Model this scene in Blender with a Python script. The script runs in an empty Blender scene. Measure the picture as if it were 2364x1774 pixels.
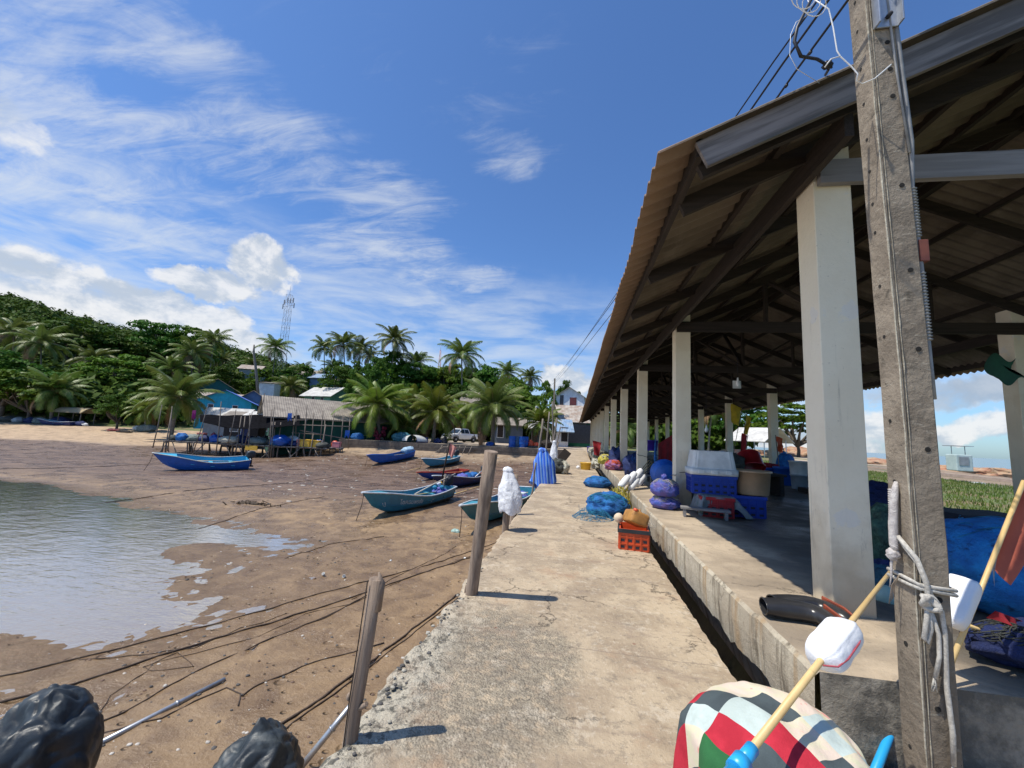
import bpy, math, random
import numpy as np
from mathutils import Vector, Matrix, noise as mnoise
PI = math.pi
SC = bpy.context.scene
COL = SC.collection
# ------------------------------------------------------------------ camera
F = 935.0; CX, CY = 1182.0, 887.0; S = 1.0687          # focal length and centre in photo pixels
RHO = math.atan(0.0485)
DD = 118 * math.cos(RHO); PITCH = math.atan(DD / F)
_u, _v = 1326 - CX, 1011 - CY
YAW = math.atan((_u * math.cos(RHO) + _v * math.sin(RHO)) / math.hypot(F, DD))
EYE = Vector((0, 0, 1.6))
FW = Vector((-math.sin(YAW) * math.cos(PITCH), math.cos(YAW) * math.cos(PITCH), math.sin(PITCH)))
_r0 = Vector((math.cos(YAW), math.sin(YAW), 0)); _u0 = _r0.cross(FW)
RT = _r0 * math.cos(RHO) + _u0 * math.sin(RHO); UP = -_r0 * math.sin(RHO) + _u0 * math.cos(RHO)
cam_d = bpy.data.cameras.new('camera'); cam = bpy.data.objects.new('camera', cam_d); COL.objects.link(cam)
M = Matrix((RT, UP, -FW)).transposed().to_4x4(); M.translation = EYE
cam.matrix_world = M
cam_d.sensor_width = 36; cam_d.lens = F / 2364 * 36; cam_d.clip_start = 0.05; cam_d.clip_end = 9000
SC.camera = cam
# ------------------------------------------------------------------ light
SUND = Vector((-0.443, -0.22, 1.0)).normalized()         # towards the sun
SUN_EL = math.asin(SUND.z); SUN_AZ = math.atan2(SUND.x, SUND.y)
world = bpy.data.worlds.new('World'); SC.world = world; world.use_nodes = True
wt = world.node_tree; wt.nodes.clear()
class NB:
    "tiny node-tree helper"
    def __init__(s, t): s.t = t
    def n(s, ty, **k):
        nd = s.t.nodes.new(ty)
        for a, b in k.items(): setattr(nd, a, b)
        return nd
    def put(s, sock, v):
        if v is None: return
        if hasattr(v, 'is_output'): s.t.links.new(v, sock)
        else:
            if isinstance(v, (tuple, list)) and len(v) == 3 and sock.type == 'RGBA': v = tuple(v) + (1,)
            sock.default_value = v
    def m(s, op, a, b=None, c=None, clamp=False):
        nd = s.n('ShaderNodeMath', operation=op, use_clamp=clamp)
        s.put(nd.inputs[0], a); s.put(nd.inputs[1], b)
        if c is not None: s.put(nd.inputs[2], c)
        return nd.outputs[0]
    def mix(s, f, a, b, mode='MIX'):
        nd = s.n('ShaderNodeMixRGB', blend_type=mode); s.put(nd.inputs[0], f); s.put(nd.inputs[1], a); s.put(nd.inputs[2], b)
        return nd.outputs[0]
    def noise(s, vec, scale, detail=4, rough=0.55, dist=0.0, out=0):
        nd = s.n('ShaderNodeTexNoise'); s.put(nd.inputs['Vector'], vec)
        nd.inputs['Scale'].default_value = scale; nd.inputs['Detail'].default_value = detail
        nd.inputs['Roughness'].default_value = rough; nd.inputs['Distortion'].default_value = dist
        return nd.outputs[out]
    def voro(s, vec, scale, feature='F1', rnd=1.0, out=0):
        nd = s.n('ShaderNodeTexVoronoi', feature=feature); s.put(nd.inputs['Vector'], vec)
        nd.inputs['Scale'].default_value = scale; nd.inputs['Randomness'].default_value = rnd
        return nd.outputs[out]
    def ramp(s, f, stops):
        nd = s.n('ShaderNodeValToRGB'); cr = nd.color_ramp
        while len(cr.elements) < len(stops): cr.elements.new(0.5)
        for e, (p, c) in zip(cr.elements, stops):
            e.position = p; e.color = (c, c, c, 1) if isinstance(c, (int, float)) else tuple(c) + (1,)
        s.put(nd.inputs[0], f); return nd.outputs[0]
    def map(s, vec, scale=(1, 1, 1), rot=(0, 0, 0), loc=(0, 0, 0)):
        nd = s.n('ShaderNodeMapping'); s.put(nd.inputs[0], vec)
        nd.inputs['Scale'].default_value = scale; nd.inputs['Rotation'].default_value = rot; nd.inputs['Location'].default_value = loc
        return nd.outputs[0]
    def sep(s, v):
        nd = s.n('ShaderNodeSeparateXYZ'); s.put(nd.inputs[0], v); return nd.outputs
    def comb(s, x, y, z):
        nd = s.n('ShaderNodeCombineXYZ'); s.put(nd.inputs[0], x); s.put(nd.inputs[1], y); s.put(nd.inputs[2], z); return nd.outputs[0]
    def sstep(s, v, a, b, t0=0.0, t1=1.0):
        nd = s.n('ShaderNodeMapRange', interpolation_type='SMOOTHSTEP'); s.put(nd.inputs[0], v)
        for i, q in zip((1, 2, 3, 4), (a, b, t0, t1)): nd.inputs[i].default_value = q
        return nd.outputs[0]
def ray(px, py):
    "direction of a point of the 2212-pixel-wide photograph"
    x, y = px * S, py * S
    return FW + RT * ((x - CX) / F) - UP * ((y - CY) / F)
w = NB(wt)
sky = w.n('ShaderNodeTexSky', sky_type='NISHITA', sun_disc=False, sun_elevation=SUN_EL, sun_rotation=SUN_AZ, altitude=0, air_density=1.0, dust_density=0.6, ozone_density=2.2)
skyc = w.mix(0.9, sky.outputs[0], w.mix(1.0, sky.outputs[0], (0.60, 0.89, 1.25), 'MULTIPLY'))
dirv = w.n('ShaderNodeTexCoord').outputs['Generated']
dx, dy, dz = w.sep(dirv)
az = w.m('ARCTAN2', dx, dy); el = w.m('ARCSINE', dz)
az0, el0 = az, el
_wn = w.sep(w.noise(dirv, 5.0, 6, 0.65, 0.0, out=1))
az = w.m('ADD', az, w.m('MULTIPLY', w.m('SUBTRACT', _wn[0], 0.5), 0.20)); el = w.m('ADD', el, w.m('MULTIPLY', w.m('SUBTRACT', _wn[1], 0.5), 0.12))
def ae(px, py):
    d = ray(px, py).normalized(); return math.atan2(d.x, d.y), math.asin(d.z)
def spot(px, py, rx, ry, edge=0.0):
    "soft elliptical region of the sky around a direction"
    a0, e0 = ae(px, py); kx = rx * S / F; ky = ry * S / F
    qx = w.m('DIVIDE', w.m('SUBTRACT', az, a0), kx); qy = w.m('DIVIDE', w.m('SUBTRACT', el, e0), ky)
    r2 = w.m('ADD', w.m('MULTIPLY', qx, qx), w.m('MULTIPLY', qy, qy))
    return w.sstep(r2, 1.0, edge)
def vmax(l):
    o = l[0]
    for q in l[1:]: o = w.m('MAXIMUM', o, q)
    return o
# high thin cloud: streaks on a plane above
pz = w.m('ADD', w.m('MAXIMUM', dz, 0.0), 0.16)
plane = w.comb(w.m('DIVIDE', dx, pz), w.m('DIVIDE', dy, pz), 0.0)
cir = w.noise(w.map(plane, (0.8, 2.6, 1), (0, 0, math.radians(24))), 1.5, 10, 0.62, 0.9)
cir2 = w.noise(w.map(plane, (1.5, 4.6, 1), (0, 0, math.radians(31)), (3, 1, 0)), 1.9, 10, 0.68, 1.4)
cirr = w.m('ADD', w.m('MULTIPLY', cir, 0.55), w.m('MULTIPLY', cir2, 0.45))
mask_c = vmax([spot(180, 270, 330, 170), spot(560, 330, 320, 130), spot(820, 420, 230, 90), spot(150, 420, 420, 110), spot(250, 60, 300, 110),
               w.m('MULTIPLY', spot(1090, 325, 150, 60), 0.72), w.m('MULTIPLY', spot(820, 560, 260, 110), 1.0), w.m('MULTIPLY', spot(1010, 605, 120, 40), 1.0), w.m('MULTIPLY', spot(880, 70, 500, 130), 0.4)])
cirrus = w.m('MULTIPLY', w.sstep(w.m('ADD', cirr, w.m('MULTIPLY', mask_c, 0.17)), 0.55, 0.82), w.m('POWER', mask_c, 0.55), clamp=True)
veil = w.m('MULTIPLY', vmax([spot(760, 740, 900, 210), spot(0, 560, 700, 220), w.m('MULTIPLY', spot(1500, 800, 900, 150), .8)]), w.sstep(w.noise(w.comb(w.m('MULTIPLY', az0, 2.0), w.m('MULTIPLY', el0, 9.0), 0.0), 2.2, 8, 0.6, 0.4), 0.30, 0.72), clamp=True)
# heaped cloud near the horizon
cv = w.comb(w.m('MULTIPLY', az0, 1.0), w.m('MULTIPLY', el0, 1.45), 0.3)
cn = w.noise(cv, 8.0, 9, 0.60, 0.25)
mask_q = vmax([spot(30, 645, 200, 80, 0.25), spot(200, 665, 200, 62, 0.25), spot(370, 680, 150, 50, 0.25), spot(575, 580, 85, 62, 0.2), spot(470, 615, 110, 36, 0.2), w.m('MULTIPLY', spot(0, 260, 60, 50), 0.8), spot(420, 730, 230, 40),
               spot(1240, 820, 95, 40, 0.1), w.m('MULTIPLY', spot(1890, 920, 80, 40), 0.8), w.m('MULTIPLY', spot(2090, 925, 80, 30, 0.1), 0.9), w.m('MULTIPLY', spot(2190, 935, 80, 30), 0.9), spot(1720, 960, 160, 40),
               w.m('MULTIPLY', spot(2110, 845, 240, 34, 0.1), 0.95), spot(1500, 840, 400, 60)])
cum = w.sstep(w.m('ADD', w.m('MULTIPLY', cn, 0.9), w.m('MULTIPLY', mask_q, 0.50)), 0.62, 0.88)
cum = w.m('MULTIPLY', cum, w.sstep(mask_q, 0.0, 0.25), clamp=True)
# undersides: compare with the cloud a little higher up
cn2 = w.noise(w.comb(w.m('ADD', az0, -0.012), w.m('MULTIPLY', w.m('ADD', el0, 0.022), 1.45), 0.3), 8.0, 6, 0.60, 0.25)
shade = w.sstep(w.m('SUBTRACT', cn, cn2), -0.09, 0.11)
grey = spot(2110, 835, 330, 34, 0.3)
cumc = w.mix(shade, (0.58, 0.66, 0.77), (1.0, 1.0, 1.0))
cumc = w.mix(w.m('MULTIPLY', grey, 0.7), cumc, (0.36, 0.46, 0.60))
CL = 6.3
def bright(c, k): return w.mix(1.0, c, (k, k, k), 'MULTIPLY')
c1 = w.mix(w.m('MULTIPLY', cirrus, 0.62), skyc, bright(w.mix(0.0, (0.93, 0.97, 1.0), (1, 1, 1)), CL))
c2 = w.mix(w.m('MULTIPLY', veil, 0.74), c1, (0.82 * CL, 0.90 * CL, 1.0 * CL, 1))
c3 = w.mix(w.m('MULTIPLY', cum, 0.88), c2, bright(cumc, CL * 1.06))
bg = w.n('ShaderNodeBackground'); w.put(bg.inputs[0], c3); bg.inputs[1].default_value = 0.128
wo = w.n('ShaderNodeOutputWorld'); wt.links.new(bg.outputs[0], wo.inputs[0])
sun_d = bpy.data.lights.new('sun', 'SUN'); sun_d.energy = 4.8; sun_d.angle = math.radians(0.55); sun_d.color = (1.0, 0.94, 0.83)
sun = bpy.data.objects.new('sun', sun_d); COL.objects.link(sun); sun.rotation_euler = (-SUND).to_track_quat('-Z', 'Y').to_euler(); sun.location = (-20, -10, 60)
SC.view_settings.view_transform = 'Standard'; SC.view_settings.look = 'None'; SC.view_settings.exposure = 0.09; SC.view_settings.gamma = 1
SC.view_settings.use_curve_mapping = False
SC.cycles.max_bounces = 8; SC.cycles.diffuse_bounces = 4; SC.cycles.glossy_bounces = 3; SC.cycles.transparent_max_bounces = 6
# ------------------------------------------------------------------ placing
FH = Vector((-math.sin(YAW), math.cos(YAW), 0)); RH = Vector((math.cos(YAW), math.sin(YAW), 0))
def W(px, py, z=0.0):
    "where the line of sight through a photo point meets height z"
    d = ray(px, py); return EYE + d * ((z - EYE.z) / d.z)
def D(px, py, dep):
    "point on that line of sight at a distance dep in front of the camera"
    return EYE + ray(px, py) * dep
def PX(dep, n): return n * S / F * dep                      # n photo pixels at distance dep, in metres
# ------------------------------------------------------------------ mesh building
class MB:
    def __init__(s): s.v = []; s.f = []; s.mi = []; s.sm = []; s.cur = 0
    def add(s, vs, fs, smooth=False):
        o = len(s.v); s.v += [tuple(q) for q in vs]
        for f in fs: s.f.append(tuple(i + o for i in f)); s.mi.append(s.cur); s.sm.append(smooth)
        return s
    def box(s, c, d, R=None, taper=1.0):
        x, y, z = d[0] / 2, d[1] / 2, d[2] / 2
        P = [(-x, -y, -z), (x, -y, -z), (x, y, -z), (-x, y, -z), (-x * taper, -y * taper, z), (x * taper, -y * taper, z), (x * taper, y * taper, z), (-x * taper, y * taper, z)]
        P = [Vector(p) for p in P]
        if R is not None: P = [R @ p for p in P]
        c = Vector(c)
        return s.add([p + c for p in P], [(0, 3, 2, 1), (4, 5, 6, 7), (0, 1, 5, 4), (1, 2, 6, 5), (2, 3, 7, 6), (3, 0, 4, 7)])
    def bbox(s, lo, hi):
        return s.box([(a + b) / 2 for a, b in zip(lo, hi)], [b - a for a, b in zip(lo, hi)])
    def beam(s, a, b, wd, h, up=(0, 0, 1)):
        a, b = Vector(a), Vector(b); t = (b - a); L = t.length; t.normalize(); up = Vector(up)
        sd = t.cross(up)
        if sd.length < 1e-4: sd = t.cross(Vector((0, 1, 0)))
        sd.normalize(); u = sd.cross(t)
        R = Matrix((t, sd, u)).transposed()
        return s.box((a + b) / 2, (L, wd, h), R)
    def tube(s, pts, r, n=8, cap=True, smooth=True):
        pts = [Vector(p) for p in pts]; m = len(pts)
        rr = r if isinstance(r, (list, tuple)) else [r] * m
        vs = []; nrm = None
        for i, p in enumerate(pts):
            t = (pts[min(i + 1, m - 1)] - pts[max(i - 1, 0)])
            if t.length < 1e-9: t = Vector((0, 0, 1))
            t.normalize()
            if nrm is None:
                nrm = t.cross(Vector((0, 0, 1)))
                if nrm.length < 1e-3: nrm = t.cross(Vector((0, 1, 0)))
            nrm = (nrm - t * nrm.dot(t))
            if nrm.length < 1e-6: nrm = t.orthogonal()
            nrm.normalize(); bn = t.cross(nrm)
            for k in range(n):
                a = 2 * PI * k / n; vs.append(p + (nrm * math.cos(a) + bn * math.sin(a)) * rr[i])
        fs = [(i * n + k, i * n + (k + 1) % n, (i + 1) * n + (k + 1) % n, (i + 1) * n + k) for i in range(m - 1) for k in range(n)]
        s.add(vs, fs, smooth)
        if cap:
            o = len(s.v) - m * n
            for q in (tuple(o + k for k in reversed(range(n))), tuple(o + (m - 1) * n + k for k in range(n))):
                s.f.append(q); s.mi.append(s.cur); s.sm.append(False)
        return s
    def lathe(s, prof, n=20, T=None, smooth=True, caps=True):
        vs = []; m = len(prof)
        for r, z in prof:
            for k in range(n):
                a = 2 * PI * k / n; vs.append(Vector((r * math.cos(a), r * math.sin(a), z)))
        if T is not None: vs = [T @ q for q in vs]
        fs = [(i * n + k, i * n + (k + 1) % n, (i + 1) * n + (k + 1) % n, (i + 1) * n + k) for i in range(m - 1) for k in range(n)]
        s.add(vs, fs, smooth)
        if caps:
            o = len(s.v) - m * n
            if prof[0][0] > 1e-4: s.f.append(tuple(o + k for k in reversed(range(n)))); s.mi.append(s.cur); s.sm.append(False)
            if prof[-1][0] > 1e-4: s.f.append(tuple(o + (m - 1) * n + k for k in range(n))); s.mi.append(s.cur); s.sm.append(False)
        return s
    def grid(s, fn, nu, nv, smooth=True, flip=False):
        vs = [fn(i / nu, j / nv) for j in range(nv + 1) for i in range(nu + 1)]
        fs = []
        for j in range(nv):
            for i in range(nu):
                q = (j * (nu + 1) + i, j * (nu + 1) + i + 1, (j + 1) * (nu + 1) + i + 1, (j + 1) * (nu + 1) + i)
                fs.append(q[::-1] if flip else q)
        return s.add(vs, fs, smooth)
    def blob(s, c, r, seed=0, amp=0.18, sc=1.6, nu=28, nv=16, flat=None, T=None, pw=1.0, fold=0.0, fs=14):
        "a soft lump: displaced ellipsoid, sagging flat at the bottom"
        c = Vector(c); off = Vector((seed * 7.3, seed * 3.1, seed * 1.7))
        vs = []
        for j in range(nv + 1):
            th = PI * j / nv
            for i in range(nu):
                ph = 2 * PI * i / nu
                d = Vector((math.sin(th) * math.cos(ph), math.sin(th) * math.sin(ph), math.cos(th)))
                k = 1 + amp * mnoise.fractal(d * sc + off, 0.9, 2.1, 3)
                if fold: k += fold * abs(mnoise.noise(Vector((d.x * fs * .5, d.y * fs * .5, d.z * 3)) + off))
                e = Vector([math.copysign(abs(q) ** pw, q) for q in d])
                p = Vector((e.x * r[0], e.y * r[1], e.z * r[2])) * k
                if flat is not None and p.z < flat: p.z = flat + (p.z - flat) * 0.06
                if T is not None: p = T @ p
                vs.append(c + p)
        f = [(j * nu + i, (j + 1) * nu + i, (j + 1) * nu + (i + 1) % nu, j * nu + (i + 1) % nu) for j in range(nv) for i in range(nu)]
        return s.add(vs, f, True)
    def mesh(s, name, mats, org=None):
        me = bpy.data.meshes.new(name)
        o = Vector(org) if org is not None else Vector((0, 0, 0))
        me.from_pydata([tuple(Vector(q) - o) for q in s.v], [], s.f)
        for m_ in mats: me.materials.append(m_)
        me.polygons.foreach_set('material_index', s.mi); me.polygons.foreach_set('use_smooth', s.sm)
        me.update(); return me
def mlist(m): return list(m) if isinstance(m, (list, tuple)) else [m]
def part(name, mb, mat, parent, label=None, bev=0.0, org=None, kind=None):
    "one mesh object, child of parent; mb is in world coordinates unless the parent is a prototype at the origin"
    po = parent_origin(parent)
    me = mb.mesh(name, mlist(mat), po)
    ob = bpy.data.objects.new(name, me); COL.objects.link(ob); ob.parent = parent
    if label: ob['label'] = label
    if kind: ob['kind'] = kind
    if bev: bevel(ob, bev)
    return ob
def parent_origin(p):
    o = Vector((0, 0, 0)); q = p
    while q is not None: o += q.location; q = q.parent
    return o
def bevel(ob, wd, seg=2):
    b = ob.modifiers.new('bevel', 'BEVEL'); b.width = wd; b.segments = seg; b.limit_method = 'ANGLE'; b.angle_limit = math.radians(40); b.harden_normals = False
def thing(name, label, cat, loc=(0, 0, 0), group=None):
    o = bpy.data.objects.new(name, None); COL.objects.link(o); o.location = loc; o.empty_display_size = 0.2
    o['label'] = label; o['category'] = cat; o['kind'] = 'thing'
    if group: o['group'] = group
    return o
def one(name, mb, mat, label, cat, org, group=None, bev=0.0, kind=None):
    me = mb.mesh(name, mlist(mat), org); o = bpy.data.objects.new(name, me); COL.objects.link(o); o.location = org
    o['label'] = label; o['category'] = cat; o['kind'] = 'thing'
    if group: o['group'] = group
    if kind: o['kind'] = kind
    if bev: bevel(o, bev)
    return o
def struct(name, mb, mat, kind='structure', label=None, cat=None):
    me = mb.mesh(name, mlist(mat)); o = bpy.data.objects.new(name, me); COL.objects.link(o); o['kind'] = kind
    if label: o['label'] = label
    if cat: o['category'] = cat
    return o
def copytree(o, parent=None):
    c = o.copy(); COL.objects.link(c)
    if parent is not None: c.parent = parent
    for ch in list(o.children): copytree(ch, c)
    return c
def rotz(a): return Matrix.Rotation(a, 3, 'Z')
# ------------------------------------------------------------------ materials
MATS = {}
def pm(name, c1, c2=None, sc=6.0, rough=0.7, bump=0.0, bsc=None, metal=0.0, det=6, lo=0.35, hi=0.65, vec='Object', stretch=(1, 1, 1), spots=None, spec=0.5, extra=None, rvar=0.0, trans=0.0, bdist=0.02, rot=None):
    "principled material: two tones mixed by noise, optional third tone in patches, noise bump"
    if name in MATS: return MATS[name]
    m = bpy.data.materials.new(name); m.use_nodes = True; t = m.node_tree; b = NB(t); bs = t.nodes['Principled BSDF']
    co = b.n('ShaderNodeTexCoord').outputs[vec] if vec != 'World' else b.n('ShaderNodeNewGeometry').outputs['Position']
    co = b.map(co, (1, 1, 1), rot) if rot else co
    co = b.map(co, stretch) if stretch != (1, 1, 1) else co
    nz = b.noise(co, sc, det, 0.6)
    col = b.mix(b.sstep(nz, lo, hi), c1, c2 if c2 else tuple(q * 0.82 for q in c1))
    if spots:
        sc2, c3, a0, a1 = spots
        col = b.mix(b.sstep(b.noise(b.map(co, (1, 1, 1), (0, 0, 0), (5, 3, 1)), sc2, 7, 0.65), a0, a1), col, c3)
    if extra: col = extra(b, co, col)
    b.put(bs.inputs['Base Color'], col)
    if rvar: b.put(bs.inputs['Roughness'], b.sstep(nz, 0.3, 0.7, rough - rvar, rough + rvar))
    else: bs.inputs['Roughness'].default_value = rough
    bs.inputs['Metallic'].default_value = metal; bs.inputs['Specular IOR Level'].default_value = spec
    if bump:
        bn = b.n('ShaderNodeBump'); bn.inputs['Strength'].default_value = bump; bn.inputs['Distance'].default_value = bdist
        b.put(bn.inputs['Height'], b.noise(co, bsc or sc * 3, 8, 0.65)); b.put(bs.inputs['Normal'], bn.outputs[0])
    if trans:
        tr = b.n('ShaderNodeBsdfTranslucent'); b.put(tr.inputs[0], col); mx = b.n('ShaderNodeMixShader'); mx.inputs[0].default_value = trans
        t.links.new(bs.outputs[0], mx.inputs[1]); t.links.new(tr.outputs[0], mx.inputs[2]); t.links.new(mx.outputs[0], t.nodes['Material Output'].inputs[0])
    MATS[name] = m; return m
def plast(name, c, rough=0.38, dirt=0.35): return pm(name, c, tuple(q * (1 - dirt * 0.6) for q in c), 4, rough, 0.08, 30, spots=(9, tuple(q * 0.55 + 0.05 for q in c), 0.60, 0.80))
# ================================================================== terrain
SHORE = [(-12, -6.0), (0, -6.3), (4.6, -7.1), (5.7, -7.0), (6.4, -7.4), (7.7, -8.3), (9.5, -9.2), (11.1, -9.3), (12.2, -11.5), (12.8, -12.9), (13.3, -16.1), (14.5, -19.7), (15.9, -24.3), (16.6, -28.3), (17.4, -40), (22, -120)]
def shore_x(y):
    if y <= SHORE[0][0]: return SHORE[0][1]
    for (y0, x0), (y1, x1) in zip(SHORE, SHORE[1:]):
        if y <= y1: return x0 + (x1 - x0) * (y - y0) / (y1 - y0)
    return -1e4
def sst(a, b, x):
    t = min(1.0, max(0.0, (x - a) / (b - a))); return t * t * (3 - 2 * t)
HILL = [(-2.2, 84), (-1.26, 76), (-1.15, 66), (-0.97, 56), (-0.72, 44), (-0.52, 33), (-0.24, 22), (0.02, 14), (0.15, 9), (0.30, 3), (0.5, 1), (3, 1)]
def interp(T, x):
    if x <= T[0][0]: return T[0][1]
    for (a, p), (b, q) in zip(T, T[1:]):
        if x <= b: return p + (q - p) * (x - a) / (b - a)
    return T[-1][1]
WALL_D = 42.0
def ground_z(x, y, fine=False):
    d = x * FH.x + y * FH.y; l = x * RH.x + y * RH.y; u = l / max(d, 5.0)
    left = x < 2.6
    if left:
        if d < WALL_D + 0.25 or l < -17.2 - (d - 42) * 0.45:
            xs = shore_x(y)
            z = -1.8 + min(0.10, max(-0.30, 0.009 * (x - xs) + .004 * mnoise.noise(Vector((x * .8, y * .8, 2)))))
            z += 0.03 * mnoise.noise(Vector((x * 0.35, y * 0.5, 1.0)))
            q = sst(-24, -15, l); z += q * (1.0 * sst(33, 42, d) + .4 * sst(40, 43, d) + .4 * sst(43, 60, d)) + (1 - q) * (0.5 * sst(35, 47, d) + 1.15 * sst(45, 61, d))
            if fine:
                n1 = mnoise.fractal(Vector((x * 2.3, y * 2.3, 0)), 0.7, 2.0, 4)
                n2 = mnoise.noise(Vector((x * 5.1, y * 5.1, 4)))
                wet = sst(-0.8, 1.2, x - xs)
                z += wet * (0.020 * n1 - 0.05 * max(0, n2 - 0.40)) + (1 - wet) * .004 * n1
                n3 = mnoise.noise(Vector((x * 3.1 + .7 * y, y * 2.2, 14))); z -= sst(-0.2, 2.0, x - xs) * .045 * sst(.52, .66, n3)
                # drag furrows running along the flat
                z += wet * 0.012 * mnoise.noise(Vector((x * 0.6, (y + 0.25 * x) * 4.0, 9))) * sst(9, 16, d)
        else: z = 0.35
    else:
        z = 0.08 + 0.27 * sst(40, 50, y)
        cx = 33 + 2.5 * math.sin(y * 0.11) + 1.5 * math.sin(y * 0.31 + 1) + 0.10 * y
        z -= 4.5 * sst(cx, cx + 5, x)
        if x > cx: return z
    h = interp(HILL, u); t = (d - 62) / 215.0
    if t > 0 and x < 33 + 0.1 * y:
        z += h * (min(t, 1.0) ** 1.15) * (1.0 + 0.10 * mnoise.noise(Vector((x * 0.02, y * 0.02, 0)))) - (0.0 if t < 1 else min(h, (t - 1) * 40))
    return z
def spaced(segs):
    o = []
    for a, b, st in segs:
        n = max(1, int(round((b - a) / st))); o += [a + (b - a) * i / n for i in range(n)]
    return o + [segs[-1][1]]
LS = spaced([(-3500, -600, 500), (-600, -150, 35), (-150, -60, 6), (-60, -30, 1.5), (-30, -15, .5), (-15, -9, .2), (-9, 0.6, .09), (0.6, 12, 1.4), (12, 80, 2.0), (80, 160, 8), (160, 600, 60), (600, 3500, 600)])
DS = spaced([(-60, -8, 6), (-8, 2, 1), (2, 13, .09), (13, 22, .25), (22, 43, .5), (43, 62, 1.0), (62, 130, 3), (130, 420, 8), (420, 1000, 60), (1000, 5500, 700)])
def build_ground():
    nl, nd = len(LS), len(DS); co = np.zeros((nl * nd, 3), np.float32); col = np.zeros((nl * nd, 4), np.float32)
    k = 0
    for d in DS:
        for l in LS:
            x = FH.x * d + RH.x * l; y = FH.y * d + RH.y * l
            z = ground_z(x, y, fine=(1.8 < d < 34 and -45 < l < 2))
            co[k] = (x, y, z)
            yard = 1.0 if (x < 2.6 and d > WALL_D + 0.2 and l >= -17.3 - (d - 42) * 0.45 and d < 62) or (x >= 2.6 and 48 < y < 66) else 0.0
            sand = sst(41.5 - 3.5 * sst(-24, -15, l), 44.5 - 4 * sst(-24, -15, l), d + 1.6 * mnoise.noise(Vector((l * 0.2, d * 0.2, 0)))) if x < 2.6 else 0.0
            grass = 0.0
            if x >= 2.6 or d > 61:
                grass = 1.0
                if x >= 2.6 and d < 70: sand = max(sst(23.5, 24.5, x) * (1 - sst(27.3, 28.0, x)), sst(29, 30.5, x)); grass = 1 - sand
            col[k] = (sand, grass, yard, 1); k += 1
    ii = np.arange(nd - 1)[:, None] * nl + np.arange(nl - 1)[None, :]
    q = np.stack([ii, ii + 1, ii + nl + 1, ii + nl], -1).reshape(-1, 4)
    me = np_mesh('ground', co, q, True)
    a = me.color_attributes.new('zones', 'FLOAT_COLOR', 'POINT'); a.data.foreach_set('color', col.ravel())
    return me
def np_mesh(name, co, quads, smooth=False, mi=None):
    me = bpy.data.meshes.new(name); co = np.asarray(co, np.float32); quads = np.asarray(quads, np.int32); nf, k = quads.shape
    me.vertices.add(len(co)); me.vertices.foreach_set('co', co.ravel())
    me.loops.add(nf * k); me.loops.foreach_set('vertex_index', quads.ravel())
    me.polygons.add(nf); me.polygons.foreach_set('loop_start', np.arange(nf, dtype=np.int32) * k); me.polygons.foreach_set('loop_total', np.full(nf, k, np.int32))
    if smooth: me.polygons.foreach_set('use_smooth', np.ones(nf, bool))
    if mi is not None: me.polygons.foreach_set('material_index', np.asarray(mi, np.int32))
    me.update(calc_edges=True); me.validate(); return me
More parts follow.
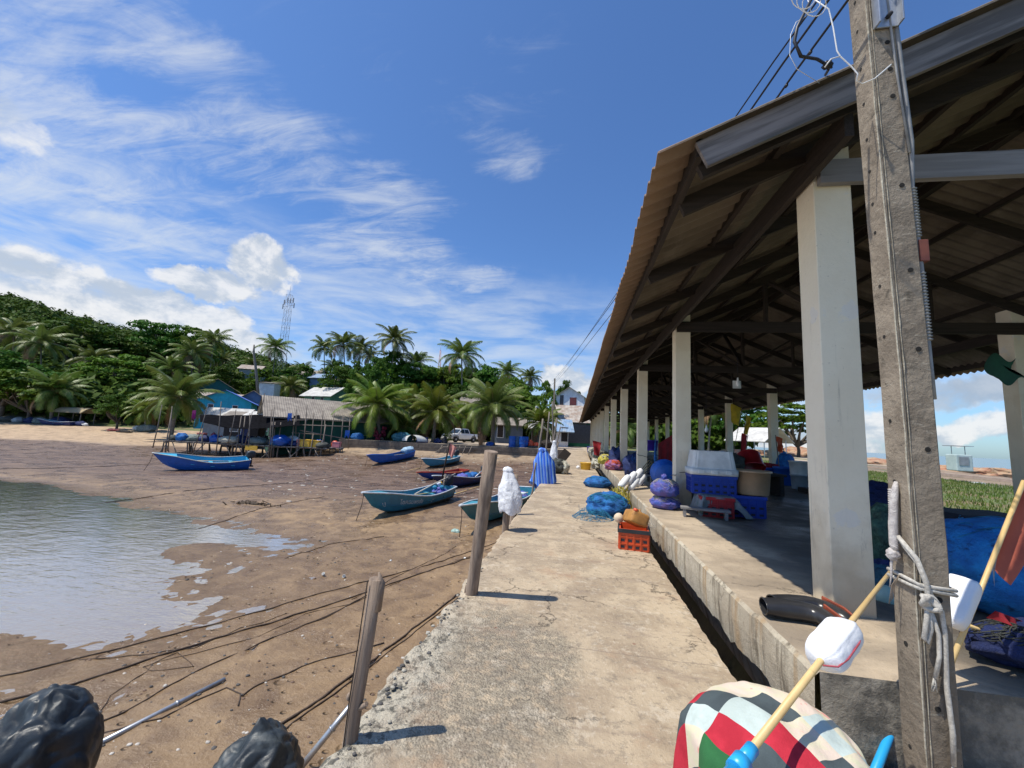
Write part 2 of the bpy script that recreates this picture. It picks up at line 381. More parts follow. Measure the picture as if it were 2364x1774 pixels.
def ground_mat():
    m = bpy.data.materials.new('ground'); m.use_nodes = True; t = m.node_tree; b = NB(t); bs = t.nodes['Principled BSDF']
    P = b.n('ShaderNodeNewGeometry').outputs['Position']
    at = b.n('ShaderNodeAttribute', attribute_name='zones').outputs['Color']
    sr = b.n('ShaderNodeSeparateColor'); b.put(sr.inputs[0], at); sand, grass, yard = sr.outputs
    big = b.noise(P, 0.35, 6, 0.6); mid = b.noise(P, 1.7, 8, 0.65, 0.6); fin = b.noise(P, 14, 8, 0.7)
    mud = b.mix(b.sstep(mid, .36, .66), (0.325, 0.212, 0.104), (0.190, 0.117, 0.055))
    px, py, pz_ = b.sep(P)
    far = b.sstep(py, 13, 22)
    stre = b.noise(b.map(P, (0.35, 2.6, 1), (0, 0, math.radians(-9))), 1.3, 9, 0.7, 0.5)
    mudf = b.mix(b.sstep(stre, .40, .62), (0.195, 0.120, 0.072), (0.080, 0.046, 0.028))
    mud = b.mix(far, mud, mudf)
    mud = b.mix(b.m('MULTIPLY', b.sstep(fin, .56, .72), 0.6), mud, (0.090, 0.060, 0.040))
    # pale pebbles and shell bits
    vd = b.voro(P, 5.5); keep = b.sstep(b.noise(P, 2.2, 4), .50, .62)
    mud = b.mix(b.m('MULTIPLY', b.m('LESS_THAN', vd, 0.10), keep), mud, (0.50, 0.44, 0.36))
    vd2 = b.voro(P, 2.1); shell = b.m('MULTIPLY', b.m('LESS_THAN', vd2, 0.085), b.sstep(py, 16, 30))
    mud = b.mix(shell, mud, (0.62, 0.56, 0.46))
    sandc = b.mix(b.sstep(mid, .3, .7), (0.52, 0.37, 0.22), (0.36, 0.245, 0.145))
    sandc = b.mix(b.m('MULTIPLY', b.sstep(fin, .55, .7), 0.6), sandc, (0.62, 0.53, 0.40))
    rgt = b.sstep(b.m('ADD', b.m('ADD', px, b.m('MULTIPLY', py, .157)), b.m('MULTIPLY', mid, 4.0)), -18.0, -8.0); sandc = b.mix(b.m('MULTIPLY', rgt, .72), sandc, b.mix(b.sstep(mid, .35, .65), (0.30, 0.225, 0.15), (0.19, 0.135, 0.09)))
    col = b.mix(sand, mud, sandc)
    yardc = b.mix(b.sstep(mid, .3, .7), (0.50, 0.40, 0.29), (0.40, 0.32, 0.235))
    col = b.mix(yard, col, yardc)
    gr = b.mix(b.sstep(mid, .35, .65), (0.075, 0.125, 0.022), (0.16, 0.165, 0.05))
    gr = b.mix(b.m('MULTIPLY', b.sstep(big, .52, .60), .6), gr, (0.24, 0.15, 0.08))
    col = b.mix(grass, col, gr)
    wet = b.m('MULTIPLY', b.sstep(b.m('ADD', pz_, b.m('MULTIPLY', mid, .05)), -1.70, -1.785), 1.0)
    pud = b.m('MULTIPLY', b.sstep(b.noise(P, 0.9, 6, .65), .50, .57), b.sstep(px, -1.3, -4.0))
    wetn = b.m('MAXIMUM', wet, b.m('MULTIPLY', pud, 0.75))
    col = b.mix(b.m('MULTIPLY', wetn, .45), col, (0.12, 0.075, 0.045)); b.put(bs.inputs['Base Color'], col); bs.inputs['Specular IOR Level'].default_value = .7
    ro = b.m('ADD', b.m('MULTIPLY', wetn, -0.40), b.sstep(mid, .3, .7, .62, .50))
    ro = b.m('MAXIMUM', ro, b.m('MULTIPLY', b.m('MAXIMUM', sand, b.m('MAXIMUM', grass, yard)), 0.85)); b.put(bs.inputs['Roughness'], ro)
    bn = b.n('ShaderNodeBump'); bn.inputs['Strength'].default_value = 1.0; bn.inputs['Distance'].default_value = 0.07
    hgt = b.m('ADD', b.m('MULTIPLY', mid, .6), b.m('ADD', b.m('MULTIPLY', fin, .36), b.m('MULTIPLY', stre, b.m('MULTIPLY', far, 1.0))))
    # hoof- and foot-print like pits
    pv = b.voro(b.map(P, (1, 1, 1), (0, 0, .4)), 1.9); pv2 = b.voro(b.map(P, (1, 1.5, 1), (0, 0, .9)), 4.3); hgt = b.m('SUBTRACT', hgt, b.m('MULTIPLY', b.m('MULTIPLY', b.sstep(pv2, 0.22, 0.08), b.sstep(b.noise(P, .8, 3), .48, .56)), 0.6)); hgt = b.m('SUBTRACT', hgt, b.m('MULTIPLY', b.sstep(pv, 0.17, 0.08), 0.55))
    b.put(bn.inputs['Height'], hgt); b.put(bs.inputs['Normal'], bn.outputs[0])
    return m
gme = build_ground(); gme.materials.append(ground_mat())
go = bpy.data.objects.new('mudflat_ground', gme); COL.objects.link(go); go['kind'] = 'structure'
def water_mat(name, c, rough, bscale, bstr, alpha=1.0):
    m = bpy.data.materials.new(name); m.use_nodes = True; t = m.node_tree; b = NB(t); bs = t.nodes['Principled BSDF']
    P = b.n('ShaderNodeNewGeometry').outputs['Position']
    bs.inputs['Base Color'].default_value = c + (1,); bs.inputs['Roughness'].default_value = rough; bs.inputs['IOR'].default_value = 1.33
    bn = b.n('ShaderNodeBump'); bn.inputs['Strength'].default_value = bstr; bn.inputs['Distance'].default_value = 0.03
    h = b.m('ADD', b.noise(b.map(P, (0.6, 1.7, 1), (0, 0, math.radians(20))), bscale, 4, .55, .3), b.m('MULTIPLY', b.noise(P, bscale * 0.3, 3), 1.2))
    b.put(bn.inputs['Height'], h); b.put(bs.inputs['Normal'], bn.outputs[0])
    if alpha < 1:
        tr = b.n('ShaderNodeBsdfTransparent'); tr.inputs[0].default_value = (0.92, 0.88, 0.78, 1); gl = b.n('ShaderNodeBsdfGlossy'); gl.inputs['Roughness'].default_value = rough; gl.inputs[0].default_value = (1, 1, 1, 1)
        t.links.new(bn.outputs[0], gl.inputs['Normal'])
        fr = b.n('ShaderNodeFresnel'); fr.inputs[0].default_value = 1.33; t.links.new(bn.outputs[0], fr.inputs[1])
        df = b.n('ShaderNodeMixShader'); df.inputs[0].default_value = alpha; t.links.new(tr.outputs[0], df.inputs[1]); t.links.new(bs.outputs[0], df.inputs[2])
        mx = b.n('ShaderNodeMixShader'); b.put(mx.inputs[0], b.m('ADD', b.m('MULTIPLY', fr.outputs[0], 2.2), .05, clamp=True)); t.links.new(df.outputs[0], mx.inputs[1]); t.links.new(gl.outputs[0], mx.inputs[2])
        t.links.new(mx.outputs[0], t.nodes['Material Output'].inputs[0])
    return m
mb = MB(); mb.grid(lambda a, c: (-900 + 895.4 * a, -120 + 141 * c, -1.80), 12, 12); struct('tidal_water', mb, water_mat('tide', (0.47, 0.385, 0.265), 0.12, 4.2, 0.40, 0.56))
mb = MB(); mb.grid(lambda a, c: (30 + 7000 * a, -3000 + 10000 * c, -1.9), 6, 6); struct('sea', mb, water_mat('sea', (0.03, 0.14, 0.20), 0.16, 0.6, 0.5))
# ================================================================== concrete
def conc(name, c1, c2, dark, crack=1.0, stain=0.5, sc=2.2, agg=0.0, dirs=(1, 1, 1), grime_shade=None):
    m = bpy.data.materials.new(name); m.use_nodes = True; t = m.node_tree; b = NB(t); bs = t.nodes['Principled BSDF']
    P = b.n('ShaderNodeNewGeometry').outputs['Position']; P = b.map(P, dirs) if dirs != (1, 1, 1) else P
    n1 = b.noise(P, sc, 9, .65, .5); n2 = b.noise(P, sc * 7, 8, .7); n3 = b.noise(P, 0.7, 5, .6); n4 = b.noise(P, 60, 4, .7)
    col = b.mix(b.sstep(n1, .38, .62), c1, c2)
    col = b.mix(b.m('MULTIPLY', b.sstep(n2, .56, .70), stain), col, dark)
    col = b.mix(b.m('MULTIPLY', b.sstep(n3, .52, .68), stain * .8), col, tuple(q * .62 for q in c2))
    col = b.mix(b.m('MULTIPLY', b.sstep(n4, .62, .72), .35), col, tuple(q * .4 for q in c2))
    hgt = b.m('ADD', b.m('MULTIPLY', n2, .5), b.m('MULTIPLY', n4, .16))
    if crack:
        dv = b.n('ShaderNodeVectorMath', operation='ADD'); b.put(dv.inputs[0], P)
        sc_ = b.n('ShaderNodeVectorMath', operation='SCALE'); b.put(sc_.inputs[0], b.noise(P, 2.6, 7, .7, out=1)); sc_.inputs['Scale'].default_value = 0.75; b.put(dv.inputs[1], sc_.outputs[0])
        e = b.voro(dv.outputs[0], 0.62, 'DISTANCE_TO_EDGE'); line = b.m('MULTIPLY', b.sstep(e, 0.0055, 0.0015), b.sstep(b.noise(P, 0.9, 3), .42, .55))
        col = b.mix(b.m('MULTIPLY', line, crack * .75), col, tuple(q * .30 for q in c2)); hgt = b.m('SUBTRACT', hgt, b.m('MULTIPLY', line, .35 * crack))
    if agg:   # worn patch with the stones showing, and the broken left lip
        x, y, z = b.sep(P)
        q1 = b.m('ADD', b.m('POWER', b.m('DIVIDE', b.m('ADD', x, 0.55), .62), 2.0), b.m('POWER', b.m('DIVIDE', b.m('SUBTRACT', y, 2.95), 1.0), 2.0))
        msk = b.sstep(b.m('ADD', q1, b.m('MULTIPLY', b.m('SUBTRACT', n1, .5), 2.4)), 1.25, .55)
        v = b.voro(b.map(P, (1, 1, .2)), 70); g = b.mix(b.sstep(b.noise(P, 30, 6, .8), .42, .58), (0.27, 0.24, 0.18), (0.085, 0.082, 0.068))
        col = b.mix(b.m('MULTIPLY', b.m('MULTIPLY', msk, b.sstep(n2, .36, .52)), .66), col, g); hgt = b.m('ADD', hgt, b.m('MULTIPLY', b.m('MULTIPLY', b.m('SUBTRACT', 1.0, v), msk), .28))
        lip = b.m('MULTIPLY', b.sstep(b.m('ADD', x, b.m('MULTIPLY', b.m('SUBTRACT', n1, .5), .55)), -.72, -1.02), b.sstep(y, 5.5, 2.2))
        lipc = b.mix(b.sstep(b.noise(P, 13, 8, .75), .50, .58), (0.66, 0.60, 0.47), (0.10, 0.105, 0.09)); col = b.mix(b.m('MULTIPLY', lip, .85), col, lipc)
        hgt = b.m('ADD', hgt, b.m('MULTIPLY', b.m('MULTIPLY', lip, n2), 1.6))
    if grime_shade: col = grime_shade(b, P, col, n1, n2)
    b.put(bs.inputs['Base Color'], col); b.put(bs.inputs['Roughness'], b.sstep(n1, .3, .7, .92, .72) if name != 'hall_floor' else b.m('SUBTRACT', b.sstep(n1, .3, .7, .92, .72), b.m('MULTIPLY', b.sstep(b.sep(P)[0], 2.3, 2.9), b.sstep(n3, .42, .60, .0, .48))))
    bn = b.n('ShaderNodeBump'); bn.inputs['Strength'].default_value = .95; bn.inputs['Distance'].default_value = .035
    b.put(bn.inputs['Height'], hgt); b.put(bs.inputs['Normal'], bn.outputs[0]); return m
def pier_gr(b, P, col, n1, n2):
    s1 = b.noise(b.map(P, (.5, 1.5, 1), (0, 0, .3)), 2.4, 10, .72, .8); col = b.mix(b.m('MULTIPLY', b.sstep(s1, .50, .66), .65), col, (0.27, 0.205, 0.15)); s2 = b.noise(b.map(P, (1, 1, 1), (0, 0, 0), (7, 7, 7)), 5.5, 9, .75); col = b.mix(b.m('MULTIPLY', b.sstep(s2, .54, .64), .45), col, (0.60, 0.52, 0.40))
    s4 = b.noise(b.map(P, (1, 1, 1), (0, 0, 0), (1, 5, 2)), 9.0, 10, .8); col = b.mix(b.m('MULTIPLY', b.sstep(s4, .53, .60), .55), col, (0.20, 0.165, 0.125)); s5 = b.noise(P, 24, 6, .8); col = b.mix(b.m('MULTIPLY', b.sstep(s5, .56, .62), .40), col, (0.62, 0.54, 0.42)); col = b.mix(b.m('MULTIPLY', b.sstep(b.noise(P, 17, 6, .8), .58, .64), .5), col, (0.16, 0.13, 0.10))
    s3 = b.noise(b.map(P, (1, 1, 1), (0, 0, 0), (2, 9, 7)), 1.3, 7, .7); col = b.mix(b.m('MULTIPLY', b.sstep(s3, .55, .68), .5), col, (0.36, 0.22, 0.13)); x, y, z = b.sep(P)
    j = b.m('ABSOLUTE', b.m('SUBTRACT', b.m('FRACT', b.m('ADD', b.m('DIVIDE', y, 2.3), b.m('MULTIPLY', b.noise(P, 1.5, 4), .05))), .5)); col = b.mix(b.m('MULTIPLY', b.sstep(j, .004, .001), .45), col, (0.13, 0.10, 0.08)); v = b.voro(P, 2.6); return b.mix(b.m('MULTIPLY', b.m('LESS_THAN', v, .035), .7), col, (0.22, 0.10, 0.06))
M_PIER = conc('pier_concrete', (0.485, 0.385, 0.262), (0.345, 0.265, 0.178), (0.175, 0.132, 0.088), 1.0, .6, 1.7, agg=1, grime_shade=pier_gr)
def floor_gr_shade(b, P, col, n1, n2):
    x, y, z = b.sep(P); inshade = b.sstep(b.m('ADD', x, b.m('MULTIPLY', n1, .5)), 2.3, 2.8); col = b.mix(b.m('MULTIPLY', inshade, .85), col, (0.062, 0.054, 0.043)); col = b.mix(b.m('MULTIPLY', inshade, b.sstep(b.noise(b.map(P, (.6, 1.8, 1), (0, 0, .3)), 2.0, 8, .7), .52, .64)), col, (0.15, 0.135, 0.11))  # roof shade inside the hall painted into the floor colour
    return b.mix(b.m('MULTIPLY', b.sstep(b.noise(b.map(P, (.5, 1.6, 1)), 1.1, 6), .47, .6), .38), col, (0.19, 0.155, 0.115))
def face_gr(b, P, col, n1, n2):
    s_ = b.noise(b.map(P, (7, 7, .55)), 1.0, 7, .7)
    col = b.mix(b.sstep(s_, .50, .66), col, (0.13, 0.105, 0.07)); return b.mix(b.m('MULTIPLY', b.sstep(b.noise(b.map(P, (4, 4, .5), (0, 0, 0), (9, 2, 0)), 1.3, 6), .53, .66), .8), col, (0.36, 0.245, 0.13))
M_FLOOR = conc('hall_floor', (0.50, 0.40, 0.28), (0.36, 0.285, 0.20), (0.16, 0.13, 0.10), .6, .6, 1.6, grime_shade=floor_gr_shade)
M_FACE = conc('hall_plinth', (0.50, 0.44, 0.33), (0.40, 0.34, 0.25), (0.20, 0.16, 0.11), .9, .55, 2.0, grime_shade=face_gr)
def dk_gr(b, P, col, n1, n2): return b.mix(b.sstep(b.noise(P, 3.6, 9, .7), .40, .58), col, (0.12, 0.11, 0.09))
M_FRONT = conc('hall_plinth_end', (0.40, 0.36, 0.29), (0.28, 0.25, 0.195), (0.13, 0.10, 0.075), .9, .6, 2.6, grime_shade=dk_gr)
# ------------------------------------------------------------------ the pier
def pier_z(y): return 0.35 * sst(24, 46, y)
def build_pier():
    mb = MB(); ys = spaced([(-1.5, 1.8, .3), (1.8, 7, .045), (7, 16, .12), (16, 47, .8)]); n = len(ys)
    xs = [-1.13, -1.09, -1.04, -.99, -.93, -.87, -.80, -.72, -.62, -.5, -.3, .1, .5, .8, 1.03, 1.155]
    def edge(y, side):
        s_ = 4.0 if side < 0 else 9.0
        a = 0.062 if side < 0 else 0.016
        if side < 0 and y > 6: a = 0.022
        return a * mnoise.fractal(Vector((y * s_, side * 3.3, 0.5)), .8, 2.1, 4)
    vs = []
    for y in ys:
        el_, er = edge(y, -1), edge(y, 1); z = pier_z(y)
        row = [(-1.10 + el_ + .01, y, z - .62), (-1.13 + el_ * .6, y, z - .22), (-1.135 + el_, y, z - .035 + .02 * mnoise.noise(Vector((y * 6, 0, 3))))]
        for i, x in enumerate(xs):
            xx = x + el_ * max(0, 1 - i / 5) + (er if i == len(xs) - 1 else 0)
            zz = z + (.030 * mnoise.fractal(Vector((x * 6, y * 6, 2)), .9, 2, 4) * sst(-.55, -1.1, x) if y < 5.5 else 0)
            row.append((xx + (.02 if i == 0 else 0), y, zz - (.012 if i in (0, len(xs) - 1) else 0)))
        row += [(1.158 + er, y, z - .12), (1.10, y, z - .62)]
        vs += row
    k = len(xs) + 5
    fs = [(j * k + i, j * k + i + 1, (j + 1) * k + i + 1, (j + 1) * k + i) for j in range(n - 1) for i in range(k - 1)]
    fs += [(j * k + k - 1, j * k, (j + 1) * k, (j + 1) * k + k - 1) for j in range(n - 1)]
    mb.add(vs, fs, False); mb.f.append(tuple(range(k))[::-1]); mb.mi.append(0); mb.sm.append(False)
    mb.f.append(tuple(range((n - 1) * k, n * k))); mb.mi.append(0); mb.sm.append(False)
    # apron to the right of the walkway at the near end, and piers under the deck
    mb.bbox((1.156, -1.5, -.6), (7.5, 2.58, -.001)); 
    y = 1.0
    while y < 44: mb.bbox((-.95, y, -3.2), (-.65, y + .3, -.6)); mb.bbox((.70, y, -3.2), (1.0, y + .3, -.6)); y += 4.0
    return mb
struct('pier_walkway', build_pier(), M_PIER)
# dark retaining wall under the hall's edge, seen through the gap
# ================================================================== market hall
XL, XR, Y0, SP, NB_ = 1.94, 7.72, 3.53, 4.78, 11
YS = [Y0 + SP * k for k in range(NB_)]
hall = thing('market_hall', 'long open market hall with square cream columns under a corrugated gable roof', 'market hall', (1.33, 2.63, 0))
PY1 = 53.0
def plat():
    mb = MB(); ys = spaced([(2.63, 8.1, .05), (8.1, 24, .3), (24, 53, 2)]); n = len(ys)
    vs = []
    for y in ys:
        j = 0.0 if y < 3.36 else (-.02 if y < 8.0 else .03); j += .006 * mnoise.noise(Vector((y * 5, 0, 0)))
        if y > 13: j += .04
        e = .045 * mnoise.fractal(Vector((y * 4, 0, 7)), .7, 2.2, 4)
        vs += [(7.95 + .4, y, .385), (1.36 + j, y, .398), (1.335 + j, y, .375), (1.33 + j, y, .22 + e * .3), (1.345 + j, y, .03 + e), (1.50, y, .0 + e), (1.62, y, -.45)]
    k = 7; fs = [(a * k + i, a * k + i + 1, (a + 1) * k + i + 1, (a + 1) * k + i) for a in range(n - 1) for i in range(k - 1)]
    mb.add(vs, fs, False)
    return mb
pm_ = plat(); nn = 6
pm_.mi = [0 if i % nn == 0 else 1 for i in range(len(pm_.mi))]
pm_.cur = 2; pm_.add([(1.36, 2.63, .398), (8.35, 2.63, .385), (8.35, 2.62, -.35), (1.36, 2.62, -.35)], [(0, 3, 2, 1)])
pm_.cur = 1; pm_.add([(8.35, 2.63, .385), (8.35, 53, .385), (8.35, 53, -.3), (8.35, 2.62, -.35)], [(0, 1, 2, 3)])
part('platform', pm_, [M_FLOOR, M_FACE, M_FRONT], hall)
def col_extra(b, co, col):
    P = b.n('ShaderNodeNewGeometry').outputs['Position']; x, y, z = b.sep(P)
    g = b.m('MULTIPLY', b.sstep(b.m('ADD', z, b.m('MULTIPLY', b.noise(P, 5, 6), -1.2)), .60, -.15), .75)
    col = b.mix(g, col, (0.40, 0.32, 0.21))
    col = b.mix(b.m('MULTIPLY', b.sstep(b.noise(P, 2.1, 5, .6), .62, .65), .30), col, (0.55, 0.58, 0.64))
    st = b.noise(b.map(P, (14, 14, 1.0)), 1.0, 6, .7); col = b.mix(b.m('MULTIPLY', b.sstep(st, .60, .74), .55), col, (0.30, 0.26, 0.20))
    sp = b.noise(P, 26, 6, .7); col = b.mix(b.m('MULTIPLY', b.sstep(sp, .63, .72), .55), col, (0.22, 0.18, 0.15)); s3 = b.noise(b.map(P, (9, 9, 1.6), (0, 0, 0), (4, 4, 4)), 1.0, 9, .78)
    col = b.mix(b.m('MULTIPLY', b.m('MULTIPLY', b.sstep(s3, .55, .66), b.sstep(z, 2.0, .5)), .6), col, (0.20, 0.17, 0.14)); q = b.noise(P, 1.3, 4, .5); col = b.mix(b.m('MULTIPLY', b.sstep(q, .55, .60), .35), col, (0.62, 0.52, 0.36))
    return col
    e = b.voro(b.n('ShaderNodeVectorMath', operation='ADD').outputs[0], 1) if False else b.voro(b.map(P, (1, 1, .7)), 1.6, 'DISTANCE_TO_EDGE'); return b.mix(b.m('MULTIPLY', b.sstep(b.m('ADD', e, b.m('MULTIPLY', b.m('SUBTRACT', b.noise(P, 9, 5, .7), .5), .05)), .004, .001), .5), col, (0.16, 0.13, 0.11))
M_COL = pm('column_paint', (0.74, 0.67, 0.52), (0.69, 0.61, 0.46), 1.5, .8, .25, 22, vec='World', extra=col_extra)
RS = 0.4422                     # roof slope
def rz(x): return 3.66 + RS * (min(x, 10.04 - x) - .54) if True else 0
XC = 5.02; ZR = rz(XC)
def column(x0, y, wd=.285):
    mb = MB(); h = rz(min(x0 + .0, 10.04 - x0 - wd)) - .06
    vs = []
    zs = [.37, .8, 1.4, 2.2, 3.0, 3.6, h]
    for i, z in enumerate(zs):
        for (a, c) in ((0, 0), (1, 0), (1, 1), (0, 1)):
            wob = .004 * mnoise.noise(Vector((x0 + a, y + c, z * 3)))
            vs.append((x0 + a * wd + wob, y + c * .27 + wob, z))
    fs = [(i * 4 + k, i * 4 + (k + 1) % 4, (i + 1) * 4 + (k + 1) % 4, (i + 1) * 4 + k) for i in range(len(zs) - 1) for k in range(4)]
    fs.append((24, 25, 26, 27)); mb.add(vs, fs); return mb
for y in YS:
    part('column', column(XL, y), M_COL, hall, bev=.006); part('column', column(XR + .12 if y > 9 else XR - .05, y), M_COL, hall, bev=.006)
# roof: corrugated sheets, one object per slope
PIT = .177; RY0, RY1 = 2.76, 53.6
def roof(side):
    mb = MB(); ys = np.arange(RY0, RY1 + .001, PIT / 8); vs = []
    cols = [(.54, 0), (1.9, 0), (1.9, .012), (3.3, .012), (3.3, .024), (5.04, .024)]
    cols2 = []
    for sgn, off in ((1, 0.0), (-1, -.014)):
        for (x, dz_) in cols: cols2.append((x, dz_, off))
    nrow = len(cols2)
    for i, y in enumerate(ys):
        wv = .024 * math.cos(2 * PI * y / PIT)
        sag = .012 * math.sin(y * .9) + .01 * math.sin(y * 2.3)
        for (x, dz_, off) in cols2:
            e = .018 * mnoise.noise(Vector((math.floor(y / 1.0) * 3.1, side, 0))) if x < .6 else 0
            xx = x + e; z = rz(x) + wv + sag * (1 if x < 2 else .5) + dz_ + off
            vs.append((xx if side > 0 else 10.04 - xx, y, z))
    n = len(ys); fs = []
    h = nrow // 2
    for j in range(n - 1):
        for i in range(h - 1):
            a = j * nrow + i; fs.append((a, a + 1, a + nrow + 1, a + nrow))
            a += h; fs.append((a + nrow, a + nrow + 1, a + 1, a))
        a = j * nrow; fs.append((a, a + nrow, a + nrow + h, a + h))
    for j in (0, n - 1):
        for i in range(h - 1):
            a = j * nrow + i; fs.append((a, a + h, a + h + 1, a + 1))
    mb.add(vs, fs, False); return mb
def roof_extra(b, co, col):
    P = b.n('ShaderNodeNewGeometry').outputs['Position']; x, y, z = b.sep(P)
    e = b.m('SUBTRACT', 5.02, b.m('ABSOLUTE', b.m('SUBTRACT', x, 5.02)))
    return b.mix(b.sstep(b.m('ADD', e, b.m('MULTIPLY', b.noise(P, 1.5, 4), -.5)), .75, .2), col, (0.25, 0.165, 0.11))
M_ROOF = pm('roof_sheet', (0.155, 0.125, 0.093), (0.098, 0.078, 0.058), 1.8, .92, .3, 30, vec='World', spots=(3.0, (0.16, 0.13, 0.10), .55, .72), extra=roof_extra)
part('roof_sheet', roof(1), M_ROOF, hall); part('roof_sheet', roof(-1), M_ROOF, hall)
def wood(name, c1, c2, axis=0, sc=1.0, rough=.85, bump=.5):
    st = [(30, 30, 30)]; st = (1.2, 22, 22) if axis == 0 else ((22, 1.2, 22) if axis == 1 else (22, 22, 1.2))
    return pm(name, c1, c2, sc, rough, bump, 2.0, vec='World', stretch=st, det=8, lo=.36, hi=.64, spots=(.7, tuple(q * .45 for q in c2), .58, .75), bdist=.01)
M_DARKX = wood('dark_timber_across', (0.028, 0.019, 0.014), (0.016, 0.011, 0.008), 0); M_DARKY = wood('dark_timber_along', (0.030, 0.020, 0.015), (0.016, 0.011, 0.008), 1)
M_GREY = wood('weathered_timber', (0.225, 0.215, 0.212), (0.165, 0.158, 0.155), 0, .6, .85, .25)
M_GAB = {s_: pm('gable_wood' if s_ > 0 else 'gable_wood_back', (0.215, 0.195, 0.185), (0.095, 0.085, 0.08), .8, .85, .4, 2.0, vec='World', stretch=(.9, 10, 14), rot=(0, math.atan(RS) * s_, 0), det=10, lo=.40, hi=.60, spots=(.9, (0.060, 0.075, 0.07), .58, .74), bdist=.01) for s_ in (1, -1)}
def slope_beam(mb, x0, x1, y, wd, h, dz_):
    mb.beam((x0, y, rz(x0) - dz_), (x1, y, rz(x1) - dz_), wd, h, (0, 0, 1))
# gable boards, rafters, purlins
for sgn in (1, -1):
    f = (lambda x: x) if sgn > 0 else (lambda x: 10.04 - x)
    mb = MB(); a, c = f(.84), f(5.0 if sgn > 0 else 5.02)
    mb.beam((a, RY0 + .07, rz(.84) - .145), (c, RY0 + .07, ZR - .145), .035, .20); part('gable_board', mb, M_GAB[sgn], hall)
    ylist = [2.98] + [Y0 - .035 + SP * k / 3 for k in range(0, 3 * (NB_ - 1) + 1)] + [52.6]
    for i, y in enumerate(ylist):
        mb = MB(); mb.beam((f(.86), y, rz(.86) - .165), (f(5.0), y, ZR - .165), .05, .15); part('rafter', mb, M_DARKX, hall)
    for x in (.84, 1.62, 2.45, 3.3, 4.15, 4.88):
        mb = MB(); mb.beam((f(x), RY0 + .10, rz(x) - .062), (f(x), RY1 - .1, rz(x) - .062), .05, .075 if x > .9 else .14, (0, 0, 1)); part('purlin', mb, M_DARKY, hall)
    mb = MB(); x = 1.89; mb.beam((f(x), RY0 + .22, 3.95), (f(x), 52.5, 3.95), .06, .21); part('eaves_beam', mb, M_DARKY, hall)
mb = MB(); mb.beam((XC, RY0 + .02, ZR - .13), (XC, RY1 - .1, ZR - .13), .06, .2); part('ridge_beam', mb, M_DARKY, hall)
for i, y in enumerate(YS):
    yb = y - .045
    mb = MB(); mb.beam((1.96, yb, 3.90), (8.08, yb, 3.90), .055, .205); part('tie_beam', mb, M_GREY if i == 0 else M_DARKX, hall)
    mb = MB(); mb.beam((XC, yb + .05, 3.85), (XC, yb + .05, ZR - .15), .12, .06, (1, 0, 0)); part('king_post', mb, M_DARKX, hall)
    for q in (-1, 1):
        mb = MB(); mb.beam((XC + q * .05, yb + .05, 4.02), (XC + q * 1.35, yb + .05, ZR - RS * 1.35 - .2), .05, .11, (0, 1, 0)); part('strut', mb, M_DARKX, hall)
        mb = MB(); mb.beam((XC + q * 1.4, yb + .05, 3.95), (XC + q * 1.4, yb + .05, ZR - RS * 1.4 - .2), .09, .05, (1, 0, 0)); part('strut', mb, M_DARKX, hall)
    mb = MB(); mb.beam((XC, yb + .09, 4.05), (XC, yb + .09 + 1.5, ZR - .25), .05, .1, (1, 0, 0)); part('ridge_brace', mb, M_DARKX, hall)
# ridge capping
mb = MB(); mb.add([(4.75, RY0 - .01, rz(4.75) + .07), (5.02, RY0 - .01, ZR + .1), (5.29, RY0 - .01, rz(4.75) + .07), (4.75, RY1, rz(4.75) + .07), (5.02, RY1, ZR + .1), (5.29, RY1, rz(4.75) + .07)], [(0, 1, 4, 3), (1, 2, 5, 4)]); part('ridge_cap', mb, M_ROOF, hall)
# ================================================================== posts, poles and near things
M_POST = wood('post_wood', (0.33, 0.25, 0.185), (0.175, 0.125, 0.09), 2, .8, .88, 1.0)
M_STICK = wood('stick_wood', (0.23, 0.19, 0.15), (0.14, 0.115, 0.095), 2, 1.2, .85, .5)
M_BAMB = pm('bamboo', (0.70, 0.50, 0.22), (0.60, 0.41, 0.17), 5, .45, .06, 30, spots=(8, (0.40, 0.26, 0.11), .62, .74))
M_FOAM = pm('white_foam', (0.80, 0.80, 0.80), (0.72, 0.73, 0.75), 7, .75, .35, 70, spots=(12, (0.55, 0.53, 0.50), .66, .8), bdist=.008)
M_ROPE = pm('grey_rope', (0.52, 0.49, 0.43), (0.36, 0.335, 0.29), 60, .9, .6, 160, bdist=.004)
M_DROPE = pm('muddy_rope', (0.085, 0.058, 0.042), (0.05, 0.035, 0.026), 20, .9, .4, 60)
M_BLACKP = pm('black_vinyl', (0.014, 0.018, 0.022), (0.024, 0.032, 0.037), 3, .45, .35, 14, spots=(6, (0.10, 0.115, 0.115), .52, .78), bdist=.015, rvar=.12)
M_BLUEP = plast('blue_plastic', (0.012, 0.10, 0.44)); M_NAVY = plast('navy_plastic', (0.012, 0.045, 0.33)); M_REDP = plast('red_plastic', (0.38, 0.015, 0.02)); M_ORG = plast('orange_plastic', (0.64, 0.085, 0.022))
M_YEL = plast('yellow_plastic', (0.72, 0.42, 0.03)); M_WHT = plast('white_plastic', (0.66, 0.66, 0.63)); M_TAN = plast('tan_plastic', (0.47, 0.30, 0.17)); M_GRYP = plast('grey_plastic', (0.30, 0.33, 0.35)); M_PUR = plast('purple_plastic', (0.07, 0.03, 0.36)); M_PVC = pm('pipe_blue', (0.02, 0.33, 0.68), (0.03, 0.38, 0.72), 4, .35, .03, 20)
M_DARKC = pm('dark_cloth', (0.030, 0.033, 0.045), (0.018, 0.02, 0.027), 6, .85, .4, 20)
M_STEEL = pm('galvanised', (0.46, 0.48, 0.50), (0.36, 0.38, 0.41), 9, .42, .05, 40, metal=.7)
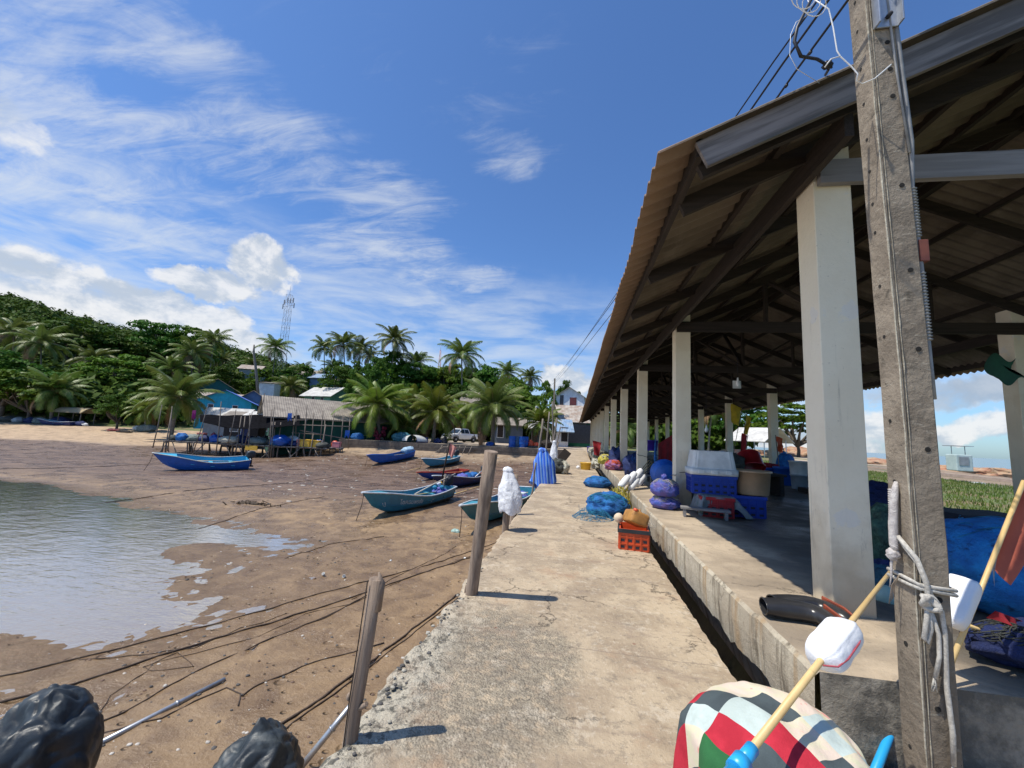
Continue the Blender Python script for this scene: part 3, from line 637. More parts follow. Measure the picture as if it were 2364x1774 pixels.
def net(name, c, c2, sc=34, b_=1.0): return pm(name, c, c2, 7, .72, b_, sc, det=9, spots=(13, tuple(q * .35 for q in c2), .52, .72), bdist=.03)
M_NETB = net('blue_net', (0.012, 0.165, 0.46), (0.006, 0.085, 0.30)); M_NETT = net('teal_net', (0.03, 0.30, 0.48), (0.01, 0.15, 0.33), 60); M_NETN = net('navy_net', (0.012, 0.028, 0.13), (0.007, 0.015, 0.07))
M_NETP = net('mauve_net', (0.17, 0.12, 0.36), (0.05, 0.10, 0.42), 46); M_NETG = net('dark_net', (0.075, 0.08, 0.065), (0.03, 0.033, 0.03), 40); M_NETS = net('grey_green_net', (0.21, 0.25, 0.22), (0.12, 0.15, 0.14), 40); M_NETC = net('cream_net', (0.55, 0.53, 0.42), (0.40, 0.38, 0.30), 40)
def wob(a, b, n, amp, seed=0, sag=0.0):
    a, b = Vector(a), Vector(b); o = []
    for i in range(n + 1):
        t = i / n; k = 4 * t * (1 - t)
        q = a.lerp(b, t) + Vector([amp * mnoise.noise(Vector((t * 3.5 + seed, c * 5.1, seed))) for c in range(3)]) * (1 if 0 < i < n else 0)
        q.z -= sag * k; o.append(q)
    return o
def post(a, b, r0, r1, label, group='rough wooden posts along the pier edge', name='wooden_post', seed=0, n=10, mat=None, cat='post', wobble=.02, extra=None):
    mb = MB(); m = 9; pts = wob(a, b, m, wobble, seed); rr = [r0 + (r1 - r0) * i / m + .12 * r0 * mnoise.noise(Vector((i * .9, seed, 0))) for i in range(m + 1)]
    mb.tube(pts, rr, n)
    if extra: extra(mb, pts)
    return one(name, mb, [mat or M_POST, M_DARKX], label, cat, Vector(a), group)
def notch(mb, pts):
    mb.cur = 1; mb.tube([q + Vector((-.022 + .010 * math.sin(i * 1.3), -.0385, 0)) for i, q in enumerate(pts)][2:], .0032, 5); mb.cur = 0
    for (i, dx__, dy__) in ((6, .036, -.01), (7, -.03, -.02), (5, .04, .0)): mb.blob(pts[i] + Vector((dx__, dy__, .03)), (.014, .012, .02), i, .3, nu=10, nv=8)
    p = pts[-1]; mb.tube([p + Vector((.02, 0, -.16)), p + Vector((.032, 0, -.02)), p + Vector((.012, 0, .035))], [.022, .02, .004], 6)
    mb.cur = 0; q = pts[7]; mb.tube([q + Vector((.03, -.01, -.02)), q + Vector((.07, -.02, .01))], [.016, .012], 6)
def at_mud(x, y): return ground_z(x, y) - .15
post((-1.245, 2.15, at_mud(-1.3, 2.1)), (-1.03, 2.16, .80), .040, .037, 'short split grey-brown post nearest the camera at the broken pier edge, jagged top', seed=1, extra=notch)
def strip(mb, pts):
    q = pts[5]; mb.tube([q + Vector((-.07, -.01, -.28)), q + Vector((-.078, -.01, -.1)), q + Vector((-.06, 0, .12))], [.018, .016, .004], 5)
post((-1.20, 4.49, at_mud(-1.3, 4.6)), (-.81, 3.99, 1.43), .052, .070, 'tall leaning brown log post casting a long thin shadow over the pier', seed=2, extra=strip, wobble=.03)
post((-1.19, 7.05, at_mud(-1.3, 7)), (-1.10, 7.05, .5), .06, .055, 'thin grey post standing under the white sack', seed=3)
post((-1.23, 8.3, at_mud(-1.3, 8)), (-1.18, 8.45, .80), .062, .06, 'stubby grey round post just behind the white sack', seed=4)
# white sack over a post
def sack(c, r, h, seed, mats, name, label, cat, lean=(0, 0)):
    mb = MB(); nu, nv = 44, 26
    def fn(a, t):
        ph = 2 * PI * a; z = h * t; wd = (0.80 + .20 * math.sin(PI * t * 1.1 + .2)) * (1 - .62 * max(0, (t - .25) / .75) ** 1.6) if t < .9 else .60 * math.sqrt(max(.001, 1 - ((t - .9) / .1) ** 2)) * .76
        wd = max(wd, .02)
        k = 1 + .07 * math.sin(5 * ph + 3 * t + seed) * (1 - .4 * t) + .10 * mnoise.fractal(Vector((math.cos(ph) * 1.2, math.sin(ph) * 1.2, t * 3.2 + seed)), .8, 2, 4) + .05 * mnoise.noise(Vector((math.cos(ph) * 3, math.sin(ph) * 3 + t * 3, t * 14 + seed))) - .10 * max(0, .22 - abs(mnoise.noise(Vector((math.cos(ph) * 2.2, math.sin(ph) * 2.2, t * 5 + seed * 2)))))
        q = t ** 1.5
        return Vector(c) + Vector((r * wd * k * math.cos(ph) + lean[0] * q, r * wd * .8 * k * math.sin(ph) + lean[1] * q, z + .03 * math.sin(3 * ph + seed) * (1 - t)))
    mb.grid(fn, nu * 2, nv * 2)
    return one(name, mb, mats, label, cat, Vector(c))
M_SACK = pm('white_cloth', (0.80, 0.80, 0.80), (0.70, 0.71, 0.73), 5, .75, .6, 26, trans=.10)
sack((-1.035, 7.0, .30), .205, .76, 2.2, M_SACK, 'white_sack', 'crumpled white cloth sack pulled over a post beside the moored teal boat', 'sack', (-.09, .04))
# thin standing poles round the striped sheet
for i, (px0, py0, px1, py1, Y, r, lab) in enumerate([
    (1156, 1050, 1173, 905, 15.0, .045, 'tall pale crooked pole left of the blue striped sheet'), (1143, 1085, 1158, 1000, 13.0, .035, 'thin dark stake holding the left edge of the blue striped sheet'),
    (1178, 1030, 1187, 890, 17.0, .04, 'crooked double-jointed pole behind the blue striped sheet'), (1200, 1000, 1203, 903, 22.0, .06, 'dark straight pole beside the hanging white cloth'),
    (1196, 1000, 1193, 868, 26.0, .05, 'tallest thin dark pole near the far pier end'), (1209, 995, 1211, 922, 24.0, .04, 'thin pole at the right of the pole cluster by the dark net heap'), (1205, 1005, 1207, 955, 21.0, .05, 'short stake in front of the pole cluster by the dark net heap')]):
    k0 = ray(px0, py0); p0 = Vector((-1.22, Y, EYE.z + k0.z * Y / k0.y)); p0.x = min(-1.2, k0.x * Y / k0.y); k1 = ray(px1, py1); p1 = EYE + k1 * (Y / k1.y)
    d_ = (p1 - p0).normalized(); base = p0 + (p0 - p1) * ((p0.z + 2.0) / (p1.z - p0.z)) * .8
    base.z = at_mud(base.x, base.y); post(base, p1, r, r * .8, lab, 'thin standing poles by the pier', 'standing_pole', 10 + i, 7, M_STICK, 'pole', .10)
def stripe_mat():
    def ex(b, co, col):
        x, y, z = b.sep(co)
        w_ = b.m('SINE', b.m('MULTIPLY', b.m('ADD', x, b.m('MULTIPLY', z, .12)), 62.0))
        c = b.mix(b.sstep(w_, -.1, .1), (0.012, 0.12, 0.60), (0.20, 0.36, 0.66)); w2 = b.m('SINE', b.m('MULTIPLY', b.m('ADD', x, b.m('MULTIPLY', z, .12)), 31.0))
        return b.mix(b.m('MULTIPLY', b.sstep(w2, .3, .5), .6), c, (0.015, 0.05, 0.42))
    return pm('striped_sheet', (0.02, 0.1, 0.5), (0.02, 0.2, 0.6), 4, .42, .3, 20, extra=ex)
def drape():
    mb = MB(); cx_, cy_ = -.98, 14.4
    def fn(a, t):
        ph = 2 * PI * a; s_ = 1 - t; wd = .07 + .27 * min(1, s_ * 2.6) ** .7 + .03 * s_
        k = 1 + .10 * math.sin(9 * ph + 1.5 * t) * min(1, s_ * 2) + .12 * mnoise.noise(Vector((ph * 2, t * 4, 3)))
        lo = -.10 + (.16 * math.sin(ph * 2 + 1))
        return Vector((cx_ + wd * k * math.cos(ph) - .08 * t - .16 * s_ ** 5 * max(0, -math.cos(ph)) ** 2, cy_ + wd * .5 * k * math.sin(ph), lo * s_ + 1.13 * t + .05 * math.sin(5 * ph) * t))
    mb.grid(fn, 70, 22); mb.blob((cx_ - .10, cy_, 1.12), (.14, .08, .09), 4, .4)
    return one('striped_sheet', mb, stripe_mat(), 'bright blue and pale striped plastic sheet hung over poles at the pier edge', 'tarpaulin', Vector((cx_, cy_, 0)))
drape()
sack((-.98, 20.5, .2), .22, 1.25, 5.0, M_SACK, 'hanging_cloth', 'narrow white cloth hanging from the pole cluster behind the striped sheet', 'cloth', (-.0, 0))
mb = MB(); mb.blob((-.72, 18.8, .28), (.40, .55, .36), 3, .3, 2.2, flat=-.27, fold=.2); o_ = one('net_heap', mb, M_NETG, 'dark olive net heap on the pier behind the striped sheet', 'net', (-.72, 18.8, 0), 'fishing nets left in heaps')
mb = MB(); mb.blob((-.42, 18.6, .24), (.22, .3, .30), 6, .35, 3, flat=-.23, fold=.2); one('net_heap', mb, M_NETC, 'small cream and brown net lump at the right of the dark olive heap', 'net', (-.42, 18.6, 0), 'fishing nets left in heaps')
mb = MB(); mb.beam((-.95, 23.5, .05), (-.35, 23.9, .85), .5, .04, (0, 1, 0)); mb.beam((-.95, 23.4, .0), (-.9, 23.4, .75), .06, .06); one('leaning_board', mb, M_DARKX, 'dark brown board leaning out over the pier beside the pole cluster', 'board', (-.9, 23.5, 0), bev=.01)
# ------------------------------------------------------------------ things on the walkway
def basin(loc, r, h, mat, name, label, cat, T=None, grp=None, rings=False, z0=0):
    mb = MB(); th = .02
    prof = [(0.001, 0), (r * .80, 0), (r * .84, .02), (r * .93, h * .9), (r * .95, h * .9), (r, h * .93), (r, h), (r * .95, h), (r * .91, h * .92), (r * .80, .04), (.001, .035)]
    if rings: prof = [(0.001, 0), (r * .2, 0), (r * .22, -.01), (r * .25, 0), (r * .42, 0), (r * .44, -.012), (r * .47, 0), (r * .62, 0), (r * .64, -.012), (r * .67, 0)] + prof[1:]
    Tm = Matrix.Translation(Vector(loc)) @ (T.to_4x4() if T is not None else Matrix.Identity(4)); mb.lathe(prof, 36, Tm)
    return one(name, mb, mat, label, cat, Vector(loc), grp)
def lump(loc, r, mat, name, label, cat='net', seed=0, amp=.2, fold=.15, grp='fishing nets left in heaps', flat=.75, knot=None, strands=0, sm=None, T=None, sc=1.8, nu=44, nv=26, cord=.004):
    mb = MB(); mb.blob((loc[0], loc[1], loc[2] + r[2] * flat), r, seed, amp, sc, nu, nv, flat=-r[2] * flat, fold=fold, T=T)
    if knot: mb.blob((loc[0] + knot[0], loc[1] + knot[1], loc[2] + knot[2]), (.05, .045, .055), seed + 1, .45, 2.5)
    if strands:
        mb.cur = 1; rnd = random.Random(seed)
        for k in range(strands):
            a0 = rnd.uniform(0, 2 * PI); sp = rnd.uniform(.8, 2.2); tl = rnd.uniform(.25, 1.0); kk = rnd.uniform(.96, 1.10); pts = []
            for i in range(12):
                ph = a0 + sp * i / 11; th = .35 + tl * (.6 + .4 * math.sin(i * .55 + k)); d = Vector((math.sin(th) * math.cos(ph) * r[0], math.sin(th) * math.sin(ph) * r[1], math.cos(th) * r[2] * 1.02)) * kk
                pts.append(Vector((loc[0], loc[1], loc[2] + r[2] * flat)) + d)
            mb.tube(pts, cord, 4, cap=False)
    return one(name, mb, [mat, sm or mat], label, cat, Vector(loc), grp)
basin((.62, 21.9, 0), .30, .36, M_YEL, 'plastic_basin', 'round yellow plastic basin on the walkway near the far end', 'basin', grp=None)
mb = MB(); mb.blob((.24, 21.8, .1), (.10, .09, .09), 2, .1); one('float_ball', mb, M_FOAM, 'small pale float ball beside the round yellow basin', 'float', (.24, 21.8, 0), 'loose float balls')
lump((.80, 14.3, 0), (.42, .34, .20), M_NETB, 'net_bag', 'plain bright blue net bag lying alone on the walkway', seed=11, amp=.16, fold=.10, strands=40, sm=M_NETT, cord=.003)
lump((.76, 9.35, 0), (.44, .42, .25), M_NETB, 'net_heap', 'blue fishing net heap with loose turquoise strands, beside the orange crate', seed=12, amp=.22, fold=.12, strands=120, sm=M_NETT)
# hazy loose mesh: many thin strands
def strands(loc, R, n, seed, mat, name, label, cat='net', r=.003, zs=.5, grp=None, curl=1.0):
    mb = MB(); rnd = random.Random(seed)
    for k in range(n):
        a = rnd.uniform(0, 2 * PI); q = Vector(loc) + Vector((math.cos(a), math.sin(a), 0)) * R * rnd.uniform(0, .8); q.z = loc[2] + rnd.uniform(.01, zs); h = rnd.uniform(0, 2 * PI); pts = [q.copy()]
        for i in range(9):
            h += rnd.uniform(-.9, .9) * curl; q = q + Vector((math.cos(h), math.sin(h), 0)) * R * .16; dd = (q - Vector(loc)); dd.z = 0; q.z = max(loc[2] + .006, min(q.z + rnd.uniform(-.04, .03), loc[2] + zs * max(.02, 1 - (dd.length / R) ** 2)));
            if dd.length > R: q = Vector(loc) + dd.normalized() * R + Vector((0, 0, q.z - loc[2]))
            pts.append(q.copy())
        mb.tube(pts, r, 4, cap=False)
    return one(name, mb, mat, label, cat, Vector(loc), grp)
strands((.42, 8.75, 0), .42, 70, 5, M_NETT, 'loose_net', 'thin turquoise mesh spilling off the blue net heap onto the walkway', r=.0035, zs=.22, curl=.7)
# orange crate
def crate(loc, dim, rot, mat, name, label, rimmat=None, ribs=5, cat='crate', grp=None, slots=True, wall=.02, zr=.85):
    root = thing(name, label, cat, loc, grp); R = rotz(rot); L_, B_, H_ = dim
    def tb(mb, lo, hi): mb.box(Vector(loc) + R @ Vector([(a + b) / 2 for a, b in zip(lo, hi)]), [b - a for a, b in zip(lo, hi)], R)
    mb = MB(); x, y = L_ / 2, B_ / 2
    tb(mb, (-x, -y, 0), (x, y, wall)); tb(mb, (-x, -y, wall), (x, -y + wall, H_)); tb(mb, (-x, y - wall, wall), (x, y, H_)); tb(mb, (-x, -y + wall, wall), (-x + wall, y - wall, H_)); tb(mb, (x - wall, -y + wall, wall), (x, y - wall, H_))
    for i in range(ribs + 1):
        xx = -x + .012 + (L_ - .024) * i / ribs
        for sy in (-1, 1): tb(mb, (xx - .008, sy * (y + .007) - .007, .01), (xx + .008, sy * (y + .007) + .007, H_ * zr))
    nr = max(2, int(ribs * B_ / L_))
    for i in range(nr + 1):
        yy = -y + .012 + (B_ - .024) * i / nr
        for sx in (-1, 1): tb(mb, (sx * (x + .007) - .007, yy - .008, .01), (sx * (x + .007) + .007, yy + .008, H_ * zr))
    for zz in (.3, .62):
        for sy in (-1, 1): tb(mb, (-x, sy * (y + .005) - .005, H_ * zz - .006), (x, sy * (y + .005) + .005, H_ * zz + .006))
        for sx in (-1, 1): tb(mb, (sx * (x + .005) - .005, -y, H_ * zz - .0065), (sx * (x + .005) + .005, y, H_ * zz + .0065))
    part('body', mb, mat, root)
    if slots:
        mb = MB(); rnd = random.Random(3)
        for i in range(ribs):
            xx = -x + (L_) * (i + .5) / ribs
            for zz in (.15, .46):
                for sy in (-1, 1): tb(mb, (xx - L_ / ribs * .25, sy * (y + .0015) - .0015, H_ * zz - .018), (xx + L_ / ribs * .25, sy * (y + .0015) + .0015, H_ * zz + .018))
        part('slots', mb, M_DARKC, root)
    mb = MB(); t = .024
    for lo, hi in (((-x - t, -y - t, H_ - .055), (x + t, -y, H_)), ((-x - t, y, H_ - .055), (x + t, y + t, H_)), ((-x - t, -y, H_ - .055), (-x, y, H_)), ((x, -y, H_ - .055), (x + t, y, H_))): tb(mb, lo, hi)
    part('rim', mb, rimmat or mat, root, bev=.004)
    return root
crate((.94, 6.68, 0), (.42, .52, .30), -.12, M_ORG, 'plastic_crate', 'orange ribbed plastic crate with a black rim holding an amber jerrycan', M_BLACKP, 4)
def rounded_box(mb, c, d, R, n=3, k=.30):
    "superellipsoid box"
    c = Vector(c)
    def fn(a, t):
        ph = 2 * PI * a; th = PI * t
        q = [math.sin(th) * math.cos(ph), math.sin(th) * math.sin(ph), math.cos(th)]
        q = [math.copysign(abs(v) ** k, v) for v in q]
        m = max(abs(v) for v in q); return c + R @ Vector([v * e / 2 for v, e in zip(q, d)])
    mb.grid(fn, 40, 26, flip=True)
root = thing('jerrycan', 'dirty amber plastic jerrycan lying tilted on top of the orange crate', 'jerrycan', (.96, 6.62, .30)); R = (Matrix.Rotation(.35, 3, 'Y') @ Matrix.Rotation(-.25, 3, 'X') @ rotz(.2))
M_AMB = pm('amber_plastic', (0.55, 0.27, 0.07), (0.40, 0.19, 0.05), 6, .4, .15, 20, spots=(8, (0.26, 0.13, 0.05), .5, .7), trans=.15)
mb = MB(); rounded_box(mb, (.96, 6.62, .43), (.29, .37, .20), R)
for k in range(5): mb.tube([Vector((.96, 6.62, .43)) + R @ Vector((-.09 + .045 * k, -.13, .098)), Vector((.96, 6.62, .43)) + R @ Vector((-.09 + .045 * k, .10, .098))], .010, 6)
part('body', mb, M_AMB, root)
mb = MB(); mb.tube([Vector((.96, 6.62, .43)) + R @ Vector(q) for q in ((.0, .09, .09), (.0, .07, .135), (0, -.05, .135), (0, -.09, .09))], .013, 8); part('handle', mb, M_AMB, root)
mb = MB(); mb.lathe([(.035, 0), (.035, .04), (.0, .045)], 14, Matrix.Translation(Vector((.96, 6.62, .43)) + R @ Vector((-.10, -.15, .07))) @ R.to_4x4()); part('cap', mb, M_ORG, root)
mb = MB(); mb.blob((.72, 6.72, .40), (.075, .075, .075), 1, .04); one('float_ball', mb, pm('dirty_foam', (0.62, 0.50, 0.36), (0.5, 0.38, 0.26), 9, .8, .2, 40), 'dirty cream float ball at the left corner of the orange crate', 'float', (.72, 6.72, .3), 'loose float balls')
strands((1.14, 6.75, .30), .14, 9, 8, M_ROPE, 'loose_string', 'tangle of thin pale string between the orange crate and the platform edge', 'string', .004, .12, curl=1.4)
# bundle of float sticks leaning on the platform, yellow rope under it
root = thing('float_stick_bundle', 'bundle of bamboo flag sticks with white foam floats leaning on the platform edge', 'fishing floats', (1.05, 10.2, 0))
rnd = random.Random(4)
for k in range(5):
    a = Vector((.84 + .03 * k, 9.7 + .12 * k, .05 + .02 * k)); b_ = Vector((2.02 + .06 * k, 11.6 + .1 * k, 1.10 - .04 * k)); mb = MB(); mb.tube([a, b_], .014, 6); part('stick', mb, M_BAMB if k < 3 else M_STICK, root)
for k in range(5):
    t = .42 + .10 * (k % 3) + .04 * (k // 3); c = Vector((.84, 9.7, .05)).lerp(Vector((2.05, 11.6, 1.12)), t) + Vector((-.10 + .07 * k, .05 * k, .05 - .035 * k + .05)); d_ = Vector((1.2, 1.9, 1.07)).normalized(); Tm = Matrix.Translation(c) @ d_.to_track_quat('Z', 'Y').to_matrix().to_4x4()
    mb = MB(); mb.lathe([(.03, -.25), (.075, -.22), (.085, -.10), (.078, -.07), (.085, -.03), (.085, .09), (.078, .12), (.085, .15), (.07, .24), (.02, .27)], 14, Tm); part('float', mb, M_FOAM, root)
M_YROPE = pm('yellow_rope', (0.50, 0.42, 0.06), (0.34, 0.30, 0.06), 20, .8, .4, 60)
strands((1.10, 10.15, 0), .30, 110, 6, M_YROPE, 'rope_bundle', 'tangled yellow rope hanging below the white floats at the platform edge', 'rope', .009, .52, curl=1.2)
# platform-edge things (platform top is z = 0.40)
ZP = .40
lump((1.70, 8.05, ZP), (.25, .24, .14), M_NETP, 'net_sack', 'flattened blue and mauve net sack under the knotted one, beside the second column', seed=21, amp=.14, fold=.16, strands=60, sm=M_NETC, cord=.0025)
lump((1.68, 8.02, ZP + .23), (.25, .24, .17), M_NETP, 'net_sack', 'knotted blue and pink net sack, upper one of the pair by the second column', seed=22, amp=.12, fold=.12, knot=(-.01, 0, .33), strands=70, sm=M_NETC, cord=.0025)
def bench(c, L_, B_, H_, rot, label, grp='low wooden stools on the platform'):
    root = thing('low_bench', label, 'bench', c, grp); R = rotz(rot); c = Vector(c)
    mb = MB(); mb.box(c + R @ Vector((0, 0, H_ - .02)), (L_, B_, .035), R); part('seat', mb, M_GREY, root, bev=.005)
    for sx in (-1, 1): mb = MB(); mb.box(c + R @ Vector((sx * (L_ / 2 - .06), 0, (H_ - .04) / 2)), (.045, B_ * .9, H_ - .04), R); part('leg', mb, M_GREY, root, bev=.005)
bench((2.16, 7.30, ZP), .74, .2, .16, -.18, 'long low grey plank bench in front of the red crate beside the second column')
bench((2.03, 12.55, ZP), .55, .2, .24, .0, 'short grey wooden bench at the foot of the third column')
crate((2.42, 7.62, ZP), (.48, .40, .33), -.1, M_REDP, 'plastic_crate', 'dark red crate under a grey tarpaulin at the bottom of the crate stack', None, 4, grp='plastic crates stacked behind the second column')
crate((2.98, 7.85, ZP), (.52, .40, .36), -.05, M_NAVY, 'plastic_crate', 'navy blue crate on the floor carrying the tan tub', None, 4, grp='plastic crates stacked behind the second column')
crate((2.46, 7.98, ZP + .335), (.70, .50, .33), -.06, M_NAVY, 'plastic_crate', 'large royal blue crate under the upturned white tote', None, 6, grp='plastic crates stacked behind the second column')
def tarp_over():
    mb = MB(); c = Vector((2.42, 7.62, ZP))
    def fn(a, t):
        x = -.42 + .98 * a; y = -.34 + .62 * t; z = .345
        if y < -.21: z -= (-.21 - y) * 1.5 * (1 + .3 * math.sin(a * 14)); y = -.22 - .03 * math.sin(a * 17)
        if x < -.25: z -= (-.25 - x) * 1.6; x = -.25 - (-.25 - x) * .5
        if x > .25: z -= (x - .25) * 1.15
        z += .02 * mnoise.noise(Vector((x * 9, y * 9, 1)))
        if y < -.2 and abs(x - .05) < .2: z = max(z, .33 - .02)
        return c + Vector((x, y, max(z, .02)))
    mb.grid(fn, 36, 18); return one('grey_tarpaulin', mb, pm('grey_tarp', (0.20, 0.22, 0.23), (0.13, 0.15, 0.155), 8, .6, .6, 16, spots=(6, (0.03, 0.12, 0.08), .6, .7)), 'crumpled grey tarpaulin draped over the dark red crate', 'tarpaulin', c)
tarp_over()
def tote(c, L_, B_, H_, rot):
    root = thing('storage_tote', 'large dirty white plastic tote standing upside down on the royal blue crate', 'tote', c); R = rotz(rot); c = Vector(c)
    mb = MB()
    def fn(a, t):
        ph = 2 * PI * a; k = .22; x = math.copysign(abs(math.cos(ph)) ** k, math.cos(ph)); y = math.copysign(abs(math.sin(ph)) ** k, math.sin(ph)); s_ = 1 - .14 * t; rib = 1 + .015 * math.cos(ph * 20)
        return c + R @ Vector((x * L_ / 2 * s_ * rib, y * B_ / 2 * s_ * rib, .08 + (H_ - .08) * t))
    mb.grid(fn, 80, 6)
    mb.grid(lambda a, t: fn(a, 1.0) * (1 - t) + (c + Vector((0, 0, H_ + .0))) * t, 80, 3); part('body', mb, M_WHT, root)
    mb = MB()
    def rim(a, t):
        ph = 2 * PI * a; k = .2; x = math.copysign(abs(math.cos(ph)) ** k, math.cos(ph)); y = math.copysign(abs(math.sin(ph)) ** k, math.sin(ph)); pr = [(1.0, .11), (1.08, .11), (1.08, .0), (1.0, .0)]
        j = min(int(t * 3 + .5), 3); return c + R @ Vector((x * L_ / 2 * pr[j][0], y * B_ / 2 * pr[j][0], pr[j][1]))
    mb.grid(rim, 80, 3); part('rim', mb, M_WHT, root)
    for q in (-.3, 0, .3): mb = MB(); mb.box(c + R @ Vector((q * L_, -B_ / 2 * 1.09, .055)), (.10, .03, .07), R); part('latch', mb, M_WHT, root, bev=.004)
tote((2.46, 7.96, ZP + .67), .74, .54, .42, -.06)
basin((3.13, 7.95, ZP + .365), .33, .42, M_TAN, 'round_tub', 'tan round plastic tub standing on the navy crate', 'tub', z0=0, grp='round plastic tubs on the platform')
mb = MB(); mb.bbox((4.0, 11.3, ZP + .48), (5.3, 12.1, ZP + .54)); mb.bbox((4.05, 11.35, ZP), (4.15, 12.05, ZP + .48)); mb.bbox((5.15, 11.35, ZP), (5.25, 12.05, ZP + .48)); one('low_table', mb, M_DARKX, 'dark low wooden table carrying the upturned red tub', 'table', (4.6, 11.7, ZP), bev=.01)
basin((4.55, 11.7, ZP + 1.0), .33, .42, M_REDP, 'round_tub', 'dark red round tub lying tilted, ringed bottom facing the walkway', 'tub', T=Matrix.Rotation(math.radians(150), 3, 'X') @ rotz(.2), rings=True, grp='round plastic tubs on the platform')
lump((3.9, 11.4, ZP + .54), (.45, .35, .28), M_NETG, 'net_heap', 'dark heap of nets on the table behind the white tote', seed=33)
def tub(px, py, Y, r, h, mat, label, name='round_tub', cat='tub', T=None, dz_=0, grp='round plastic tubs on the platform'):
    k = ray(px, py); p = EYE + k * (Y / k.y); return basin((p.x, p.y, ZP + dz_), r, h, mat, name, label, cat, T=T, grp=grp)
tub(1660, 1035, 15.6, .36, .52, M_BLUEP, 'blue round tub left of the far column with a red cloth inside'); tub(1697, 1040, 15.0, .36, .58, M_BLUEP, 'blue round tub right of the far column, beside the white bucket')
k = ray(1660, 1010); p = EYE + k * (15.6 / k.y); lump((p.x, p.y, ZP + .46), (.28, .25, .12), pm('red_cloth', (0.34, 0.012, 0.018), (0.22, 0.008, 0.012), 6, .8, .3, 18), 'red_cloth', 'crumpled red cloth lying in the left blue tub', 'cloth', 8, .3, grp=None)
k = ray(1727, 1045); p = EYE + k * (13.7 / k.y); basin((p.x, p.y, ZP), .24, .44, M_GRYP, 'plastic_bucket', 'grey plastic bucket under the white one beside the near column', 'bucket', grp='buckets on the platform'); basin((p.x, p.y, ZP + .42), .27, .42, M_WHT, 'plastic_bucket', 'white plastic bucket standing on the grey bucket', 'bucket', grp='buckets on the platform')
mb = MB(); mb.bbox((p.x - .35, p.y - 1.3, ZP), (p.x + .6, p.y - .6, ZP + .12)); one('wooden_pallet', mb, M_DARKX, 'dark wooden pallet on the floor in front of the grey bucket', 'pallet', (p.x, p.y - 1, ZP), bev=.01)
lump((p.x + .55, p.y - .1, ZP), (.25, .3, .3), M_NETG, 'net_heap', 'black net lump at the right side of the grey bucket', seed=35)
tub(1440, 1012, 10.3, .33, .30, M_BLUEP, 'blue round tub tipped on its side behind the second column', T=Matrix.Rotation(math.radians(-80), 3, 'X'), dz_=.42)
lump((2.42, 9.3, ZP), (.28, .3, .22), M_NETG, 'net_heap', 'dark loose net heap on the floor behind the second column', seed=36)
lump((2.05, 13.9, ZP), (.40, .5, .45), M_NETN, 'net_heap', 'navy blue net heap at the back of the third column', seed=37, fold=.3, strands=30, sm=M_NETB, cord=.005)
lump((1.62, 17.3, ZP), (.36, .45, .22), net('orange_net', (0.42, 0.10, 0.07), (0.20, 0.10, 0.30)), 'net_heap', 'flat orange and violet net heap on the platform edge', seed=38, amp=.3, strands=40, sm=M_ORG, cord=.008)
lump((1.95, 18.4, ZP), (.42, .5, .50), M_NETN, 'net_heap', 'tall dark blue net heap between the third and fourth columns', seed=39, fold=.3, strands=30, sm=M_NETB, cord=.006)
lump((1.70, 11.9, ZP), (.22, .25, .17), M_NETB, 'net_bag', 'small blue net bag at the left side of the third column', seed=40)
k = ray(1640, 965)
def cloth_hang(a, b_, drop, mat, label, seed, name='hanging_cloth', cat='cloth', low=.35, grp=None):
    mb = MB(); a, b_ = Vector(a), Vector(b_); sd = (b_ - a).normalized().cross(Vector((0, 0, 1)))
    def fn(u, t):
        p = a.lerp(b_, u); f = .05 * math.sin(u * 21 + seed) * t; ln = drop * (1 - low * abs(math.sin(u * 4.3 + seed)))
        return p + sd * f + Vector((0, 0, -ln * t + .03 * math.sin(u * 9) * t))
    mb.grid(fn, 34, 10); mb.grid(lambda u, t: fn(u, t) + sd * .006, 34, 10, flip=True)
    return one(name, mb, mat, label, cat, a, grp)
M_REDC = MATS['red_cloth']
cloth_hang((2.52, 13.0, 1.55), (3.35, 13.6, 2.05), 1.25, M_REDC, 'dark red cloth hanging on a line between the second and third columns', 1)
cloth_hang((3.15, 16.8, 2.0), (3.30, 17.5, 1.9), 1.2, M_NETB, 'thin blue cloth hanging inside the hall right of the second column', 3)
mb = MB(); mb.tube(wob((1.98, 8.2, 1.05), (2.3, 8.2, 1.1), 6, .02, 2), .006, 5); mb.tube(wob((1.93, 8.25, 1.0), (1.93, 8.7, .95), 6, .02, 4), .006, 5); one('column_string', mb, M_DROPE, 'thin dark cord tied round the second column', 'cord', (1.98, 8.2, 1), 'cords tied round the columns')
mb = MB(); mb.tube(wob((1.925, 13.05, 1.2), (2.25, 13.05, 1.12), 6, .03, 2), .007, 5); one('column_string', mb, M_DROPE, 'thin dark cord tied round the third column', 'cord', (1.93, 13, 1.2), 'cords tied round the columns')
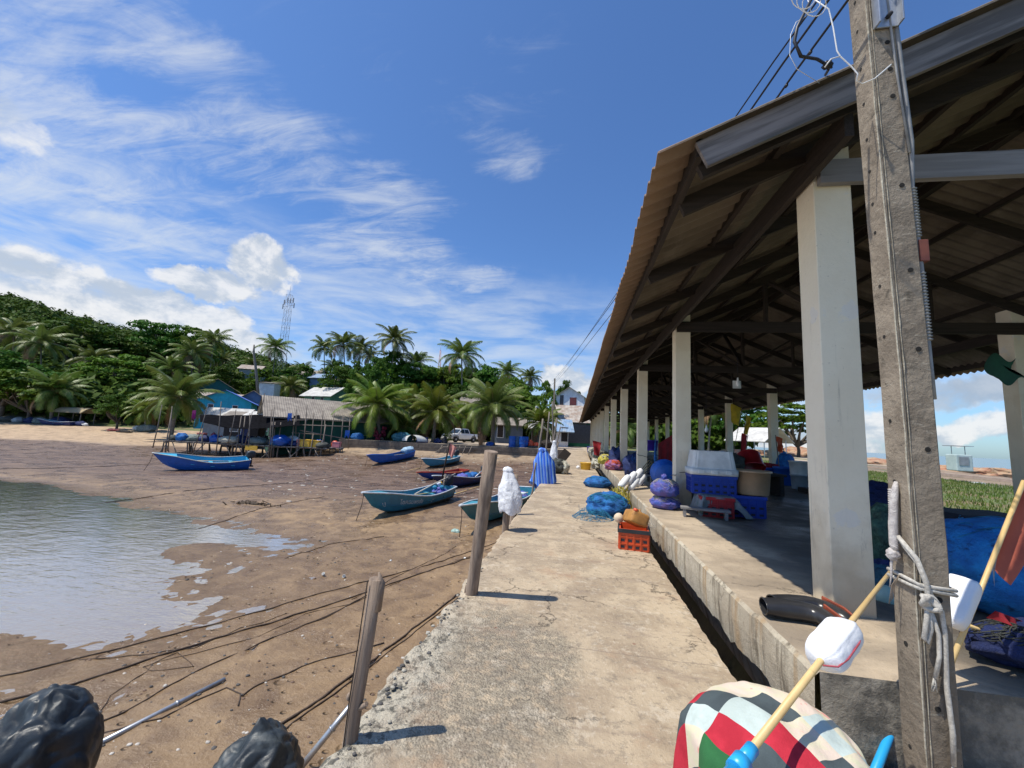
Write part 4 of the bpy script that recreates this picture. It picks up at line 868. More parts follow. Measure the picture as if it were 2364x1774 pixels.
# flags and sticks leaning at far columns
def flag(base, top, fcol, label, sz=(.5, .35), stick=M_STICK, seed=0, r=.014, z_=0.0):
    root = thing('marker_flag', label, 'flag', base, 'flag sticks leaning at the columns'); a, b_ = Vector(base), Vector(top)
    mb = MB(); mb.tube([a, b_], r, 6); part('stick', mb, stick, root)
    d = (b_ - a).normalized(); mb = MB()
    def fn(u, t): return b_ - d * (.04 + sz[0] * t) + Vector((sz[1] * u * (1 - .4 * t), .06 * math.sin(u * 5 + t * 3 + seed) + .03 * math.sin(t * 9), -.30 * u * sz[1] + .05 * math.sin(t * 6 + seed) * u))
    mb.grid(fn, 12, 12); mb.grid(lambda u, t: fn(u, t) + Vector((0, .004, 0)), 12, 12, flip=True); part('cloth', mb, fcol, root)
M_YELC = pm('yellow_cloth', (0.62, 0.46, 0.03), (0.50, 0.36, 0.03), 5, .8, .2, 20, trans=.2); M_ORGC = pm('orange_cloth', (0.68, 0.13, 0.045), (0.55, 0.09, 0.03), 5, .8, .2, 30, trans=.25)
def hp(px, py, Y): k_ = ray(px, py); return EYE + k_ * (Y / k_.y)
flag(hp(1575, 1030, 21), hp(1603, 880, 21), M_YELC, 'left yellow flag leaning at the inner column row', (.9, -.5), seed=1); flag(hp(1596, 1030, 21.3), hp(1612, 895, 21.3), M_YELC, 'right yellow flag leaning at the inner column row', (.9, .25), seed=4)
flag(hp(1600, 1025, 20.6), hp(1616, 940, 20.6), M_REDC, 'red and wrapped flag below the two yellow ones', (1.0, -.25), seed=2)
flag(hp(1685, 1025, 15.2), hp(1675, 940, 15.2), M_ORGC, 'orange flag on a stick beside the blue tubs', (.5, .25), seed=3)
flag(hp(1292, 1005, 24), hp(1299, 955, 24), M_REDC, 'small red flag at the far platform edge', (.8, -.5), seed=5)
mb = MB(); mb.blob(hp(1697, 1010, 16.8), (.35, .2, .55), 7, .2); one('blue_bundle', mb, M_NETB, 'blue bundle standing against the far inner column', 'net', hp(1697, 1030, 16.8))
lump(hp(1885, 1075, 8.9).to_tuple()[:2] + (ZP,), (.75, .6, .38), M_NETN, 'net_heap', 'dark blue net heap seen between the near column and the utility pole', seed=41, amp=.25)
# clutter at the far platform edge
rnd = random.Random(7); labs = ['grey net lump', 'cream rope lump', 'brown coil', 'pale yellow net lump', 'dark net lump', 'white bag']
for k, (x, y, r, mt, lab) in enumerate([(1.25, 23, .3, M_NETC, 'pale net lump and sticks beside the yellow basin'), (1.6, 24.5, .3, M_NETG, 'dark net lump at the platform edge behind the yellow basin'), (1.55, 27, .3, M_NETS, 'grey green net lump on the platform before the fifth column'), (1.5, 21, .26, M_YROPE, 'yellowish net lump on the platform edge behind the orange net'), (1.6, 31, .32, M_NETG, 'small dark net lump far along the platform edge'), (1.45, 34, .3, M_NETC, 'small cream net lump far along the platform edge')]):
    lump((x, y, ZP if x > 1.35 else 0), (r * 1.1, r * 1.5, r), mt, 'net_heap', lab, seed=50 + k, amp=.35, strands=18, sm=M_NETC, cord=.012)
basin((1.42, 38, ZP), .28, .5, M_PUR, 'plastic_bucket', 'small purple bucket at the far platform edge', 'bucket', grp='buckets on the platform'); basin(hp(1408, 1000, 24).to_tuple()[:2] + (ZP + .7,), .35, .6, M_PUR, 'plastic_bucket', 'purple bucket inside the hall beside the hanging red cloth', 'bucket', grp='buckets on the platform')
# bulbs
for px, py, Y, lab in ((1526 / 1 , 928, 13.0, 'small bulb hanging deeper in the hall'), (1702, 882, 11.0, 'larger bulb with a square white shade hanging in the hall')):
    p = hp(px if px < 1600 else 1594, py if px < 1600 else 828, Y); root = thing('hanging_lamp', lab, 'lamp', p, 'bulbs hanging under the roof')
    mb = MB(); mb.tube([p + Vector((0, 0, .14)), (p.x, p.y, 3.9)], .006, 5); part('cord', mb, M_DARKC, root); mb = MB(); mb.lathe([(.02, .14), (.022, .08), (.05, .02), (.055, -.03), (.03, -.08), (.001, -.09)], 14, Matrix.Translation(p)); part('bulb', mb, pm('glass_white', (.8, .8, .8), (.75, .75, .75), 4, .2), root)
    if px > 1600: mb = MB(); mb.box(p + Vector((0, .07, -.03)), (.2, .03, .2)); part('shade', mb, M_WHT, root, bev=.01)
# ------------------------------------------------------------------ utility pole beside the camera
PP = Vector((1.700, 2.375, 0)); PR = rotz(math.radians(-1)); PH = 4.9
def pole_pt(lx, ly, z):
    zz = 1.6 + 1.4 * (z - 1.6); k = .70 * (1 - .014 * zz); return PP + PR @ Vector((lx * k - .006 * (zz - 1.1) - .012 * max(0, zz - 2.0) + .018 * abs(zz - 1.1) ** .5 * -1 * (zz < 1.1), ly * k, 0)) + Vector((0, 0, zz))
upole = thing('utility_pole', 'tapered square concrete utility pole with bolt holes standing right in front of the platform', 'utility pole', PP)
def pole_mesh():
    mb = MB(); h = .108; c_ = .016; n = 90; prof = []
    # octagon-like outline with a raised rib at the near corner
    base = [(-h, -h + c_), (-h + .004, -h + .006), (-h + c_ * .9, -h - .003), (-h + .03, -h + .004), (h - c_, -h), (h, -h + c_), (h, h - c_), (h - c_, h), (-h + c_, h), (-h, h - c_)]
    vs = []
    for i in range(n + 1):
        z = .45 + (PH - .45) * i / n
        for j, (x, y) in enumerate(base):
            e = .0035 * mnoise.fractal(Vector((j * 2.2, z * 7, 0)), .8, 2, 3); vs.append(pole_pt(x + (e if j < 5 else 0), y + e, z))
    m = len(base); fs = [(i * m + k, i * m + (k + 1) % m, (i + 1) * m + (k + 1) % m, (i + 1) * m + k) for i in range(n) for k in range(m)]; fs.append(tuple(n * m + k for k in range(m))); mb.add(vs, fs); return mb
def pole_ex(b, co, col):
    P = b.n('ShaderNodeNewGeometry').outputs['Position']; v = b.noise(b.map(P, (3, 3, 9), (.6, .3, 0)), 3.0, 9, .75, 1.2); col = b.mix(b.m('MULTIPLY', b.sstep(v, .56, .66), .55), col, (0.42, 0.38, 0.30))
    x, y, z = b.sep(P); col = b.mix(b.m('MULTIPLY', b.sstep(b.m('ADD', z, b.noise(P, 4, 5)), 1.9, .9), .35), col, (0.11, 0.09, 0.065)); sp = b.voro(P, 42); return b.mix(b.m('MULTIPLY', b.m('LESS_THAN', sp, .12), b.sstep(b.noise(P, 6, 3), .52, .6)), col, (0.05, 0.045, 0.04))
M_POLE = pm('pole_concrete', (0.285, 0.235, 0.175), (0.185, 0.15, 0.11), 5, .92, .75, 26, vec='World', det=9, spots=(14, (0.09, 0.075, 0.055), .55, .72), extra=pole_ex)
shaft = part('shaft', pole_mesh(), M_POLE, upole)
M_HOLE = pm('hole_shade', (0.012, 0.011, 0.01), (0.02, 0.018, 0.015), 9, 1.0)  # near-black plugs put the shade inside the bolt holes into colour
mb = MB()
def hole(face, u, z, r=.0135):
    mb = MB()
    "a bolt hole: closed plug, coloured with the shade of an open hole"
    c, nrm = (pole_pt(u, -.108, z), PR @ Vector((0, -1, 0))) if face == 0 else (pole_pt(-.108, u, z), PR @ Vector((-1, 0, 0)))
    T = Matrix.Translation(c + nrm * .0025) @ nrm.to_track_quat('Z', 'Y').to_matrix().to_4x4(); mb.lathe([(.0005, -.02), (r * .8, -.02), (r, 0), (.0005, .0005)], 14, T, smooth=False); part('bolt_hole', mb, M_HOLE, upole)
for z in (1.12, 1.62, 1.98, 2.28, 2.62, 3.0, 3.12, 3.24, 3.36, 3.55): hole(0, .03, z, .0125 if z > 1.5 else .014)
for z in (.62, 1.50, 1.72, 2.04, 2.24, 2.46, 2.58, 2.72, 2.86, 3.02, 3.18, 3.36, 3.5): hole(1, .02 - .01 * (z > 2), z, .009)
hole(0, -.02, .78, .012); hole(1, .0, .95, .012)
mb = MB(); rp = [pole_pt(-.103, -.106, z) for z in np.arange(.45, 4.2, .03)]; mb.tube([p + Vector((.002 * mnoise.noise(p * 9), .002 * mnoise.noise(p * 11), 0)) for p in rp], [.0035 + .005 * max(0, mnoise.noise(Vector((0, 0, i * .35)))) for i in range(len(rp))], 6); mb.tube([pole_pt(-.075, -.1085, z) + Vector((.002 * mnoise.noise(Vector((3, 0, z * 9))), 0, 0)) for z in np.arange(.45, 4.2, .04)], [.0015 + .0045 * max(0, mnoise.noise(Vector((5, 0, i * .5)))) for i in range(94)], 5); part('corner_rib', mb, pm('rib_pale', (0.46, 0.42, 0.33), (0.30, 0.265, 0.20), 12, .95, .6, 40, vec='World'), upole)
root = thing('metal_bracket', 'galvanised channel bracket bolted high on the utility pole', 'bracket', pole_pt(0, -.12, 3.3)); mb = MB(); R = PR
mb.box(pole_pt(.028, -.128, 3.42), (.12, .009, .34), R); mb.box(pole_pt(-.06, -.155, 3.42), (.009, .055, .34), R); mb.box(pole_pt(.112, -.155, 3.42), (.009, .055, .34), R); part('channel', mb, M_STEEL, root, bev=.002)
for z in (3.34, 3.48):
    mb = MB(); mb.lathe([(.012, 0), (.012, .03), (.0, .032)], 8, Matrix.Translation(pole_pt(.03, -.132, z)) @ (PR @ Vector((0, -1, 0))).to_track_quat('Z', 'Y').to_matrix().to_4x4()); part('bolt', mb, M_DARKC, root)
# cable along the pole's right side, with its insulator
mb = MB(); pts = [pole_pt(.115, -.10, z) + Vector((.012 * math.sin(z * 5), 0, 0)) for z in [5.0, 4.2, 3.6, 3.1, 2.8]] + [pole_pt(.125 + .004 * math.sin(z * 9), -.07, z) for z in [2.6, 2.45, 2.3, 2.15, 2.0, 1.9, 1.8]]; mb.tube(pts, .012, 7)
for z in list(np.arange(2.42, 2.62, .012)) + list(np.arange(2.02, 2.28, .012)): mb.lathe([(.014, -.006), (.021, 0), (.014, .006)], 8, Matrix.Translation(pole_pt(.125, -.07, z)))
mb.tube([pole_pt(.02, -.125, 4.3), pole_pt(.035, -.135, 3.55), pole_pt(.06, -.128, 3.1), pole_pt(.10, -.118, 2.75)], .006, 6)
one('pole_cable', mb, pm('cable_grey', (0.26, 0.26, 0.25), (0.18, 0.18, 0.175), 12, .6), 'grey wrapped cable running down the right side of the utility pole', 'cable', pole_pt(.12, 0, 2))
mb = MB(); mb.box(pole_pt(.15, -.06, 2.36), (.045, .045, .12), R); one('insulator', mb, pm('rust_red', (0.20, 0.06, 0.035), (0.12, 0.035, 0.025), 9, .7), 'small rust red insulator on the utility pole cable', 'insulator', pole_pt(.15, -.06, 2.32), bev=.004)
# rope tied round the pole
mb = MB(); zk = 1.135
def ring(z0, dz_, off, seed):
    c4 = [(-.12, .12), (-.125, -.12), (-.10, -.128), (.0, -.126), (.12, -.124), (.125, .12)]; return [pole_pt(x, y, z0 + dz_ * i / 5) + Vector((0, 0, .004 * math.sin(i + seed))) for i, (x, y) in enumerate(c4)]
mb.tube(ring(1.16, -.02, 0, 0), .009, 7); mb.tube(ring(1.178, -.025, 0, 2), .009, 7)
kc = pole_pt(-.060, -.142, 1.115)
mb.tube([pole_pt(-.14, -.02, 1.31), pole_pt(-.11, -.135, 1.25), pole_pt(-.06, -.14, 1.18), kc, pole_pt(.01, -.15, 1.09), pole_pt(.028, -.14, 1.02), pole_pt(.02, -.135, .86), pole_pt(.035, -.135, .72), pole_pt(.02, -.14, .63)], .0105, 7)
mb.tube([pole_pt(-.13, -.01, 1.30), pole_pt(-.10, -.128, 1.235), pole_pt(-.055, -.134, 1.165), pole_pt(.0, -.135, 1.10)], .009, 7)
for k in range(5):
    a = .6 * k; mb.tube([kc + PR @ Vector((.032 * math.cos(t + a), -.012 + .012 * math.sin(2 * t + a), .030 * math.sin(t * 1.0 + a * .5))) for t in np.linspace(0, 2 * PI, 12)], .0105, 6)
mb.tube([kc, pole_pt(-.08, -.15, 1.06), pole_pt(-.098, -.145, 1.0), pole_pt(-.08, -.14, .985), pole_pt(-.05, -.14, 1.03), kc], .010, 7)
mb.tube([kc, pole_pt(-.012, -.145, 1.02), pole_pt(-.012, -.14, .95), pole_pt(-.045, -.14, .88)], .009, 7)
for (x, z, n_, l) in ((-.05, .885, 8, .045), (.018, .635, 12, .085)):
    for k in range(n_):
        a = k * 1.3; mb.tube([pole_pt(x, -.138, z), pole_pt(x + .010 * math.cos(a) - .004, -.142 + .006 * math.sin(a), z - l * .5), pole_pt(x + .014 * math.cos(a * 1.7) - .006, -.14 + .006 * math.sin(a), z - l)], .0028, 4)
one('tied_rope', mb, M_ROPE, 'knotted grey rope tied round the utility pole with frayed ends hanging', 'rope', kc)
# twisted rope bundle going up through the left hole
mb = MB(); pts = [pole_pt(-.122, -.015, 1.50), pole_pt(-.135, -.02, 1.475), pole_pt(-.145, -.01, 1.42), pole_pt(-.152, 0, 1.35), pole_pt(-.158, .0, 1.28), pole_pt(-.155, .0, 1.255)]; mb.tube(pts, [.008, .014, .0175, .019, .0175, .012], 10)
for k in range(26): z = 1.27 + .0078 * k; c = pole_pt(-.156 + .016 * (k / 26), 0, z); mb.lathe([(.015, -.006), (.0205, 0), (.015, .006)], 9, Matrix.Translation(c) @ Matrix.Rotation(.5, 4, 'Y'))
mb.blob(pole_pt(-.165, 0, 1.245), (.028, .025, .028), 4, .3); mb.tube([pole_pt(-.16, 0, 1.25), pole_pt(-.175, .0, 1.215), pole_pt(-.17, .01, 1.175), pole_pt(-.185, .01, 1.13)], [.007, .006, .005, .002], 6)
one('rope_bundle', mb, pm('pale_twine', (0.60, 0.56, 0.52), (0.42, 0.38, 0.36), 30, .9, .6, 90), 'thick pale twine-wrapped rope going into a hole on the left of the utility pole', 'rope', pts[2])
# overhead cables
FP = hp(1193, 975, 50.0); FP.z = .35; FPT = hp(1192.5, 818, 50.0)
M_CAB = pm('black_cable', (0.012, 0.012, 0.015), (0.02, 0.02, 0.024), 5, .5)
for k, (dx_, dz_, lab) in enumerate([(0, 0, 'upper black overhead cable from the near pole to the far one'), (.10, -.06, 'lower black overhead cable from the near pole to the far one'), (-.07, .02, 'leftmost black overhead cable from the near pole to the far one')]):
    a = hp(1812 + 30 * dx_, -30, 2.25) + Vector((dx_ * .6, 0, dz_)); b_ = FPT + Vector((dx_ * 2, 0, -.4 - .3 * k)); m_ = hp(1640 + 300 * dx_, 210 + 0 * dx_, 3.0) + Vector((0, .3, .05 + dz_)); pts = [a, a.lerp(m_, .5) + Vector((0, 0, .01)), m_] + [m_.lerp(b_, t) - Vector((0, 0, .9 * 4 * t * (1 - t) * .2)) for t in (.1, .3, .5, .7, .9, 1)]
    mb = MB(); mb.tube(pts, .008 if k < 2 else .006, 6, cap=False)
    if k == 1: [mb.blob(a.lerp(m_, t), (.012, .018, .012), 2, .3, nu=8, nv=6) for t in (.35, .6, .8)]
    one('overhead_cable', mb, M_CAB, lab, 'cable', a, 'overhead cables')
mb = MB(); cw = lambda px, py, Y=2.2: hp(px, py, Y)
mb.tube([cw(1760, 0), cw(1790, 20), cw(1800, 60), cw(1808, 110), cw(1815, 122), cw(1840, 145), cw(1853, 160), cw(1850, 175), cw(1862, 182, 2.25), cw(1890, 170, 2.22), cw(1925, 140, 2.25)], .0035, 6)
mb.tube([cw(1815, 122), cw(1795, 128), cw(1782, 145)], .0035, 5); mb.tube([cw(1745, 0), cw(1752, 25), cw(1742, 35), cw(1720, 48), cw(1708, 75), cw(1706, 120), cw(1722, 150), cw(1770, 180, 2.6)], .0018, 5)
for k in range(3): mb.tube([cw(1735 + 12 * k + 26 * math.cos(t), -6 + 26 * math.sin(t) + 8 * k, 2.0 + .03 * math.sin(t)) for t in np.linspace(0, 2 * PI, 16)], .0022, 5)
one('white_wire', mb, pm('wire_white', (0.78, 0.78, 0.76), (0.7, 0.7, 0.68), 5, .5), 'thin white loops of wire tangled between the roof and the utility pole', 'wire', cw(1815, 122))
mb = MB(); mb.tube([cw(1752, 0, 2.2), cw(1722, 60, 2.2), cw(1716, 90, 2.2), cw(1730, 122, 2.2), cw(1765, 128, 2.4), cw(1785, 140, 2.6), cw(1790, 150, 2.7), cw(1783, 162, 2.8)], .009, 6); mb.blob(cw(1789, 141, 2.6), (.03, .02, .025), 3, .5)
one('service_wire', mb, M_CAB, 'thick black service wire joining the roof edge near the utility pole', 'wire', cw(1785, 140, 2.6))
# ------------------------------------------------------------------ rubber boots
def boot(mb, o, R, seed=0):
    "lying on its side: shaft along local +x from the ankle, foot along +y"
    path = [(.32, 0, 0, .078, .052), (.25, 0, 0, .080, .060), (.18, .0, 0, .078, .064), (.08, .004, 0, .070, .062), (.02, .02, 0, .070, .058), (-.02, .06, 0, .066, .052), (-.03, .12, 0, .060, .048), (-.032, .18, 0, .056, .046), (-.03, .225, 0, .046, .038), (-.026, .25, 0, .015, .015)]
    n = 18; vs = []
    for i, (x, y, z, ra, rb) in enumerate(path):
        nx = path[min(i + 1, 9)]; pv = path[max(i - 1, 0)]; t = Vector((nx[0] - pv[0], nx[1] - pv[1], 0)).normalized(); s_ = Vector((-t.y, t.x, 0))
        for k in range(n): a = 2 * PI * k / n; e = 1 + .06 * mnoise.noise(Vector((math.cos(a) * 2, x * 12 + seed, math.sin(a) * 2))); vs.append(o + R @ (Vector((x, y, z)) + s_ * math.cos(a) * ra * e + Vector((0, 0, 1)) * math.sin(a) * rb * e))
    mb.add(vs, [(i * n + k, i * n + (k + 1) % n, (i + 1) * n + (k + 1) % n, (i + 1) * n + k) for i in range(9) for k in range(n)], True)
root = thing('rubber_boots', 'pair of black rubber boots with orange soles lying at the platform corner', 'boots', (1.6, 3.35, ZP))
M_BOOT = pm('boot_rubber', (0.022, 0.022, 0.024), (0.035, 0.034, 0.034), 4, .28, .06, 30, spots=(6, (0.10, 0.09, 0.08), .60, .75))
for k, (ox, oy, rt) in enumerate([(1.70, 3.32, math.radians(176)), (1.79, 3.47, math.radians(190))]):
    o_ = Vector((ox, oy, ZP + .068)); R_ = rotz(rt); mb = MB(); boot(mb, o_, R_, k); bo = part('boot', mb, M_BOOT, root)
    mb = MB()
    mb.grid(lambda a, t: o_ + R_ @ Vector((-.088 + .012 * (1 - 4 * (t - .5) ** 2) * 0 - .004 * math.sin(a * 12), .0 - .04 + .27 * t, (a - .5) * .088 * (1 - .75 * max(0, t - .72) * 2.2) * (1 - .3 * max(0, .15 - t) * 5))), 10, 20); mb.grid(lambda a, t: o_ + R_ @ Vector((-.074, .0 - .04 + .27 * t, (a - .5) * .092 * (1 - .75 * max(0, t - .72) * 2.2))), 10, 20, flip=True); [mb.tube([o_ + R_ @ Vector((-.081, -.04 + .27 * t, s_ * .045 * (1 - .75 * max(0, t - .72) * 2.2))) for t in np.linspace(0, 1, 12)], .008, 6) for s_ in (-1, 1)]
    so = part('sole', mb, pm('sole_orange', (0.36, 0.075, 0.03), (0.22, 0.05, 0.025), 7, .6), bo)
    mb = MB(); mb.tube([o_ + R_ @ Vector((.32, .078 * math.cos(a), .052 * math.sin(a))) for a in np.linspace(0, 2 * PI, 20)], .005, 6); part('cuff', mb, M_BOOT, bo)
# ------------------------------------------------------------------ float poles at the platform corner
def foam_float(c, ax, L_, r, parent, seed=0):
    mb = MB(); T = Matrix.Translation(c) @ ax.to_track_quat('Z', 'Y').to_matrix().to_4x4()
    def fn(a, t):
        ph = 2 * PI * a; k = 1 + .06 * math.copysign(abs(math.cos(4 * ph + seed)) ** .5, math.cos(4 * ph + seed)); e = (1 - abs(2 * t - 1) ** 7) ** .4; rr = r * (.25 + .75 * e) * k if 0 < t < 1 else .002; rr *= 1 + .05 * mnoise.noise(Vector((math.cos(ph) * 2, math.sin(ph) * 2, t * 5 + seed))); cx_, sy_ = math.cos(ph + .5), math.sin(ph + .5)
        return T @ Vector((1.02 * rr * math.copysign(abs(cx_) ** .55, cx_), rr * math.copysign(abs(sy_) ** .55, sy_) * .80, (t - .5) * L_))
    mb.grid(fn, 48, 16, flip=True); return part('float', mb, M_FOAM, parent)
A_, B_ = Vector((.60, 1.575, .615)), Vector((1.93, 2.91, .90)); root = thing('float_pole', 'bamboo pole with a white foam float and blue pipe end, leaning over the checked cover', 'fishing float', A_)
mb = MB(); mb.tube([A_, A_.lerp(B_, .5), B_], [.0125, .0135, .010], 10); part('bamboo', mb, M_BAMB, root); ax = (B_ - A_).normalized()
fo = foam_float(A_.lerp(B_, .44), ax, .37, .068, root, 1)
mb = MB(); fc = A_.lerp(B_, .43); sd = ax.cross(Vector((0, 0, 1))).normalized(); up_ = sd.cross(ax); q0 = sd * .064 + up_ * .006
mb.tube([fc - ax * .19 + q0 * .25, fc - ax * .165 + q0 * .95, fc - ax * .08 + q0 * 1.16, fc + ax * .08 + q0 * 1.16, fc + ax * .165 + q0 * .95, fc + ax * .19 + q0 * .2], .0035, 6); part('red_cord', mb, pm('red_string', (0.42, 0.07, 0.09), (0.3, 0.05, 0.06), 20, .8), root)
mb = MB(); C0 = A_ - ax * .01; mb.tube([C0 + ax * .02, C0 - ax * .05], .021, 16); mb.tube([C0 - ax * .048, C0 - ax * .10], .029, 16); mb.tube([C0 - ax * .098, C0 - ax * .75], .0235, 16); part('pipe', mb, M_PVC, root)
mb = MB(); mb.tube([B_, B_ + Vector((-.12, -.2, .05)), pole_pt(-.13, 0, 1.17)], .003, 5); mb.tube([B_ - ax * .1, B_ - ax * .02 + Vector((.02, -.03, .01)), B_ + Vector((-.3, -.5, .1)), pole_pt(-.12, -.12, 1.165)], .003, 5)
for k in range(4): mb.tube([pole_pt(-.14, -.02, 1.18), pole_pt(-.16 - .006 * k, .0, 1.14), pole_pt(-.165 - .012 * k, .0, 1.10 - .008 * k)], .0018, 4)
one('tie_string', mb, pm('tie_brown', (0.26, 0.20, 0.15), (0.18, 0.14, 0.1), 20, .9), 'thin brown string tying the bamboo float pole to the utility pole', 'string', B_)
A2, B2 = D(2052, 1440, 2.15), D(2212, 1040, 2.55); root = thing('float_pole', 'bamboo pole with white float and pinkish orange flag right of the utility pole', 'fishing float', A2); ax = (B2 - A2).normalized()
mb = MB(); mb.tube([A2 - ax * .25, B2], .0125, 10); part('bamboo', mb, M_BAMB, root); foam_float(D(2066, 1300, 2.25), ax, .31, .070, root, 3)
M_FLAG = pm('flag_orange', (0.62, 0.17, 0.10), (0.52, 0.13, 0.08), 4, .85, .2, 60, trans=.35); mb = MB()
f0, f1 = D(2205, 1055, 2.53), D(2145, 1205, 2.38)
def fl(u, t): p = f0.lerp(f1, t); return p + RH * (.14 * u * math.sin(PI * min(1, .15 + t * .75)) + .01 * math.sin(t * 7)) + Vector((0, .05 * math.sin(u * 4) * u, -.12 * u * t - .02 * u))
mb.grid(fl, 14, 18); mb.grid(lambda u, t: fl(u, t) + Vector((0, .003, 0)), 14, 18, flip=True); part('flag', mb, M_FLAG, root)
mb = MB(); f2 = D(2140, 1230, 2.38)
def fl2(u, t): p = f0.lerp(f2, .3 + .7 * t); return p - RH * (.055 * u * math.sin(PI * min(1, .1 + t * .8))) + Vector((0, -.01 - .02 * u, -.09 * u * t))
mb.grid(fl2, 8, 14); part('grey_cloth', mb, pm('grey_cloth', (0.36, 0.37, 0.38), (0.28, 0.29, 0.30), 6, .85, trans=.2), root)
# second blue pipe behind the pole
mb = MB(); a, b_ = D(1936, 1552, 2.18), D(1885, 1680, 2.05); mb.tube([a + (a - b_).normalized() * .12, a, a + (b_ - a) * .001, b_, b_ + (b_ - a)], [.012, .013, .018, .022, .022], 14); one('blue_pipe', mb, M_PVC, 'bright blue plastic pipe end leaning behind the foot of the utility pole', 'pipe', b_)
# things at the near column's right
mb = MB(); c = D(1918, 1292, 3.35); mb.blob(c, (.105, .105, .10), 1, .02, nu=30, nv=20); mb.tube([c + Vector((.107 * math.cos(a), .107 * math.sin(a), -.01)) for a in np.linspace(0, 2 * PI, 24)], .003, 5); one('buoy', mb, pm('pale_green', (0.42, 0.56, 0.46), (0.36, 0.50, 0.42), 4, .4, .05, 20), 'round pale green plastic buoy between the near column and the utility pole', 'buoy', c)
lump(D(1922, 1370, 3.45).to_tuple()[:2] + (ZP,), (.17, .20, .13), net('teal_heap', (0.03, 0.14, 0.20), (0.02, 0.07, 0.11)), 'net_heap', 'small dark teal net heap under the pale green buoy', seed=61)
strands(D(1925, 1325, 3.3), .12, 26, 12, pm('orange_cord', (0.62, 0.10, 0.04), (0.5, 0.08, 0.03), 20, .8), 'orange_line', 'small tangle of orange cord below the pale green buoy', 'cord', .0045, .07)
mb = MB(); mb.blob(D(1915, 1245, 3.7), (.16, .15, .14), 5, .25); one('navy_bundle', mb, M_NETN, 'navy and coral bundle behind the pale green buoy', 'net', D(1915, 1260, 3.7))
mb = MB(); a = D(1895, 1328, 3.1); mb.tube([a, D(1925, 1326, 3.15)], .003, 5); one('orange_string', mb, MATS['orange_cord'], 'single taut orange string behind the bamboo pole', 'string', a)
lump(tuple(D(2215, 1400, 3.25)[:2]) + (ZP,), (.74, .62, .40), net('sunlit_net', (0.015, 0.26, 0.62), (0.008, 0.15, 0.45)), 'net_mound', 'big bright blue covered net mound at the right edge of the platform', seed=62, amp=.10, fold=.05, strands=14, sm=M_NETT, sc=1.2, nu=70, nv=40)  # blue net with its colour raised to stand in for sunlight on the mound
lump((2.78, 3.0, ZP), (.36, .22, .13), M_NETN, 'net_heap', 'dark loose mesh at the foot of the big blue mound', seed=63, amp=.3, strands=60, sm=M_NETG)
mb = MB(); mb.tube([D(2075, 1345, 2.45), D(2140, 1370, 2.5), D(2230, 1412, 2.55)], .011, 8); one('long_stick', mb, M_BAMB, 'thin pale stick lying across in front of the big blue mound', 'stick', D(2140, 1370, 2.5))
cloth_hang(D(2150, 1320, 2.45), D(2230, 1350, 2.5), .14, M_REDC, 'small torn red cloth on the front of the big blue mound', 5, 'red_rag', low=.6)
# table with dark trays behind the mound
tb_ = thing('work_table', 'long low table with grey top and red side panel at the right of the hall', 'table', (4.4, 5.6, ZP)); mb = MB(); mb.bbox((3.9, 5.2, ZP + .33), (6.4, 6.4, ZP + .38)); part('table_top', mb, M_GRYP, tb_, bev=.01)
mb = MB(); mb.bbox((3.98, 5.28, ZP), (4.55, 5.36, ZP + .32)); part('panel', mb, M_REDP, tb_)
for q in ((4.0, 6.3), (6.3, 5.3), (6.3, 6.3)): mb = MB(); mb.bbox((q[0] - .04, q[1] - .04, ZP), (q[0] + .04, q[1] + .04, ZP + .33)); part('leg', mb, M_DARKX, tb_)
mb = MB(); c = Vector((4.75, 5.75, ZP + .47)); mb.box(c, (.75, .5, .17), rotz(.1), 1.18); one('foam_lid', mb, M_DARKC, 'dark tapered tray standing on the grey work table', 'tray', c - Vector((0, 0, .09)), bev=.01)
lump((3.55, 5.3, ZP), (.3, .35, .34), net('green_net', (0.07, 0.16, 0.10), (0.03, 0.07, 0.05)), 'net_heap', 'green and grey net heap beside the red end of the work table', seed=64)
mb = MB(); mb.grid(lambda u, t: Vector((7.66 - .40 * u - .1 * math.sin(t * 5), 8.28, 3.38 - .42 * t - .08 * math.sin(u * 6 + t * 4))), 12, 10); mb.grid(lambda u, t: Vector((7.66 - .40 * u - .1 * math.sin(t * 5), 8.29, 3.38 - .42 * t - .08 * math.sin(u * 6 + t * 4))), 12, 10, flip=True); one('green_rag', mb, pm('green_tarp', (0.012, 0.085, 0.05), (0.01, 0.06, 0.04), 5, .7), 'torn dark green sheet hanging by the far right column', 'tarpaulin', (7.3, 8.28, 3.5))
